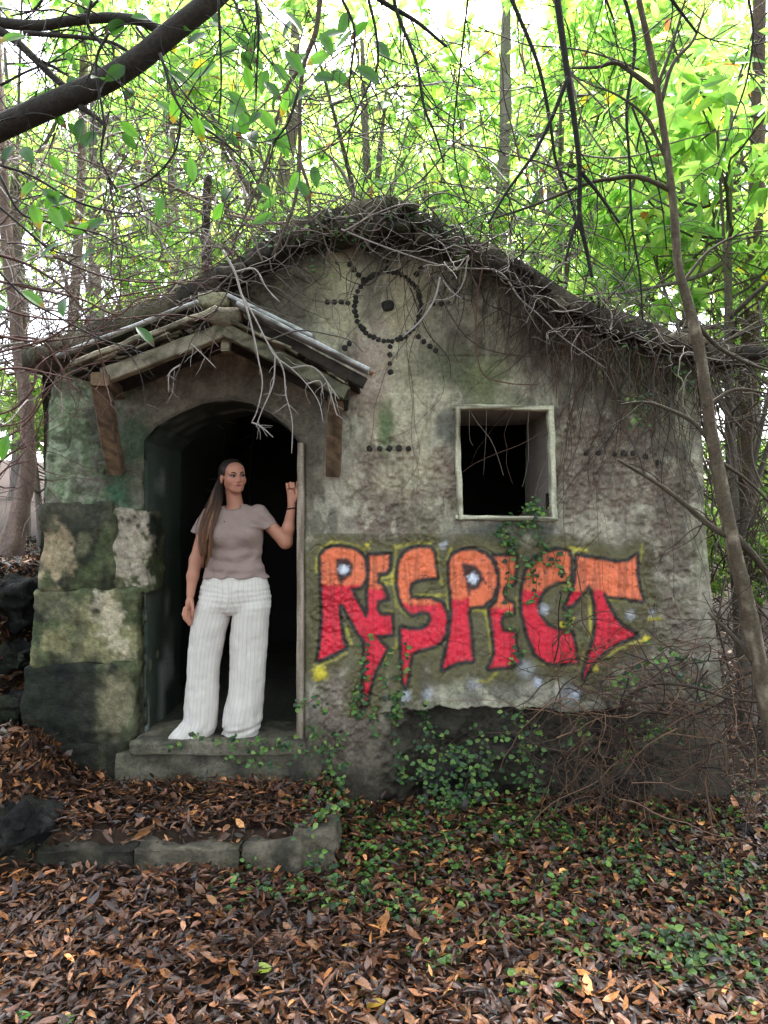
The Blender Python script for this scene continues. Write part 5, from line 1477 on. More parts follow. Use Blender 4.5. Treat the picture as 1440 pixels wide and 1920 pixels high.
TREE_KINDS = []
for args in [dict(seed=1, height=6.0, rx=1.9, rz=2.3, zc=5.0, nw=640, L=0.19, r0=0.10, bright=1.1),
             dict(seed=2, height=7.0, rx=2.1, rz=2.6, zc=5.8, nw=620, L=0.175, r0=0.13, lean=(0.05, 0.0), bright=1.15),
             dict(seed=3, height=5.2, rx=1.7, rz=2.0, zc=4.2, nw=470, L=0.21, r0=0.07, lean=(-0.06, 0.02), bright=1.2),
             dict(seed=4, height=9.0, rx=2.6, rz=3.4, zc=7.4, nw=480, L=0.20, r0=0.17, bright=1.2, dull=0.12),
             dict(seed=5, height=3.0, rx=1.3, rz=1.3, zc=2.0, nw=420, L=0.13, r0=0.05, bright=1.0, dull=0.1)]:
    a_, b_ = make_tree_meshes(**args)
    a_.materials.append(M_BARK); b_.materials.append(M_LEAF)
    TREE_KINDS.append((a_, b_))

def put_tree(kind, x, y, rz, s, label, name='forest_tree', group='trees of the wood behind the hut'):
    t = empty(name, (x, y, float(ground_z(np.array([x]), np.array([y]))[0]) - 0.05))
    t.rotation_euler = (0, 0, rz); t.scale = (s, s, s)
    tag(t, label, 'tree', group)
    for nm, me in zip(('trunk', 'crown'), TREE_KINDS[kind]):
        add_obj(nm, me, None, t)
    return t

rt = random.Random(21)
G_MID = 'leafy broad-leaved tree in the bright wood rising behind the hut roof'
G_FAR = 'pale tall tree far back in the wood above the hut'
near = [(-4.6, 8.4, 0, 1.0), (-0.2, 7.9, 3, 0.82), (-2.7, 9.2, 2, 0.9), (-1.2, 8.6, 1, 0.95), (0.5, 8.9, 0, 1.05), (2.0, 8.4, 1, 0.95), (3.6, 8.0, 0, 1.05), (5.6, 9.4, 1, 1.0)]
ORD = ['first', 'second', 'third', 'fourth', 'fifth', 'sixth', 'seventh', 'eighth', 'ninth', 'tenth']
for i_, (x, y, k, s) in enumerate(sorted(near)):
    put_tree(k, x, y, rt.uniform(0, 6.28), s, 'leafy tree just behind the hut roof, %s from the left in that row' % ORD[i_], group='trees behind the hut roof')
far = [(-7.6, 14, 3, 0.9), (-5.2, 12.2, 1, 1.3), (-2.8, 14.5, 3, 1.0), (1.4, 11.4, 3, 0.95), (-0.4, 12.8, 3, 1.0), (3.2, 13.2, 1, 1.35), (6.8, 13, 3, 1.0),
       (-9, 21, 3, 1.5), (-2.0, 22, 3, 1.6), (5.0, 21, 3, 1.5), (11.5, 21, 3, 1.5)]
for row_, sel_ in (('middle', [q for q in far if q[1] < 16]), ('farthest', [q for q in far if q[1] >= 16])):
    for i_, (x, y, k, s) in enumerate(sorted(sel_)):
        put_tree(k, x, y, rt.uniform(0, 6.28), s, 'pale tall tree in the %s row of the wood, %s from the left' % (row_, ORD[i_]), group='far trees of the wood')
put_tree(2, 3.15, 5.7, 0.6, 1.0, 'lush tree with big drooping leaves close beside the right eave', group=None)
put_tree(2, 4.4, 6.9, 2.6, 1.0, 'dense leafy tree at the right edge behind the slender trunk', group=None)
put_tree(4, -4.4, 9.6, 1.0, 1.0, 'low shrubby tree on the left bank behind the reddish trunks', 'shrub', None)
put_tree(4, -3.75, 7.3, 2.2, 0.85, 'bushy shrub low at the left edge behind the hut corner', 'shrub', None)
put_tree(4, 3.5, 6.5, 0.4, 0.8, 'bushy shrub close behind the right corner of the hut', 'shrub', None)
put_tree(4, 4.6, 7.6, 2.0, 1.0, 'low shrub at the right edge beyond the brambles', 'shrub', None)
put_tree(4, 6.2, 10.5, 4.0, 1.3, 'pale shrub deep in the gap right of the hut', 'shrub', None)

# the wood goes on behind the viewer: unseen trees, added to block low light
for i_, (x, y, k, s) in enumerate([(-6.5, -3.5, 3, 1.0), (-3.2, -5.6, 1, 1.3), (0.2, -4.6, 3, 1.0), (3.4, -5.4, 1, 1.3), (6.6, -3.0, 3, 1.0), (-7.0, 1.6, 1, 1.2), (6.6, 1.8, 1, 1.2), (-1.6, -8.0, 3, 1.2), (2.0, -8.4, 3, 1.2)]):
    put_tree(k, x, y, rt.uniform(0, 6.28), s, 'unseen leafy tree of the wood on the near side of the clearing, %s from the left' % ORD[i_], group='trees around the clearing')

# big reddish conifer-like trunks left of the hut, and thin poles behind
def big_trunk(name, pts, rads, col, label, seed, group=None):
    cv = catmull(np.array([P(*q) for q in pts]), 18); r = np.interp(np.linspace(0, 1, len(cv)), np.linspace(0, 1, len(rads)), rads)
    V, Fs_ = tube_geo(cv, r, 28)
    ang = fbm(V[:, 0] * 22, V[:, 1] * 22, V[:, 2] * 2.5, seed=seed)
    ctr = np.repeat(cv, 28, 0); ctr = np.concatenate([ctr, cv[:1], cv[-1:]])
    V = V + (V - ctr) * ((ang - 0.5) * 0.7 + (fbm(V[:, 0] * 50, V[:, 1] * 50, V[:, 2] * 8, seed=seed + 1) - 0.5) * 0.4)[:, None]
    base = cv[0] if cv[0][2] < cv[-1][2] else cv[-1]
    t = empty(name, tuple(base))
    tag(t, label, 'tree', group)
    child('trunk', make_mesh('trunk', V, Fs_, np.asarray(col)[None] * (0.55 + 0.9 * ang)[:, None]), M_BARK, t)
    return t, cv
red = A(112, 88, 76, 1.0)
bt, cv = big_trunk('forest_tree', [(-10, 1130, 6.4), (28, 1000, 6.4), (50, 880, 6.4), (48, 760, 6.4), (30, 600, 6.4), (10, 420, 6.4), (0, 200, 6.4), (-10, -60, 6.4)], [0.15, 0.09, 0.07, 0.06, 0.055, 0.05, 0.04, 0.035], A(128, 108, 98), 'reddish-brown big trunk leaning at the left edge beside the hut', 401)
big_trunk('forest_tree', [(335, 700, 9.0), (330, 500, 9.0), (322, 300, 9.0), (318, 60, 9.0), (316, -60, 9.0)], [0.07, 0.065, 0.06, 0.05, 0.045], A(120, 110, 104), 'greyish straight trunk standing behind the left eave', 402)
big_trunk('forest_tree', [(930, 520, 8.0), (938, 400, 8.0), (946, 280, 8.0), (948, 100, 8.0), (950, -60, 8.0)], [0.09, 0.08, 0.07, 0.06, 0.05], A(128, 118, 112), 'grey lichened trunk rising behind the right slope of the roof', 403)
big_trunk('forest_tree', [(515, 520, 7.6), (522, 400, 7.6), (545, 260, 7.6), (552, 100, 7.6), (560, -60, 7.6)], [0.08, 0.075, 0.065, 0.05, 0.04], A(120, 108, 98), 'thin pale trunk rising behind the left slope of the roof', 404)
big_trunk('forest_tree', [(385, 620, 6.9), (388, 500, 6.9), (386, 400, 6.9), (392, 330, 6.9)], [0.05, 0.05, 0.045, 0.04], A(60, 50, 44), 'short dark broken trunk with twiggy top behind the porch', 405)
big_trunk('forest_tree', [(1420, 1330, 6.4), (1405, 1100, 6.4), (1398, 860, 6.4), (1408, 600, 6.4), (1420, 300, 6.4), (1425, -40, 6.4)], [0.10, 0.09, 0.08, 0.07, 0.06, 0.05], A(96, 78, 66), 'brown trunk in the gap at the right edge beyond the brambles', 406)
big_trunk('forest_tree', [(120, 1080, 8.6), (112, 900, 8.6), (128, 700, 8.6), (150, 400, 8.6), (160, -40, 8.6)], [0.09, 0.07, 0.06, 0.055, 0.045], A(124, 106, 98), 'second reddish trunk just left of the hut wall', 407)

# a screen of pale bare twigs between the trunks, left and above the roof
def tangle(name, n, gen, cols, label, cat, seed, sides=4, rad=(0.003, 0.009), length=(0.5, 1.8), wob=0.22, grav=0.02, npt=10, forks=0):
    rg = random.Random(seed); mb = MB()
    for i in range(n):
        s, d = gen(rg)
        L = rg.uniform(*length); r = rg.uniform(*rad)
        pts = catmull(rand_curve(s, d, L, npt, wob, grav, rg), 2)
        c = np.asarray(cols[rg.randrange(len(cols))]) * rg.uniform(0.7, 1.3)
        V, Fs_ = tube_geo(pts, np.linspace(r, r * 0.3, len(pts)), sides, cap=False); mb.add(V, Fs_, c)
        for f in range(forks):
            k = rg.randint(3, len(pts) - 3)
            dd = pts[k + 1] - pts[k]; dd = dd / np.linalg.norm(dd) + np.array([rg.gauss(0, .6), rg.gauss(0, .6), rg.gauss(0, .6)])
            p2 = rand_curve(pts[k], dd, L * rg.uniform(0.2, 0.5), 7, wob * 1.3, grav, rg)
            V, Fs_ = tube_geo(p2, np.linspace(r * 0.55, r * 0.2, 7), 3, cap=False); mb.add(V, Fs_, c)
    o = add_obj(name, mb.mesh(name), M_TWIG)
    tag(o, label, cat, kind='stuff')
    return o
greyt = [A(120, 108, 100, 0.9), A(92, 80, 72, 0.9), A(70, 56, 50, 0.9)]
tangle('twig_thicket', 520, lambda g: (P(g.uniform(-60, 470), g.uniform(250, 760), g.uniform(5.4, 8.5)), (g.gauss(0, 1), g.gauss(0, .5), g.gauss(0, .8))), [A(176, 164, 158), A(142, 122, 114), A(108, 90, 82)], 'thicket of bare brown twigs left above the porch', 'thicket', 411, 4, (0.004, 0.011), (0.7, 2.0), 0.2, 0.0, forks=2)
tangle('twig_thicket', 300, lambda g: (P(g.uniform(1300, 1500), g.uniform(560, 1380), g.uniform(4.7, 6.8)), (g.gauss(0, .7), g.gauss(0, .5), g.gauss(0.2, .9))), [A(92, 78, 68), A(70, 56, 48), A(110, 98, 88)], 'thicket of thin bare stems right of the hut', 'thicket', 412, 4, (0.003, 0.010), (0.7, 1.9), 0.2, 0.0, forks=2)
tangle('twig_thicket', 260, lambda g: (P(g.uniform(420, 1440), g.uniform(120, 560), g.uniform(5.2, 7.6)), (g.gauss(0, 1), g.gauss(0, .5), g.gauss(-0.1, .8))), greyt, 'web of grey bare branches above the roof ridge', 'thicket', 413, 4, (0.004, 0.010), (0.8, 2.2), 0.17, 0.0, forks=2)

# ------------------------------------------------------------------ dead vines on roof and wall
def roof_px(x): return np.interp(x, [p[0] for p in ROOF_PX], [p[1] for p in ROOF_PX])
def g_roof(g):
    px = g.uniform(330, 1380); py = roof_px(px) + g.gauss(8, 14)
    return P(px, py, g.uniform(3.90, 4.3)), (g.gauss(0, 1.0), g.gauss(-0.1, 0.3), g.gauss(0.15, 0.5))
tangle('dead_vine', 560, g_roof, [A(96, 84, 76), A(64, 54, 48), A(124, 114, 106), A(50, 42, 37)], 'mat of dead grey vine stems along the roof edge', 'vine', 421, 4, (0.002, 0.006), (0.25, 0.9), 0.33, 0.05, forks=1)
def g_wall(g):
    px = min(1335, max(700, g.gauss(1090, 140))); py = roof_px(px) + g.uniform(10, 60)
    return P(px, py, g.uniform(3.98, 4.12)), (g.gauss(0.05, 0.35), g.gauss(0, 0.06), -1)
rgw = random.Random(77)
mb = MB()
for i in range(420):
    s, d = g_wall(rgw)
    L = rgw.uniform(0.3, 1.7) if rgw.random() < 0.7 else rgw.uniform(0.2, 0.5)
    px_s = 720 + s[0] / s[1] * FPX
    if 820 < px_s < 1062: L = min(L, rgw.uniform(0.15, 0.55))
    pts = rand_curve(s, d, L, 12, 0.20, 0.06, rgw)
    # lie against the plaster
    hh = WALL_Y - wall_h(pts[:, 0], pts[:, 2])
    k = np.clip(np.linspace(0, 2.4, 12), 0, 1)
    pts[:, 1] = pts[:, 1] * (1 - k) + (hh - rgw.uniform(0.004, 0.03)) * k
    pts = catmull(pts, 2); r = rgw.uniform(0.001, 0.0032)
    c = rgw.choice([A(92, 78, 70), A(62, 51, 45), A(124, 112, 104), A(100, 76, 64)])
    V, Fs_ = tube_geo(pts, np.linspace(r, r * 0.4, len(pts)), 4, cap=False); mb.add(V, Fs_, c)
o = add_obj('dead_vine', mb.mesh('dead_vine'), M_TWIG); tag(o, 'curtain of dry vine roots clinging to the wall right of the window', 'vine', kind='stuff')

# explicit long stems seen against the wall
def stem(mb, pts, r0, r1, col, n=6, sides=6):
    cv = catmull(np.array([P(*q) for q in pts]), n)
    V, Fs_ = tube_geo(cv, np.linspace(r0, r1, len(cv)), sides); mb.add(V, Fs_, np.asarray(col)[None] * (0.75 + 0.5 * fbm(V[:, 0] * 30, V[:, 1] * 30, V[:, 2] * 30, seed=8, octv=2))[:, None])
    return cv
def sprigs(mb, cv, n, L, r, col, rg, grav=0.08, back=0.3, rec=1, wob=0.18, k0=0.15):
    tips = []
    for i in range(n):
        k = rg.randint(int(len(cv) * k0), len(cv) - 2)
        d = cv[k + 1] - cv[k]; d = d / np.linalg.norm(d)
        d = d * back + np.array([rg.gauss(0, 0.7), rg.gauss(0, 0.35), rg.gauss(-0.1, 0.6)])
        l = L * rg.uniform(0.4, 1.2)
        p = catmull(rand_curve(cv[k], d, l, 7, wob, grav, rg), 2)
        V, Fs_ = tube_geo(p, np.linspace(r, r * 0.35, len(p)), 4, cap=False); mb.add(V, Fs_, np.asarray(col) * rg.uniform(0.7, 1.2))
        tips.append(p[-1])
        if rec:
            tips += sprigs(mb, p, 2, L * 0.45, r * 0.55, col, rg, grav, 0.6, rec - 1, wob, 0.3)
    return tips
rs = random.Random(9)
mb = MB(); cl = A(150, 138, 134)
stem(mb, [(925, 505, 3.98), (948, 520, 3.97), (975, 560, 3.97), (1010, 590, 3.98), (1045, 625, 3.99), (1085, 655, 4.0), (1135, 690, 4.02)], 0.006, 0.003, cl)
stem(mb, [(640, 430, 3.92), (700, 455, 3.9), (770, 480, 3.92), (840, 500, 3.93), (925, 505, 3.95)], 0.005, 0.004, cl)
stem(mb, [(825, 520, 3.95), (815, 560, 3.94), (790, 600, 3.95), (755, 632, 3.98)], 0.006, 0.006, A(166, 158, 158))
stem(mb, [(830, 525, 3.95), (845, 545, 3.96), (865, 560, 3.98)], 0.004, 0.004, A(166, 158, 158))
stem(mb, [(905, 500, 4.0), (895, 560, 4.0), (893, 640, 4.0), (905, 700, 4.0), (950, 718, 4.0), (1008, 722, 4.0)], 0.005, 0.003, A(96, 66, 54))
stem(mb, [(830, 490, 4.0), (870, 560, 4.0), (850, 650, 4.02), (860, 680, 4.04)], 0.003, 0.002, A(60, 50, 46))
stem(mb, [(770, 540, 4.02), (800, 620, 4.03), (840, 670, 4.05), (845, 710, 4.06)], 0.004, 0.002, A(54, 44, 40))
stem(mb, [(800, 500, 4.02), (850, 600, 4.02), (900, 650, 4.03), (980, 668, 4.05), (1050, 668, 4.06)], 0.004, 0.003, A(70, 56, 50))
for _ in range(2):
    x0 = rs.uniform(880, 950)
    stem(mb, [(x0, 770, 4.1), (x0 + rs.uniform(-6, 6), 820, 4.09), (x0 + rs.uniform(-8, 8), 770 + rs.uniform(60, 130), 4.08)], 0.0015, 0.001, A(104, 94, 88), 4, 4)
o = add_obj('dead_vine', mb.mesh('dead_vine'), M_TWIG); tag(o, 'long pale loose vine stems trailing from the gable past the pebble ring', 'vine')

# brambles at lower right
def g_br(g):
    return P(g.uniform(1030, 1440), g.uniform(1210, 1520), g.uniform(3.45, 4.05)), (g.gauss(0.1, 1), g.gauss(-0.1, .4), g.gauss(0.1, .6))
tangle('bramble', 330, g_br, [A(86, 62, 50), A(60, 46, 38), A(110, 84, 66), A(48, 38, 32)], 'tangle of brown brambles piled against the wall at lower right', 'bramble', 431, 4, (0.0015, 0.005), (0.25, 0.9), 0.24, 0.05, forks=1)
mb = MB()
stem(mb, [(1160, 1330, 3.7), (1185, 1300, 3.65), (1230, 1282, 3.6), (1300, 1288, 3.55), (1370, 1310, 3.5), (1450, 1318, 3.4)], 0.011, 0.007, A(58, 46, 40))
stem(mb, [(1130, 1380, 3.75), (1170, 1325, 3.7), (1260, 1318, 3.62), (1360, 1325, 3.55), (1450, 1350, 3.5)], 0.010, 0.006, A(66, 52, 44))
stem(mb, [(1140, 1420, 3.7), (1190, 1340, 3.66), (1300, 1340, 3.6), (1400, 1290, 3.5), (1450, 1275, 3.45)], 0.007, 0.004, A(50, 40, 34))
for _ in range(16):
    x0, y0 = rs.uniform(1080, 1180), rs.uniform(1330, 1420)
    stem(mb, [(x0, y0, 3.75), (x0 + rs.uniform(-60, 40), y0 + 60, 3.7), (x0 + rs.uniform(-90, 80), 1500 + rs.uniform(-20, 40), 3.75)], 0.0035, 0.002, A(98, 74, 58))
o = add_obj('bramble', mb.mesh('bramble'), M_TWIG); tag(o, 'thick arching bramble stems over the footing at lower right', 'bramble')

# ------------------------------------------------------------------ the limb at upper left, with its twigs and leaves
DARK = A(62, 56, 52, 0.9)
limb = empty('overhanging_limb', tuple(P(-40, 262, 2.5)))
tag(limb, 'thick dark grey limb crossing the upper left corner with leafy twigs', 'branch')
mb = MB()
cvm = stem(mb, [(-140, 300, 2.55), (-40, 258, 2.5), (0, 240, 2.48), (100, 195, 2.45), (190, 155, 2.42), (262, 110, 2.4), (325, 58, 2.38), (392, 5, 2.36), (450, -50, 2.35), (520, -110, 2.35)], 0.045, 0.032, DARK, 8, 14)
c0 = stem(mb, [(-60, 30, 2.5), (0, 42, 2.48), (70, 48, 2.46), (140, 38, 2.44), (210, 33, 2.42), (265, 40, 2.4), (300, 58, 2.4)], 0.019, 0.016, DARK, 8, 10)
c1 = stem(mb, [(-40, 40, 2.46), (20, 70, 2.46), (60, 105, 2.46), (95, 140, 2.46), (125, 165, 2.45)], 0.016, 0.012, DARK, 6, 8)
c2 = stem(mb, [(45, 62, 2.44), (100, 66, 2.43), (170, 72, 2.42), (215, 82, 2.42), (245, 100, 2.42)], 0.009, 0.005, DARK, 6, 7)
c3 = stem(mb, [(150, 200, 2.44), (172, 214, 2.43), (196, 232, 2.42)], 0.012, 0.007, DARK, 6, 7)
child('bough', mb.mesh('bough'), M_BARK, limb)
mb = MB()
allc = [cvm, c0, c1, c2]
tw_paths = [[(300, 100), (340, 205), (415, 262), (462, 308), (480, 340)], [(205, 60), (180, 120), (195, 230), (190, 300), (222, 360)], [(255, 50), (300, 110), (345, 175), (400, 235)],
            [(172, 0), (165, 50), (200, 90), (240, 130)], [(410, 0), (412, 60), (415, 150), (410, 230)], [(480, 0), (485, 60), (482, 130), (480, 190)], [(435, -10), (470, 70), (520, 130), (560, 170)],
            [(640, -5), (665, 60), (655, 160), (668, 200)], [(690, -5), (705, 60), (708, 120), (690, 165), (660, 230), (648, 310)], [(0, 310), (60, 330), (150, 380), (240, 400), (290, 390)],
            [(0, 330), (40, 400), (110, 420), (190, 440), (220, 460)], [(-10, 380), (60, 440), (100, 470), (170, 485)], [(-10, 500), (50, 560), (120, 600), (200, 640), (250, 650)],
            [(0, 160), (60, 130), (130, 110), (190, 130), (240, 185)], [(80, 0), (60, 20), (20, 30)], [(185, 0), (150, 30), (110, 20)], [(560, 170), (540, 230), (510, 270)], [(340, 210), (330, 280), (290, 330), (230, 365)]]
tips = []
rl = random.Random(31)
for pth in tw_paths:
    d0 = rl.uniform(2.15, 2.7)
    cv = stem(mb, [(x, y, d0 + 0.04 * i) for i, (x, y) in enumerate(pth)], 0.0055, 0.0025, DARK * 0.8, 6, 5)
    tips += sprigs(mb, cv, 7, 0.34, 0.0026, DARK * 0.75, rl, 0.05, 0.5, 1)
for c_ in allc:
    tips += sprigs(mb, c_, 9, 0.5, 0.0035, DARK * 0.75, rl, 0.06, 0.3, 1)
child('twig', mb.mesh('twig'), M_TWIG, limb)
# leaves, each its own
def leaf_variants(mat, cols, w=0.46):
    out_ = []
    for i, (c, tip, curl) in enumerate(cols):
        V, F_ = leaf_fine(w, curl, 0.05, 7)
        t = V[:, 1]
        cc = mixc(c, tip if tip is not None else c, sstep(0.68, 0.82, t) if tip is not None else 0 * t)
        cc = cc * (0.9 + 0.2 * (np.abs(V[:, 0]) > 0.05))[:, None]
        me = make_mesh('leaf', V, F_, cc); me.materials.append(mat); out_.append(me)
    return out_
NL = leaf_variants(M_NEARLEAF, [(A(70, 112, 50, 0.7), None, 0.5), (A(88, 134, 58, 0.75), None, -0.4), (A(54, 90, 42, 0.7), None, 0.8), (A(98, 146, 60, 0.75), A(140, 112, 44, 0.75), 0.6), (A(60, 100, 46, 0.7), A(66, 40, 28, 0.8), 0.5)])
def put_leaf(parent, me, pos, d, up, s, name='leaf'):
    R = basis(np.asarray(d, float)[None], np.asarray(up, float)[None])[0]
    o = add_obj(name, me, None, parent)
    off = Vector((0, 0, 0)); p = parent
    while p is not None:
        off += p.location; p = p.parent
    M4 = Matrix([[*R[0], pos[0] - off.x], [*R[1], pos[1] - off.y], [*R[2], pos[2] - off.z], [0, 0, 0, 1]]) @ Matrix.Diagonal((s, s, s, 1))
    o.matrix_local = M4
    return o
leaf_px = [(405, 120), (430, 185), (495, 152), (512, 118), (427, 172), (455, 198), (468, 212), (485, 205), (455, 250), (490, 248), (520, 240), (645, 60), (628, 90), (620, 132), (668, 125), (585, 168), (547, 168), (490, 55), (500, 130), (290, 190), (317, 192), (180, 72), (375, 60), (362, 50), (25, 272), (42, 275), (65, 340), (112, 358), (80, 352), (60, 382), (92, 388), (112, 386), (198, 410), (120, 452), (180, 468), (40, 545), (120, 560), (10, 575), (255, 612), (15, 815), (230, 180), (560, 30), (530, 20), (600, 60), (690, 40), (662, 55), (655, 20), (470, 100), (440, 60), (395, 40), (510, 65), (535, 95), (575, 100), (500, 255), (540, 262), (470, 245), (30, 20), (235, 40), (700, 75)]
for i, (x, y) in enumerate(leaf_px):
    dd = rl.uniform(2.0, 2.5) if x < 300 and y > 250 else rl.uniform(2.2, 2.9)
    side = rl.choice((-1, 1))
    put_leaf(limb, NL[rl.choice([0, 1, 2, 0, 1, 3, 4])], P(x, y, dd), (side * rl.uniform(0.2, 1.1), rl.gauss(0, .35), rl.uniform(-1.1, -0.2)), (rl.gauss(0, .4), -1 + rl.gauss(0, .4), rl.uniform(0.1, 0.9)), rl.uniform(0.075, 0.105) * dd / 2.3)
for p in rl.sample(tips, 90):
    d_ = p[1]
    px_, py_ = 720 + p[0] / d_ * FPX, 960 - (p[2] - CAM_Z) / d_ * FPX
    if py_ > 430 or px_ > 760: continue
    put_leaf(limb, NL[rl.choice([0, 1, 2, 1, 3, 4])], p, (rl.gauss(0, .7), rl.gauss(0, .4), rl.uniform(-1.1, -0.1)), (rl.gauss(0, .4), -1 + rl.gauss(0, .5), rl.uniform(0.0, 0.9)), rl.uniform(0.06, 0.095))

# ------------------------------------------------------------------ branches hanging in from the top
BLK = A(44, 40, 38, 0.9)
HB = [('dark forked branch hanging from the top right of centre', 3.1, [[(1040, -60), (1045, 0), (1065, 145), (1077, 225), (1087, 320), (1087, 400), (1102, 480), (1110, 520)], [(1087, 320), (1120, 360), (1162, 418)], [(1065, 145), (1035, 220), (1000, 290), (950, 360), (915, 420)], [(1087, 400), (1070, 450), (1060, 490)]], 0.017),
      ('slim dark branch hanging just left of the forked one', 3.2, [[(950, -40), (960, 0), (1007, 115), (1030, 220), (1042, 300), (1065, 360), (1090, 440)]], 0.011),
      ('short thick snapped branch pointing down-right at top centre', 2.9, [[(690, -20), (722, 6), (780, 40), (838, 88)]], 0.013),
      ('drooping dark branch at top centre ending in a blunt tip', 2.9, [[(735, -30), (745, 25), (780, 115), (795, 200), (815, 250), (832, 305)]], 0.009),
      ('brownish vine stem hanging down to the roof left of the ridge', 3.5, [[(612, -60), (600, 0), (592, 60), (570, 120), (562, 200), (562, 300), (552, 380), (525, 450), (510, 480)], [(570, 120), (540, 160), (520, 220), (500, 300), (470, 380), (440, 450)], [(562, 300), (580, 360), (580, 420)]], 0.016),
      ('snapped dark twig end near the upper right corner', 2.9, [[(1235, -40), (1260, 0), (1307, 62)]], 0.010),
      ('thin dark twig hanging at the top beside the slender trunk', 3.0, [[(1130, -30), (1137, 0), (1152, 40)]], 0.008),
      ('long thin dark branch curving down to the right roof slope', 3.6, [[(1160, -40), (1190, 80), (1175, 200), (1180, 300), (1185, 420), (1200, 520), (1205, 600)], [(1185, 200), (1215, 280), (1240, 380), (1250, 470)]], 0.010),
      ('thin dark twig hanging at the upper right edge', 3.2, [[(1400, -20), (1412, 60), (1400, 150), (1370, 240), (1340, 330)]], 0.006),
      ('wiry dark twig hanging between the ridge and the top edge', 3.4, [[(880, -20), (870, 60), (860, 150), (850, 250), (860, 330), (880, 390)]], 0.006)]
for lab, dd, paths, r in HB:
    o = empty('hanging_branch', tuple(P(paths[0][0][0], paths[0][0][1], dd)))
    tag(o, lab, 'branch', 'branches hanging in from the canopy')
    mb = MB(); t2 = MB()
    for j, pth in enumerate(paths):
        brown = 'brownish' in lab
        col_ = A(98, 82, 72) if brown else BLK
        cv = stem(mb, [(x, y, dd + 0.015 * i) for i, (x, y) in enumerate(pth)], r * (1 if j == 0 else 0.62), r * (0.45 if j == 0 else 0.3), col_, 7, 8)
        sprigs(t2, cv, 9 if len(pth) > 4 else 3, 0.42, 0.0032, col_ * 0.9, rl, 0.07, 0.5, 1)
    child('stem', mb.mesh('stem'), M_BARK, o); child('twig', t2.mesh('twig'), M_TWIG, o)

# dead pale branch draped over the porch
db = empty('dead_branch', tuple(P(430, 470, 3.6)))
tag(db, 'pale dead branch with forked twigs draped over the porch gable', 'branch')
mb = MB(); pc = A(158, 148, 142)
DBP = [[(418, 470), (440, 510), (452, 550), (466, 590), (478, 640), (484, 672), (492, 720), (482, 770), (472, 792)], [(452, 550), (480, 600), (500, 640), (516, 668), (545, 690), (575, 720), (598, 755), (606, 792)], [(516, 668), (512, 720), (492, 768), (480, 800)],
       [(500, 640), (530, 690), (536, 740), (548, 790), (547, 850)], [(440, 510), (478, 505), (500, 540), (524, 566)], [(440, 500), (420, 560), (370, 620), (350, 660), (320, 728)], [(358, 645), (375, 660), (405, 690)], [(338, 684), (318, 700), (316, 735)], [(575, 720), (600, 715), (606, 740)], [(545, 690), (590, 690), (636, 748)], [(614, 719), (622, 745), (632, 780)],
       [(472, 792), (490, 800), (512, 820)], [(440, 510), (400, 545), (360, 560), (300, 600)], [(500, 640), (560, 620), (620, 628), (660, 640), (680, 660)]]
for j, pth in enumerate(DBP):
    cv = stem(mb, [(x, y, 3.66 - 0.01 * min(i, 4)) for i, (x, y) in enumerate(pth)], 0.008 if j == 0 else 0.0052, 0.0024, pc if j not in (5, 12, 13) else A(84, 74, 68), 6, 6)
    sprigs(mb, cv, 4, 0.12, 0.0022, pc, rl, 0.06, 0.8, 0)
child('stem', mb.mesh('stem'), M_TWIG, db)

# reddish twigs sweeping in at the left over the porch
lt = empty('leaning_shrub', tuple(P(-60, 900, 3.4)))
tag(lt, 'bare reddish-brown shrub branches sweeping in from the left edge over the porch', 'shrub')
mb = MB(); rc = A(92, 64, 56)
for pth in [[(-40, 640), (20, 632), (80, 640), (110, 680), (130, 715), (150, 735)], [(-40, 560), (40, 590), (120, 600), (220, 598), (320, 590), (400, 600)], [(-40, 780), (20, 770), (60, 730), (70, 690), (110, 660), (200, 640)], [(-40, 700), (30, 690), (90, 700), (140, 712)],
            [(-40, 800), (30, 795), (62, 770), (75, 740), (130, 700), (165, 690)], [(-40, 520), (60, 540), (150, 560), (220, 590), (260, 560), (330, 550)], [(-30, 470), (60, 500), (140, 560), (180, 640), (200, 700)], [(-30, 830), (20, 815), (60, 780), (100, 720), (150, 660), (200, 600), (280, 560)],
            [(-40, 620), (60, 640), (160, 630), (240, 615)], [(-40, 900), (20, 850), (60, 830), (80, 780)], [(-40, 670), (40, 650), (100, 630), (180, 570), (240, 520), (330, 500)], [(-30, 940), (10, 880), (70, 860)], [(200, 560), (300, 540), (380, 510), (440, 470)], [(100, 480), (200, 520), (310, 530), (420, 520)]]:
    d0 = rl.uniform(3.2, 3.7)
    cv = stem(mb, [(x, y, d0 + 0.02 * i) for i, (x, y) in enumerate(pth)], rl.uniform(0.005, 0.009), 0.0025, rc * rl.uniform(0.6, 1.1), 6, 5)
    sprigs(mb, cv, 7, 0.4, 0.0026, rc * 0.8, rl, 0.02, 0.6, 1)
child('stem', mb.mesh('stem'), M_TWIG, lt)

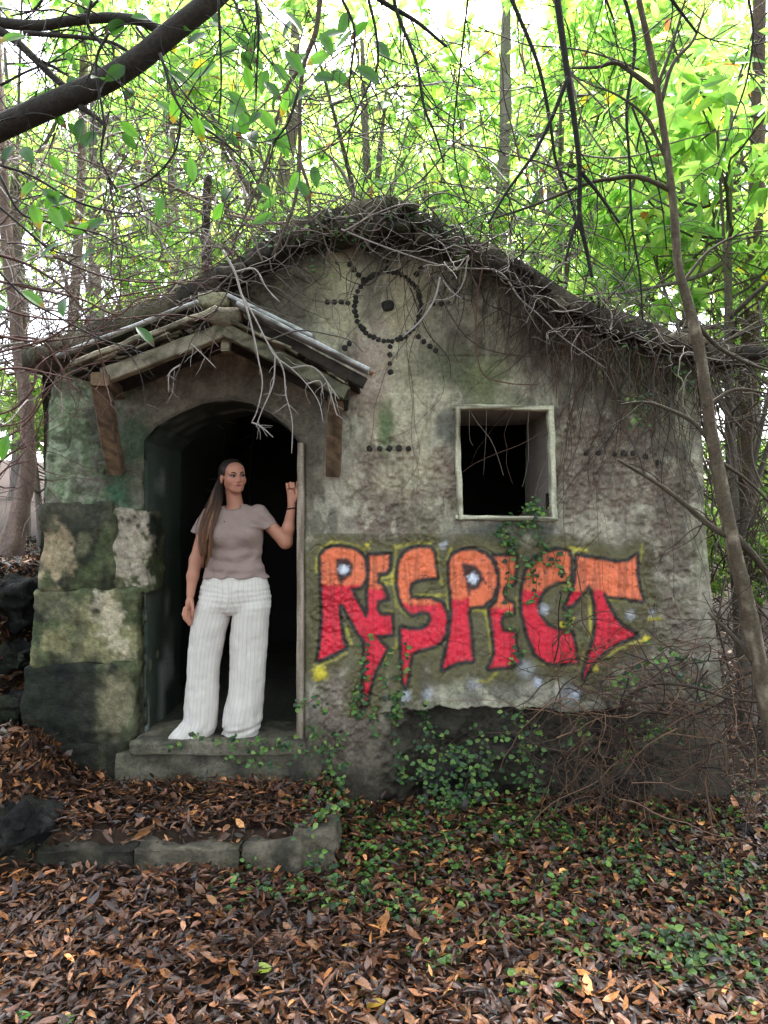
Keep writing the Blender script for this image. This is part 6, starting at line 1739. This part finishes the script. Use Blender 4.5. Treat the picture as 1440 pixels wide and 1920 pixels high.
# ------------------------------------------------------------------ slender tree at the right
st = empty('slender_tree', tuple(P(1495, 1705, 3.1)))
tag(st, 'slender young tree with smooth brown trunk leaning in at the right', 'tree')
mb = MB()
tcol = A(96, 84, 68, 0.8)
tp = [(1500, 1760), (1480, 1560), (1448, 1370), (1420, 1230), (1398, 1120), (1374, 1020), (1350, 900), (1332, 800), (1312, 660), (1288, 560), (1272, 500), (1262, 380), (1244, 240), (1222, 110), (1198, 0), (1180, -90), (1150, -230), (1140, -380)]
cv = catmull(np.array([P(x, y, 3.1) for x, y in tp]), 8); tt = np.linspace(0, 1, len(cv))
r = np.interp(tt, [0, 0.25, 0.45, 0.65, 0.85, 1], [0.042, 0.033, 0.025, 0.0165, 0.012, 0.007])
r = r * (1 + 0.10 * np.exp(-((np.arange(len(cv)) % 19) - 9.0) ** 2 / 3.0))
V, Fs_ = tube_geo(cv, r, 14)
V = V + 0.006 * (fbm(V[:, 0] * 30, V[:, 1] * 30, V[:, 2] * 14, seed=440)[:, None] - 0.5) * np.array([1, 1, 0])
n = fbm(V[:, 0] * 40, V[:, 1] * 40, V[:, 2] * 16, seed=441); n2 = fbm(V[:, 0] * 8, V[:, 1] * 8, V[:, 2] * 5, seed=442)
c = mixc(tcol, A(150, 136, 118, 0.95), sstep(0.5, 0.75, n)); c = mixc2(c, A(80, 60, 48, 0.95), sstep(0.5, 0.7, n2) * 0.6)
mb.add(V, Fs_, c)
child('trunk', mb.mesh('trunk'), M_BARK, st)
for pth, r0 in [([(1338, 838), (1300, 792), (1250, 766), (1210, 754), (1165, 758)], 0.011), ([(1362, 1004), (1330, 985), (1290, 950), (1230, 905), (1158, 862)], 0.016), ([(1372, 1000), (1420, 1050), (1460, 1110)], 0.022), ([(1412, 1240), (1385, 1205), (1345, 1165), (1328, 1148)], 0.013),
                ([(1295, 590), (1340, 645), (1400, 680), (1460, 700)], 0.012), ([(1236, 175), (1190, 140), (1155, 118), (1120, 126), (1072, 127)], 0.013), ([(1240, 190), (1262, 120), (1300, 75), (1320, 20)], 0.011), ([(1234, 160), (1262, 80), (1290, -20)], 0.009),
                ([(1260, 358), (1200, 332), (1150, 335), (1100, 345), (1000, 385), (930, 408)], 0.012), ([(1250, 300), (1210, 220), (1160, 180), (1110, 160)], 0.008), ([(1340, 860), (1400, 900), (1460, 960)], 0.010), ([(1326, 760), (1380, 730), (1450, 740)], 0.010), ([(1280, 530), (1330, 470), (1390, 440), (1460, 430)], 0.008)]:
    mb = MB(); t2 = MB()
    cv2 = stem(mb, [(x, y, 3.1 + 0.03 * i) for i, (x, y) in enumerate(pth)], r0, r0 * 0.45, tcol * 0.72, 7, 9)
    sprigs(mb, cv2, 6, 0.32, 0.0032, tcol * 0.55, rl, 0.03, 0.5, 1, k0=0.3)
    child('branch', mb.mesh('branch'), M_BARK, st)
rn = np.random.default_rng(5)
topc = P(1150, -260, 3.1)
cen = topc + rn.normal(size=(150, 3)) * np.array([0.55, 0.5, 0.35]) + np.array([0.1, 0, 0.35])
lf = MB(); whorl_leaves(lf, cen, rn.normal(size=(150, 3)) + np.array([0, 0, 0.5]), rn, 0.11, 7, 0.4, green_cols(100, rn, 0, 0.9))
child('crown', lf.mesh('crown', False), M_LEAF, st)
# ------------------------------------------------------------------ leaf litter
LB = np.array([A(70, 46, 36), A(96, 62, 44), A(122, 78, 50), A(150, 98, 60), A(84, 56, 44), A(52, 36, 29), A(116, 84, 64), A(176, 120, 70), A(60, 40, 34), A(134, 92, 66), A(44, 34, 30)])
LP_ = np.array([.14, .13, .11, .07, .10, .13, .07, .04, .08, .07, .08]); LP_ /= LP_.sum()
rn = np.random.default_rng(77)
LTM = [leaf_template(w, c, f, t) for w, c, f, t in ((0.28, 0.3, 0.04, 0), (0.40, 0.9, 0.08, 0.5), (0.20, -0.6, 0.05, -0.5), (0.32, 1.5, 0.10, 0.8), (0.17, 0.2, 0.10, 0.3), (0.44, -0.9, 0.02, 0.5))]
def in_hut(x, y): return (x > -2.16) & (x < 2.05) & (y > 4.16)
def litter_points(n, x0, x1, y0, y1):
    x = rn.uniform(x0, x1, n); y = rn.uniform(y0, y1, n)
    k = ~in_hut(x, y) & (np.abs(x) < y * 0.60 + 0.5)
    kb = (y > 3.36 + 0.03 * (x + 1) - 0.02) & (y < 3.40 + 0.03 * (x + 1)) & (x > -1.9) & (x < -0.24)
    k &= ~(kb & (rn.random(n) < 0.6))
    k &= ~((x > D_L - 0.18) & (x < D_R + 0.12) & (y > 4.02))
    return x[k], y[k]
mb = MB()
for (n, x0, x1, y0, y1, smin, smax, lift) in ((10000, -2.7, 2.9, 1.9, 4.25, 0.025, 0.05, 0.06), (34000, -2.7, 2.9, 1.9, 4.25, 0.04, 0.10, 0.05), (6000, -2.95, -2.15, 3.85, 6.2, 0.05, 0.10, 0.03), (8000, -4.5, -1.75, 3.3, 8.0, 0.05, 0.10, 0.03), (5200, 1.9, 5.0, 3.8, 8.5, 0.05, 0.10, 0.03), (2500, -4.5, 5, 8, 11, 0.07, 0.12, 0.02)):
    x, y = litter_points(n, x0, x1, y0, y1)
    m_ = len(x); e = 0.02
    z = ground_z(x, y)
    nx = -(ground_z(x + e, y) - z) / e; ny = -(ground_z(x, y + e) - z) / e
    nrm = np.stack([nx, ny, np.ones(m_)], -1); nrm /= np.linalg.norm(nrm, axis=1, keepdims=True)
    nrm = nrm + rn.normal(size=(m_, 3)) * 0.21
    a = rn.uniform(0, 2 * np.pi, m_)
    d = np.stack([np.cos(a), np.sin(a), rn.normal(size=m_) * 0.07], -1)
    lay = rn.random(m_)
    pos = np.stack([x, y, z + 0.004 + lift * lay * (0.5 + fbm(x * 6, y * 6, seed=501))], -1)
    pos = pos + nrm * 0.012
    R = basis(d - nrm * (d * nrm).sum(1, keepdims=True), nrm)
    ci = rn.choice(len(LB), m_, p=LP_)
    c = LB[ci] * np.exp(rn.normal(-0.12, 0.52, (m_, 1)))
    wet = fbm(x * 1.6, y * 1.6, seed=502)
    c = c * (0.75 + 0.5 * wet)[:, None] * (1 + 0.25 * sstep(-0.2, 1.2, x))[:, None] * 0.80
    s = rn.uniform(smin, smax, m_) * rn.choice([1, 0.75, 0.5], m_, p=[0.6, 0.25, 0.15])
    tk = rn.integers(0, len(LTM), m_)
    for k in range(len(LTM)):
        q = tk == k
        scatter(mb, LTM[k], pos[q], R[q], s[q], c[q], rn.uniform(0.7, 1.3, q.sum()))
litter = add_obj('leaf_litter', mb.mesh('leaf_litter', smooth=True), M_LITTER)
tag(litter, 'wet brown fallen leaves carpeting the ground', 'leaf litter', kind='stuff')
# the leaves on top in the foreground, one by one
FLV = []
for i, c in enumerate([A(112, 72, 52), A(140, 92, 62), A(90, 62, 54), A(168, 112, 66), A(126, 96, 86), A(78, 52, 44), A(154, 106, 76)]):
    V, F_ = leaf_fine(0.24 + 0.05 * (i % 4), (0.5, 1.4, -0.9, 0.9, 1.9, -0.4, 0.2)[i], (0.06, 0.10, 0.04, 0.08)[i % 4], 6)
    n_ = fbm(V[:, 0] * 14, V[:, 1] * 9, seed=510 + i)
    cc = c[None] * (0.65 + 0.6 * n_)[:, None] * (1 - 0.25 * (np.abs(V[:, 0]) < 0.01))[:, None]
    me = make_mesh('leaf', V, F_, cc); me.materials.append(M_LITTER); FLV.append(me)
rf = random.Random(91)
cnt = 0
while cnt < 280:
    y = 2.25 + 1.6 * rf.random() ** 1.5; x = rf.uniform(-0.62 * y, 0.62 * y)
    if in_hut(np.array(x), np.array(y)): continue
    z = float(ground_z(np.array([x]), np.array([y]))[0])
    a = rf.uniform(0, 6.283)
    put_leaf(litter, rf.choice(FLV), (x, y, z + rf.uniform(0.025, 0.045)), (math.cos(a), math.sin(a), rf.gauss(0.02, .10)), (rf.gauss(0, .22), rf.gauss(-0.1, .22), 1), rf.uniform(0.055, 0.10))
    cnt += 1
# a few leaves that stand out
def lone_leaf(px, py, d, s, col_, lab, ang, w=0.42, group=None, mat=None):
    x, y = P(px, py, d)[:2]
    # slide along the view ray to the ground
    for _ in range(12):
        z = float(ground_z(np.array([x]), np.array([y]))[0]) + 0.045
        d = (CAM_Z - z) * FPX / (py - 960); x, y = P(px, py, d)[:2]
    V, F_ = leaf_fine(w, 0.5, 0.06, 8)
    n_ = fbm(V[:, 0] * 9, V[:, 1] * 6, seed=int(px))
    me = make_mesh('fallen_leaf', V - np.array([0, 0.5, 0]), F_, np.asarray(col_)[None] * (0.85 + 0.3 * n_)[:, None]); me.materials.append(mat or M_FIG)
    o = put_leaf(None, me, (x, y, z), (math.cos(ang), math.sin(ang), 0.05), (0, -0.25, 1), s, 'fallen_leaf')
    tag(o, lab, 'leaf', group)
lone_leaf(492, 1816, 2.6, 0.09, A(170, 190, 70, 0.8), 'yellow-green fallen leaf lying left of centre in the foreground', 0.1, 0.55)
lone_leaf(685, 1862, 2.5, 0.085, A(206, 190, 100, 0.8), 'pale yellow fallen leaf lying front centre, upper of two', 0.2, 0.36)
lone_leaf(706, 1880, 2.5, 0.08, A(200, 160, 62, 0.8), 'mottled golden fallen leaf lying front centre, lower of two', 0.5, 0.45)
lone_leaf(38, 1906, 2.4, 0.075, A(78, 140, 50, 0.8), 'glossy green fallen leaf at the lower left corner', 0.6, 0.6)
lone_leaf(126, 1912, 2.4, 0.075, A(110, 160, 72, 0.8), 'pale green fallen leaf at the bottom edge near the left corner', 1.2, 0.6)
lone_leaf(655, 1774, 2.7, 0.075, A(206, 160, 60, 0.8), 'long golden fallen leaf beside the roots in the foreground', -0.1, 0.26)
lone_leaf(960, 1852, 2.5, 0.07, A(212, 160, 80, 0.8), 'narrow golden fallen leaf in front right of centre', -1.0, 0.26)
lone_leaf(250, 1806, 2.6, 0.13, A(160, 98, 52, 0.8), 'large orange-brown fallen leaf in the left foreground', -0.5, 0.34, mat=M_LITTER)
lone_leaf(926, 1880, 2.5, 0.105, A(132, 108, 100, 0.8), 'broad grey-brown fallen leaf at the front right of centre', 1.3, 0.6, mat=M_LITTER)
lone_leaf(812, 1592, 3.4, 0.06, A(214, 190, 150, 0.8), 'small cream fallen leaf standing below the broken slab', 1.5, 0.3)
lone_leaf(985, 1825, 2.55, 0.12, A(206, 150, 70, 0.8), 'big tan curled fallen leaf in front right of centre', -0.25, 0.3)
# small pale ring dropped among the leaves
t = np.linspace(0, 2 * np.pi, 28); x, y, z = P(899, 1739, 2.96); z = float(ground_z(np.array([x]), np.array([y]))[0]) + 0.06
d = (CAM_Z - z) * FPX / (1739 - 960); x, y = P(899, 1739, d)[:2]
pts = np.stack([0.026 * np.cos(t), 0.018 * np.sin(t), 0.016 * np.sin(t)], -1)
V, Fs_ = tube_geo(pts, 0.0028, 6, cap=False)
o = add_obj('ring', make_mesh('ring', V, Fs_, np.zeros((len(V), 3)) + A(206, 196, 170, 0.9)), M_FIG, None, (x, y, z)); tag(o, 'small pale ring dropped among the brown leaves', 'ring')

# twigs on the ground
rg = random.Random(15); mb = MB()
for i in range(420):
    y = rg.uniform(2.1, 4.2); x = rg.uniform(-0.6 * y - 0.2, 0.6 * y + 0.3)
    if in_hut(np.array(x), np.array(y)): continue
    z = float(ground_z(np.array([x]), np.array([y]))[0]) + rg.uniform(0.02, 0.05)
    p = rand_curve((x, y, z), (rg.gauss(0, 1), rg.gauss(0, 1), rg.gauss(0, .05)), rg.uniform(0.08, 0.4), 7, 0.15, 0.0, rg)
    p[:, 2] = np.maximum(ground_z(p[:, 0], p[:, 1]) + 0.015, p[:, 2])
    r = rg.uniform(0.0012, 0.004)
    V, Fs_ = tube_geo(p, np.linspace(r, r * 0.5, 7), 4, cap=False); mb.add(V, Fs_, rg.choice([A(56, 42, 36), A(84, 64, 52), A(40, 32, 28), A(110, 88, 72)]))
o = add_obj('fallen_twigs', mb.mesh('fallen_twigs'), M_TWIG); tag(o, 'thin dead twigs strewn over the leaf litter', 'twigs', kind='stuff')
def gstick(pxs, r, col_, lab, name='fallen_stick', cat='stick', up=0.05):
    pts = []
    for px, py in pxs:
        z = 0.05; 
        for _ in range(10):
            d = (CAM_Z - z) * FPX / (py - 960); q = P(px, py, d); z = float(ground_z(np.array([q[0]]), np.array([q[1]]))[0]) + up
        pts.append([q[0], q[1], z])
    cv = catmull(np.array(pts), 7)
    V, Fs_ = tube_geo(cv, np.linspace(r, r * 0.6, len(cv)), 8)
    nz_ = fbm(V[:, 0] * 40, V[:, 1] * 40, V[:, 2] * 40, seed=3)
    o = add_obj(name, make_mesh(name, V - cv[0], Fs_, np.asarray(col_)[None] * (0.6 + 0.8 * nz_)[:, None]), M_BARK, None, tuple(cv[0])); tag(o, lab, cat)
gstick([(195, 1648), (250, 1618), (285, 1590), (300, 1572)], 0.006, A(70, 54, 46), 'thin dark stick leaning on the kerb at the left')
gstick([(555, 1665), (600, 1682), (640, 1700), (668, 1735), (672, 1770)], 0.016, A(96, 72, 58), 'brown root curving through the litter in front of the kerb', 'surface_root', 'root', 0.03)
gstick([(480, 1530), (540, 1520), (640, 1512)], 0.006, A(66, 50, 42), 'dark stick lying on the terrace near its right end')
gstick([(880, 1780), (930, 1755), (985, 1720), (1000, 1695)], 0.006, A(70, 52, 44), 'dark stick lying beside the pale ring')
gstick([(720, 1885), (690, 1930)], 0.008, A(88, 70, 58), 'brown stick poking up at the bottom edge of the frame')
gstick([(720, 1920), (800, 1880), (880, 1850)], 0.007, A(74, 58, 48), 'brown stick angled across the bottom centre')

# ------------------------------------------------------------------ creeping fig on wall, step and footing
FIGC = np.array([A(78, 118, 52), A(58, 96, 44), A(100, 140, 60), A(44, 76, 36), A(122, 152, 70), A(38, 66, 34)]) * 0.8
FT = [leaf_template(0.70, c, 0.08, 0, 'round') for c in (0.3, 0.8, -0.4)]
def creeper(strands, label, seed, dens=85, L=0.040, dy=0.03, group='creeping fig plants', extra=None, d=None, spread=0.012):
    rg = random.Random(seed); rnn = np.random.default_rng(seed)
    st_ = MB(); lf_ = MB(); first = None
    for s in strands:
        dd = s[0]; pts = []
        for (px, py) in s[1]:
            q = P(px, py, dd)
            if d is None:
                for _ in range(4):
                    yy_ = wall_y(q[0], q[2]) - dy; q = P(px, py, yy_)
            pts.append(q)
        cv = catmull(np.array(pts), 8)
        cv = cv + np.stack([fbm(np.arange(len(cv)) / 5.0, np.zeros(len(cv)) + k_, seed=seed + k_, octv=2) - 0.5 for k_ in range(3)], -1) * 0.03
        first = cv[0] if first is None else first
        V, Fs_ = tube_geo(cv, 0.0018, 4, cap=False); st_.add(V, Fs_, A(84, 64, 48))
        seg = np.linalg.norm(np.diff(cv, axis=0), axis=1).sum(); n = int(seg * dens * (s[2] if len(s) > 2 else 1)) + 2
        t = np.sort(rnn.uniform(0, len(cv) - 1.001, n)); i0 = t.astype(int); f = (t - i0)[:, None]
        pos = cv[i0] * (1 - f) + cv[i0 + 1] * f
        sp = spread * (s[2] if len(s) > 2 else 1)
        pos = pos + rnn.normal(size=(n, 3)) * np.array([sp, 0.012, sp * 0.8])
        dr = np.stack([rnn.choice([-1, 1], n) * rnn.uniform(0.4, 1.1, n), rnn.normal(size=n) * 0.3, rnn.uniform(-0.9, 0.4, n)], -1)
        up = np.stack([rnn.normal(size=n) * 0.35, -1 + rnn.normal(size=n) * 0.3, rnn.uniform(0.2, 1.1, n)], -1)
        c = FIGC[rnn.integers(0, len(FIGC), n)] * rnn.uniform(0.65, 1.25, (n, 1)); sz = L * rnn.uniform(0.5, 1.1, n)
        R = basis(dr, up); tk = rnn.integers(0, 3, n)
        for k in range(3):
            q_ = tk == k; scatter(lf_, FT[k], pos[q_], R[q_], sz[q_], c[q_])
    o = empty('creeping_fig', tuple(first)); tag(o, label, 'creeper', group)
    child('stem', st_.mesh('stem'), M_TWIG, o); child('foliage', lf_.mesh('foliage', False), M_FIG, o)
creeper([(4.1, [(995, 945), (975, 965), (945, 985), (938, 1000), (950, 1030)], 1.2), (4.1, [(1000, 950), (1003, 980), (1015, 1010), (1008, 1050), (1003, 1090)], 1.0), (4.1, [(985, 970), (960, 1010), (975, 1040), (990, 1060)], 1.4), (4.1, [(1030, 1020), (1040, 1050), (1062, 1080), (1065, 1110)], 0.8),
         (4.1, [(955, 1000), (952, 1060), (955, 1130), (960, 1190), (965, 1262)], 0.5), (4.1, [(1010, 1050), (1030, 1060), (1060, 1035)], 1.0), (4.1, [(1005, 1080), (1000, 1120), (990, 1140)], 0.8), (4.1, [(1060, 1130), (1065, 1160), (1070, 1180)], 1.0), (4.1, [(1000, 940), (992, 955), (1030, 962)], 1.4), (4.1, [(970, 1180), (975, 1220), (968, 1235)], 0.6)], 'creeper with small round leaves hanging from the window sill over the lettering', 601)
creeper([(4.1, [(692, 1195), (688, 1240), (680, 1285), (672, 1320), (668, 1350)], 1.2), (4.1, [(726, 1225), (722, 1262), (730, 1300), (728, 1315)], 0.6), (4.1, [(762, 1200), (758, 1250), (752, 1290), (746, 1320), (742, 1350)], 0.8), (4.1, [(750, 1300), (742, 1330), (738, 1360), (748, 1420), (750, 1480)], 1.2), (4.1, [(790, 1318), (800, 1345), (815, 1372), (850, 1395)], 0.9), (4.1, [(700, 1330), (704, 1360), (716, 1385)], 0.7)], 'creeper strands climbing the wall under the first letters', 602)
creeper([(4.02, [(318, 1402), (335, 1408)], 1.0), (4.02, [(355, 1378), (395, 1384), (450, 1388), (500, 1392), (560, 1384)], 0.7), (4.02, [(430, 1400), (480, 1404), (540, 1400), (585, 1410)], 0.9), (4.02, [(420, 1425), (470, 1430), (520, 1436), (560, 1428)], 0.5)], 'creeper trailing along the edge of the doorstep slab', 603, d=1, spread=0.02)
creeper([(4.05, [(553, 1322), (575, 1318), (598, 1305), (602, 1335)], 0.8), (4.05, [(575, 1360), (600, 1385), (618, 1420), (640, 1450), (625, 1480)], 1.3), (4.05, [(590, 1420), (620, 1400), (645, 1375)], 1.0), (4.05, [(600, 1450), (640, 1490), (660, 1530)], 1.2)], 'creeper at the right foot of the door post', 604, d=1, spread=0.02)
creeper([(3.98, [(805, 1390), (830, 1430), (845, 1480), (850, 1540)], 2.2), (3.98, [(850, 1400), (880, 1440), (870, 1500), (880, 1560)], 2.2), (3.98, [(900, 1370), (920, 1420), (905, 1470), (930, 1530)], 1.8), (3.98, [(960, 1340), (980, 1400), (995, 1460), (990, 1510)], 1.6), (3.98, [(1010, 1370), (1000, 1420), (1030, 1480)], 1.2), (3.98, [(830, 1500), (870, 1540), (910, 1560)], 2.4), (3.98, [(1080, 1350), (1090, 1390), (1075, 1400)], 1.6), (3.98, [(790, 1440), (800, 1500), (780, 1560)], 1.4)], 'thick creeper spilling down the dark footing below the lettering', 605, d=1, spread=0.028)
creeper([(3.8, [(1150, 1275), (1175, 1282), (1200, 1290)], 1.6), (3.8, [(1240, 1225), (1258, 1240), (1275, 1235), (1285, 1255)], 2.0), (3.8, [(1300, 1290), (1330, 1300)], 1.2), (3.8, [(1190, 1350), (1230, 1370), (1280, 1380)], 1.2), (3.8, [(1150, 1440), (1200, 1400), (1230, 1350)], 1.0)], 'sprigs of green creeper among the brambles at lower right', 606, d=1, spread=0.03)
creeper([(4.0, [(540, 425), (590, 415), (640, 405)], 1.6), (4.0, [(600, 440), (660, 430), (690, 415)], 1.2), (4.0, [(860, 450), (862, 475), (855, 500)], 1.2), (4.0, [(590, 490), (600, 500), (620, 502)], 1.0), (4.0, [(800, 420), (850, 440), (900, 450)], 1.2), (4.0, [(700, 400), (760, 395), (810, 425)], 1.2), (4.0, [(450, 470), (500, 455), (560, 440)], 1.4)], 'pale green creeper growing over the roof ridge', 607, d=1, spread=0.035, L=0.035)
creeper([(4.02, [(1180, 740), (1200, 760), (1195, 800)], 1.0)], 'small creeper sprig on the wall right of the window, left of the slender trunk', 608, d=1, spread=0.03)
creeper([(4.02, [(1250, 680), (1270, 700), (1290, 740)], 1.0)], 'small creeper sprig under the right eave beside the slender trunk', 618, d=1, spread=0.03)
creeper([(4.02, [(1190, 600), (1210, 620), (1205, 640)], 1.2)], 'small creeper sprig hanging from the right roof edge', 628, d=1, spread=0.03)
for nm, pl, sd_ in (('green creeper patch on the terrace corner stone', [[(560, 1560), (590, 1540), (620, 1510), (650, 1500)], [(470, 1600), (490, 1640), (520, 1650)], [(590, 1600), (620, 1640)]], 609),):
    creeper([(3.35, p, 1.2) for p in pl], nm, sd_, d=1, spread=0.02)

# low green plants spreading over the litter: ground cover
rn = np.random.default_rng(66); gc = MB()
patches = [(660, 1520, 40, 25, 60), (700, 1560, 60, 40, 90), (850, 1570, 90, 30, 110), (960, 1560, 70, 30, 80), (900, 1620, 90, 40, 90), (740, 1620, 50, 30, 50), (1050, 1600, 110, 30, 80), (1130, 1640, 80, 30, 60), (1000, 1680, 120, 30, 60), (770, 1720, 40, 30, 60), (640, 1700, 40, 30, 40), (560, 1690, 40, 20, 30), (1330, 1680, 70, 40, 60), (1400, 1720, 50, 60, 70), (1300, 1800, 80, 40, 120), (1360, 1850, 60, 50, 60), (1040, 1770, 50, 40, 40), (1140, 1790, 40, 20, 30), (940, 1760, 60, 20, 30), (1260, 1550, 120, 25, 70), (1390, 1500, 60, 50, 70), (830, 1830, 30, 20, 14), (1010, 1880, 40, 20, 14), (640, 1600, 40, 30, 40), (1200, 1590, 90, 30, 60), (700, 1660, 50, 30, 40), (450, 1690, 30, 20, 16), (1250, 1640, 60, 30, 30)]
for (px, py, sx, sy, n) in patches:
    n = max(4, int(n * 0.8))
    x_ = rn.normal(px, sx, n); y_ = rn.normal(py, sy * 0.7, n)
    d_ = np.clip(CAM_Z * FPX / np.maximum(y_ - 960, 200), 2.0, 5.5)
    X_ = (x_ - 720) / FPX * d_; Y_ = d_
    k = ~in_hut(X_, Y_); X_, Y_ = X_[k], Y_[k]; n = len(X_)
    Z_ = ground_z(X_, Y_) + 0.03 + rn.random(n) * 0.05
    for rep in range(3):
        a = rn.uniform(0, 6.28, n)
        dr = np.stack([np.cos(a), np.sin(a), rn.uniform(-0.2, 0.5, n)], -1); up = np.stack([rn.normal(size=n) * 0.3, rn.normal(size=n) * 0.3 - 0.3, np.ones(n)], -1)
        c = FIGC[rn.integers(0, len(FIGC), n)] * rn.uniform(0.6, 1.25, (n, 1))
        scatter(gc, FT[rep], np.stack([X_, Y_, Z_], -1) + rn.normal(size=(n, 3)) * 0.012, basis(dr, up), rn.uniform(0.018, 0.042, n), c)
o = add_obj('ground_cover', gc.mesh('ground_cover', False), M_FIG); tag(o, 'small green creeping plants spreading over the leaf litter', 'plants', kind='stuff')

# dead leaves caught on roof and bank shrubs: litter on the roof edge
rn = np.random.default_rng(8); mb = MB(); n = 1400
x = rn.uniform(-2.2, 2.2, n); y = rn.uniform(3.98, 5.2, n); z = roof_top(x, y) + 0.01 + rn.random(n) * 0.03
a = rn.uniform(0, 6.28, n); dr = np.stack([np.cos(a), np.sin(a), rn.normal(size=n) * 0.3], -1); up = rn.normal(size=(n, 3)) * 0.35 + np.array([0, 0, 1])
scatter(mb, LTM[0], np.stack([x, y, z], -1), basis(dr, up), rn.uniform(0.04, 0.08, n), LB[rn.integers(0, len(LB), n)] * 0.8)
o = add_obj('roof_litter', mb.mesh('roof_litter'), M_LITTER); tag(o, 'dead leaves lodged along the roof', 'leaf litter', kind='stuff')
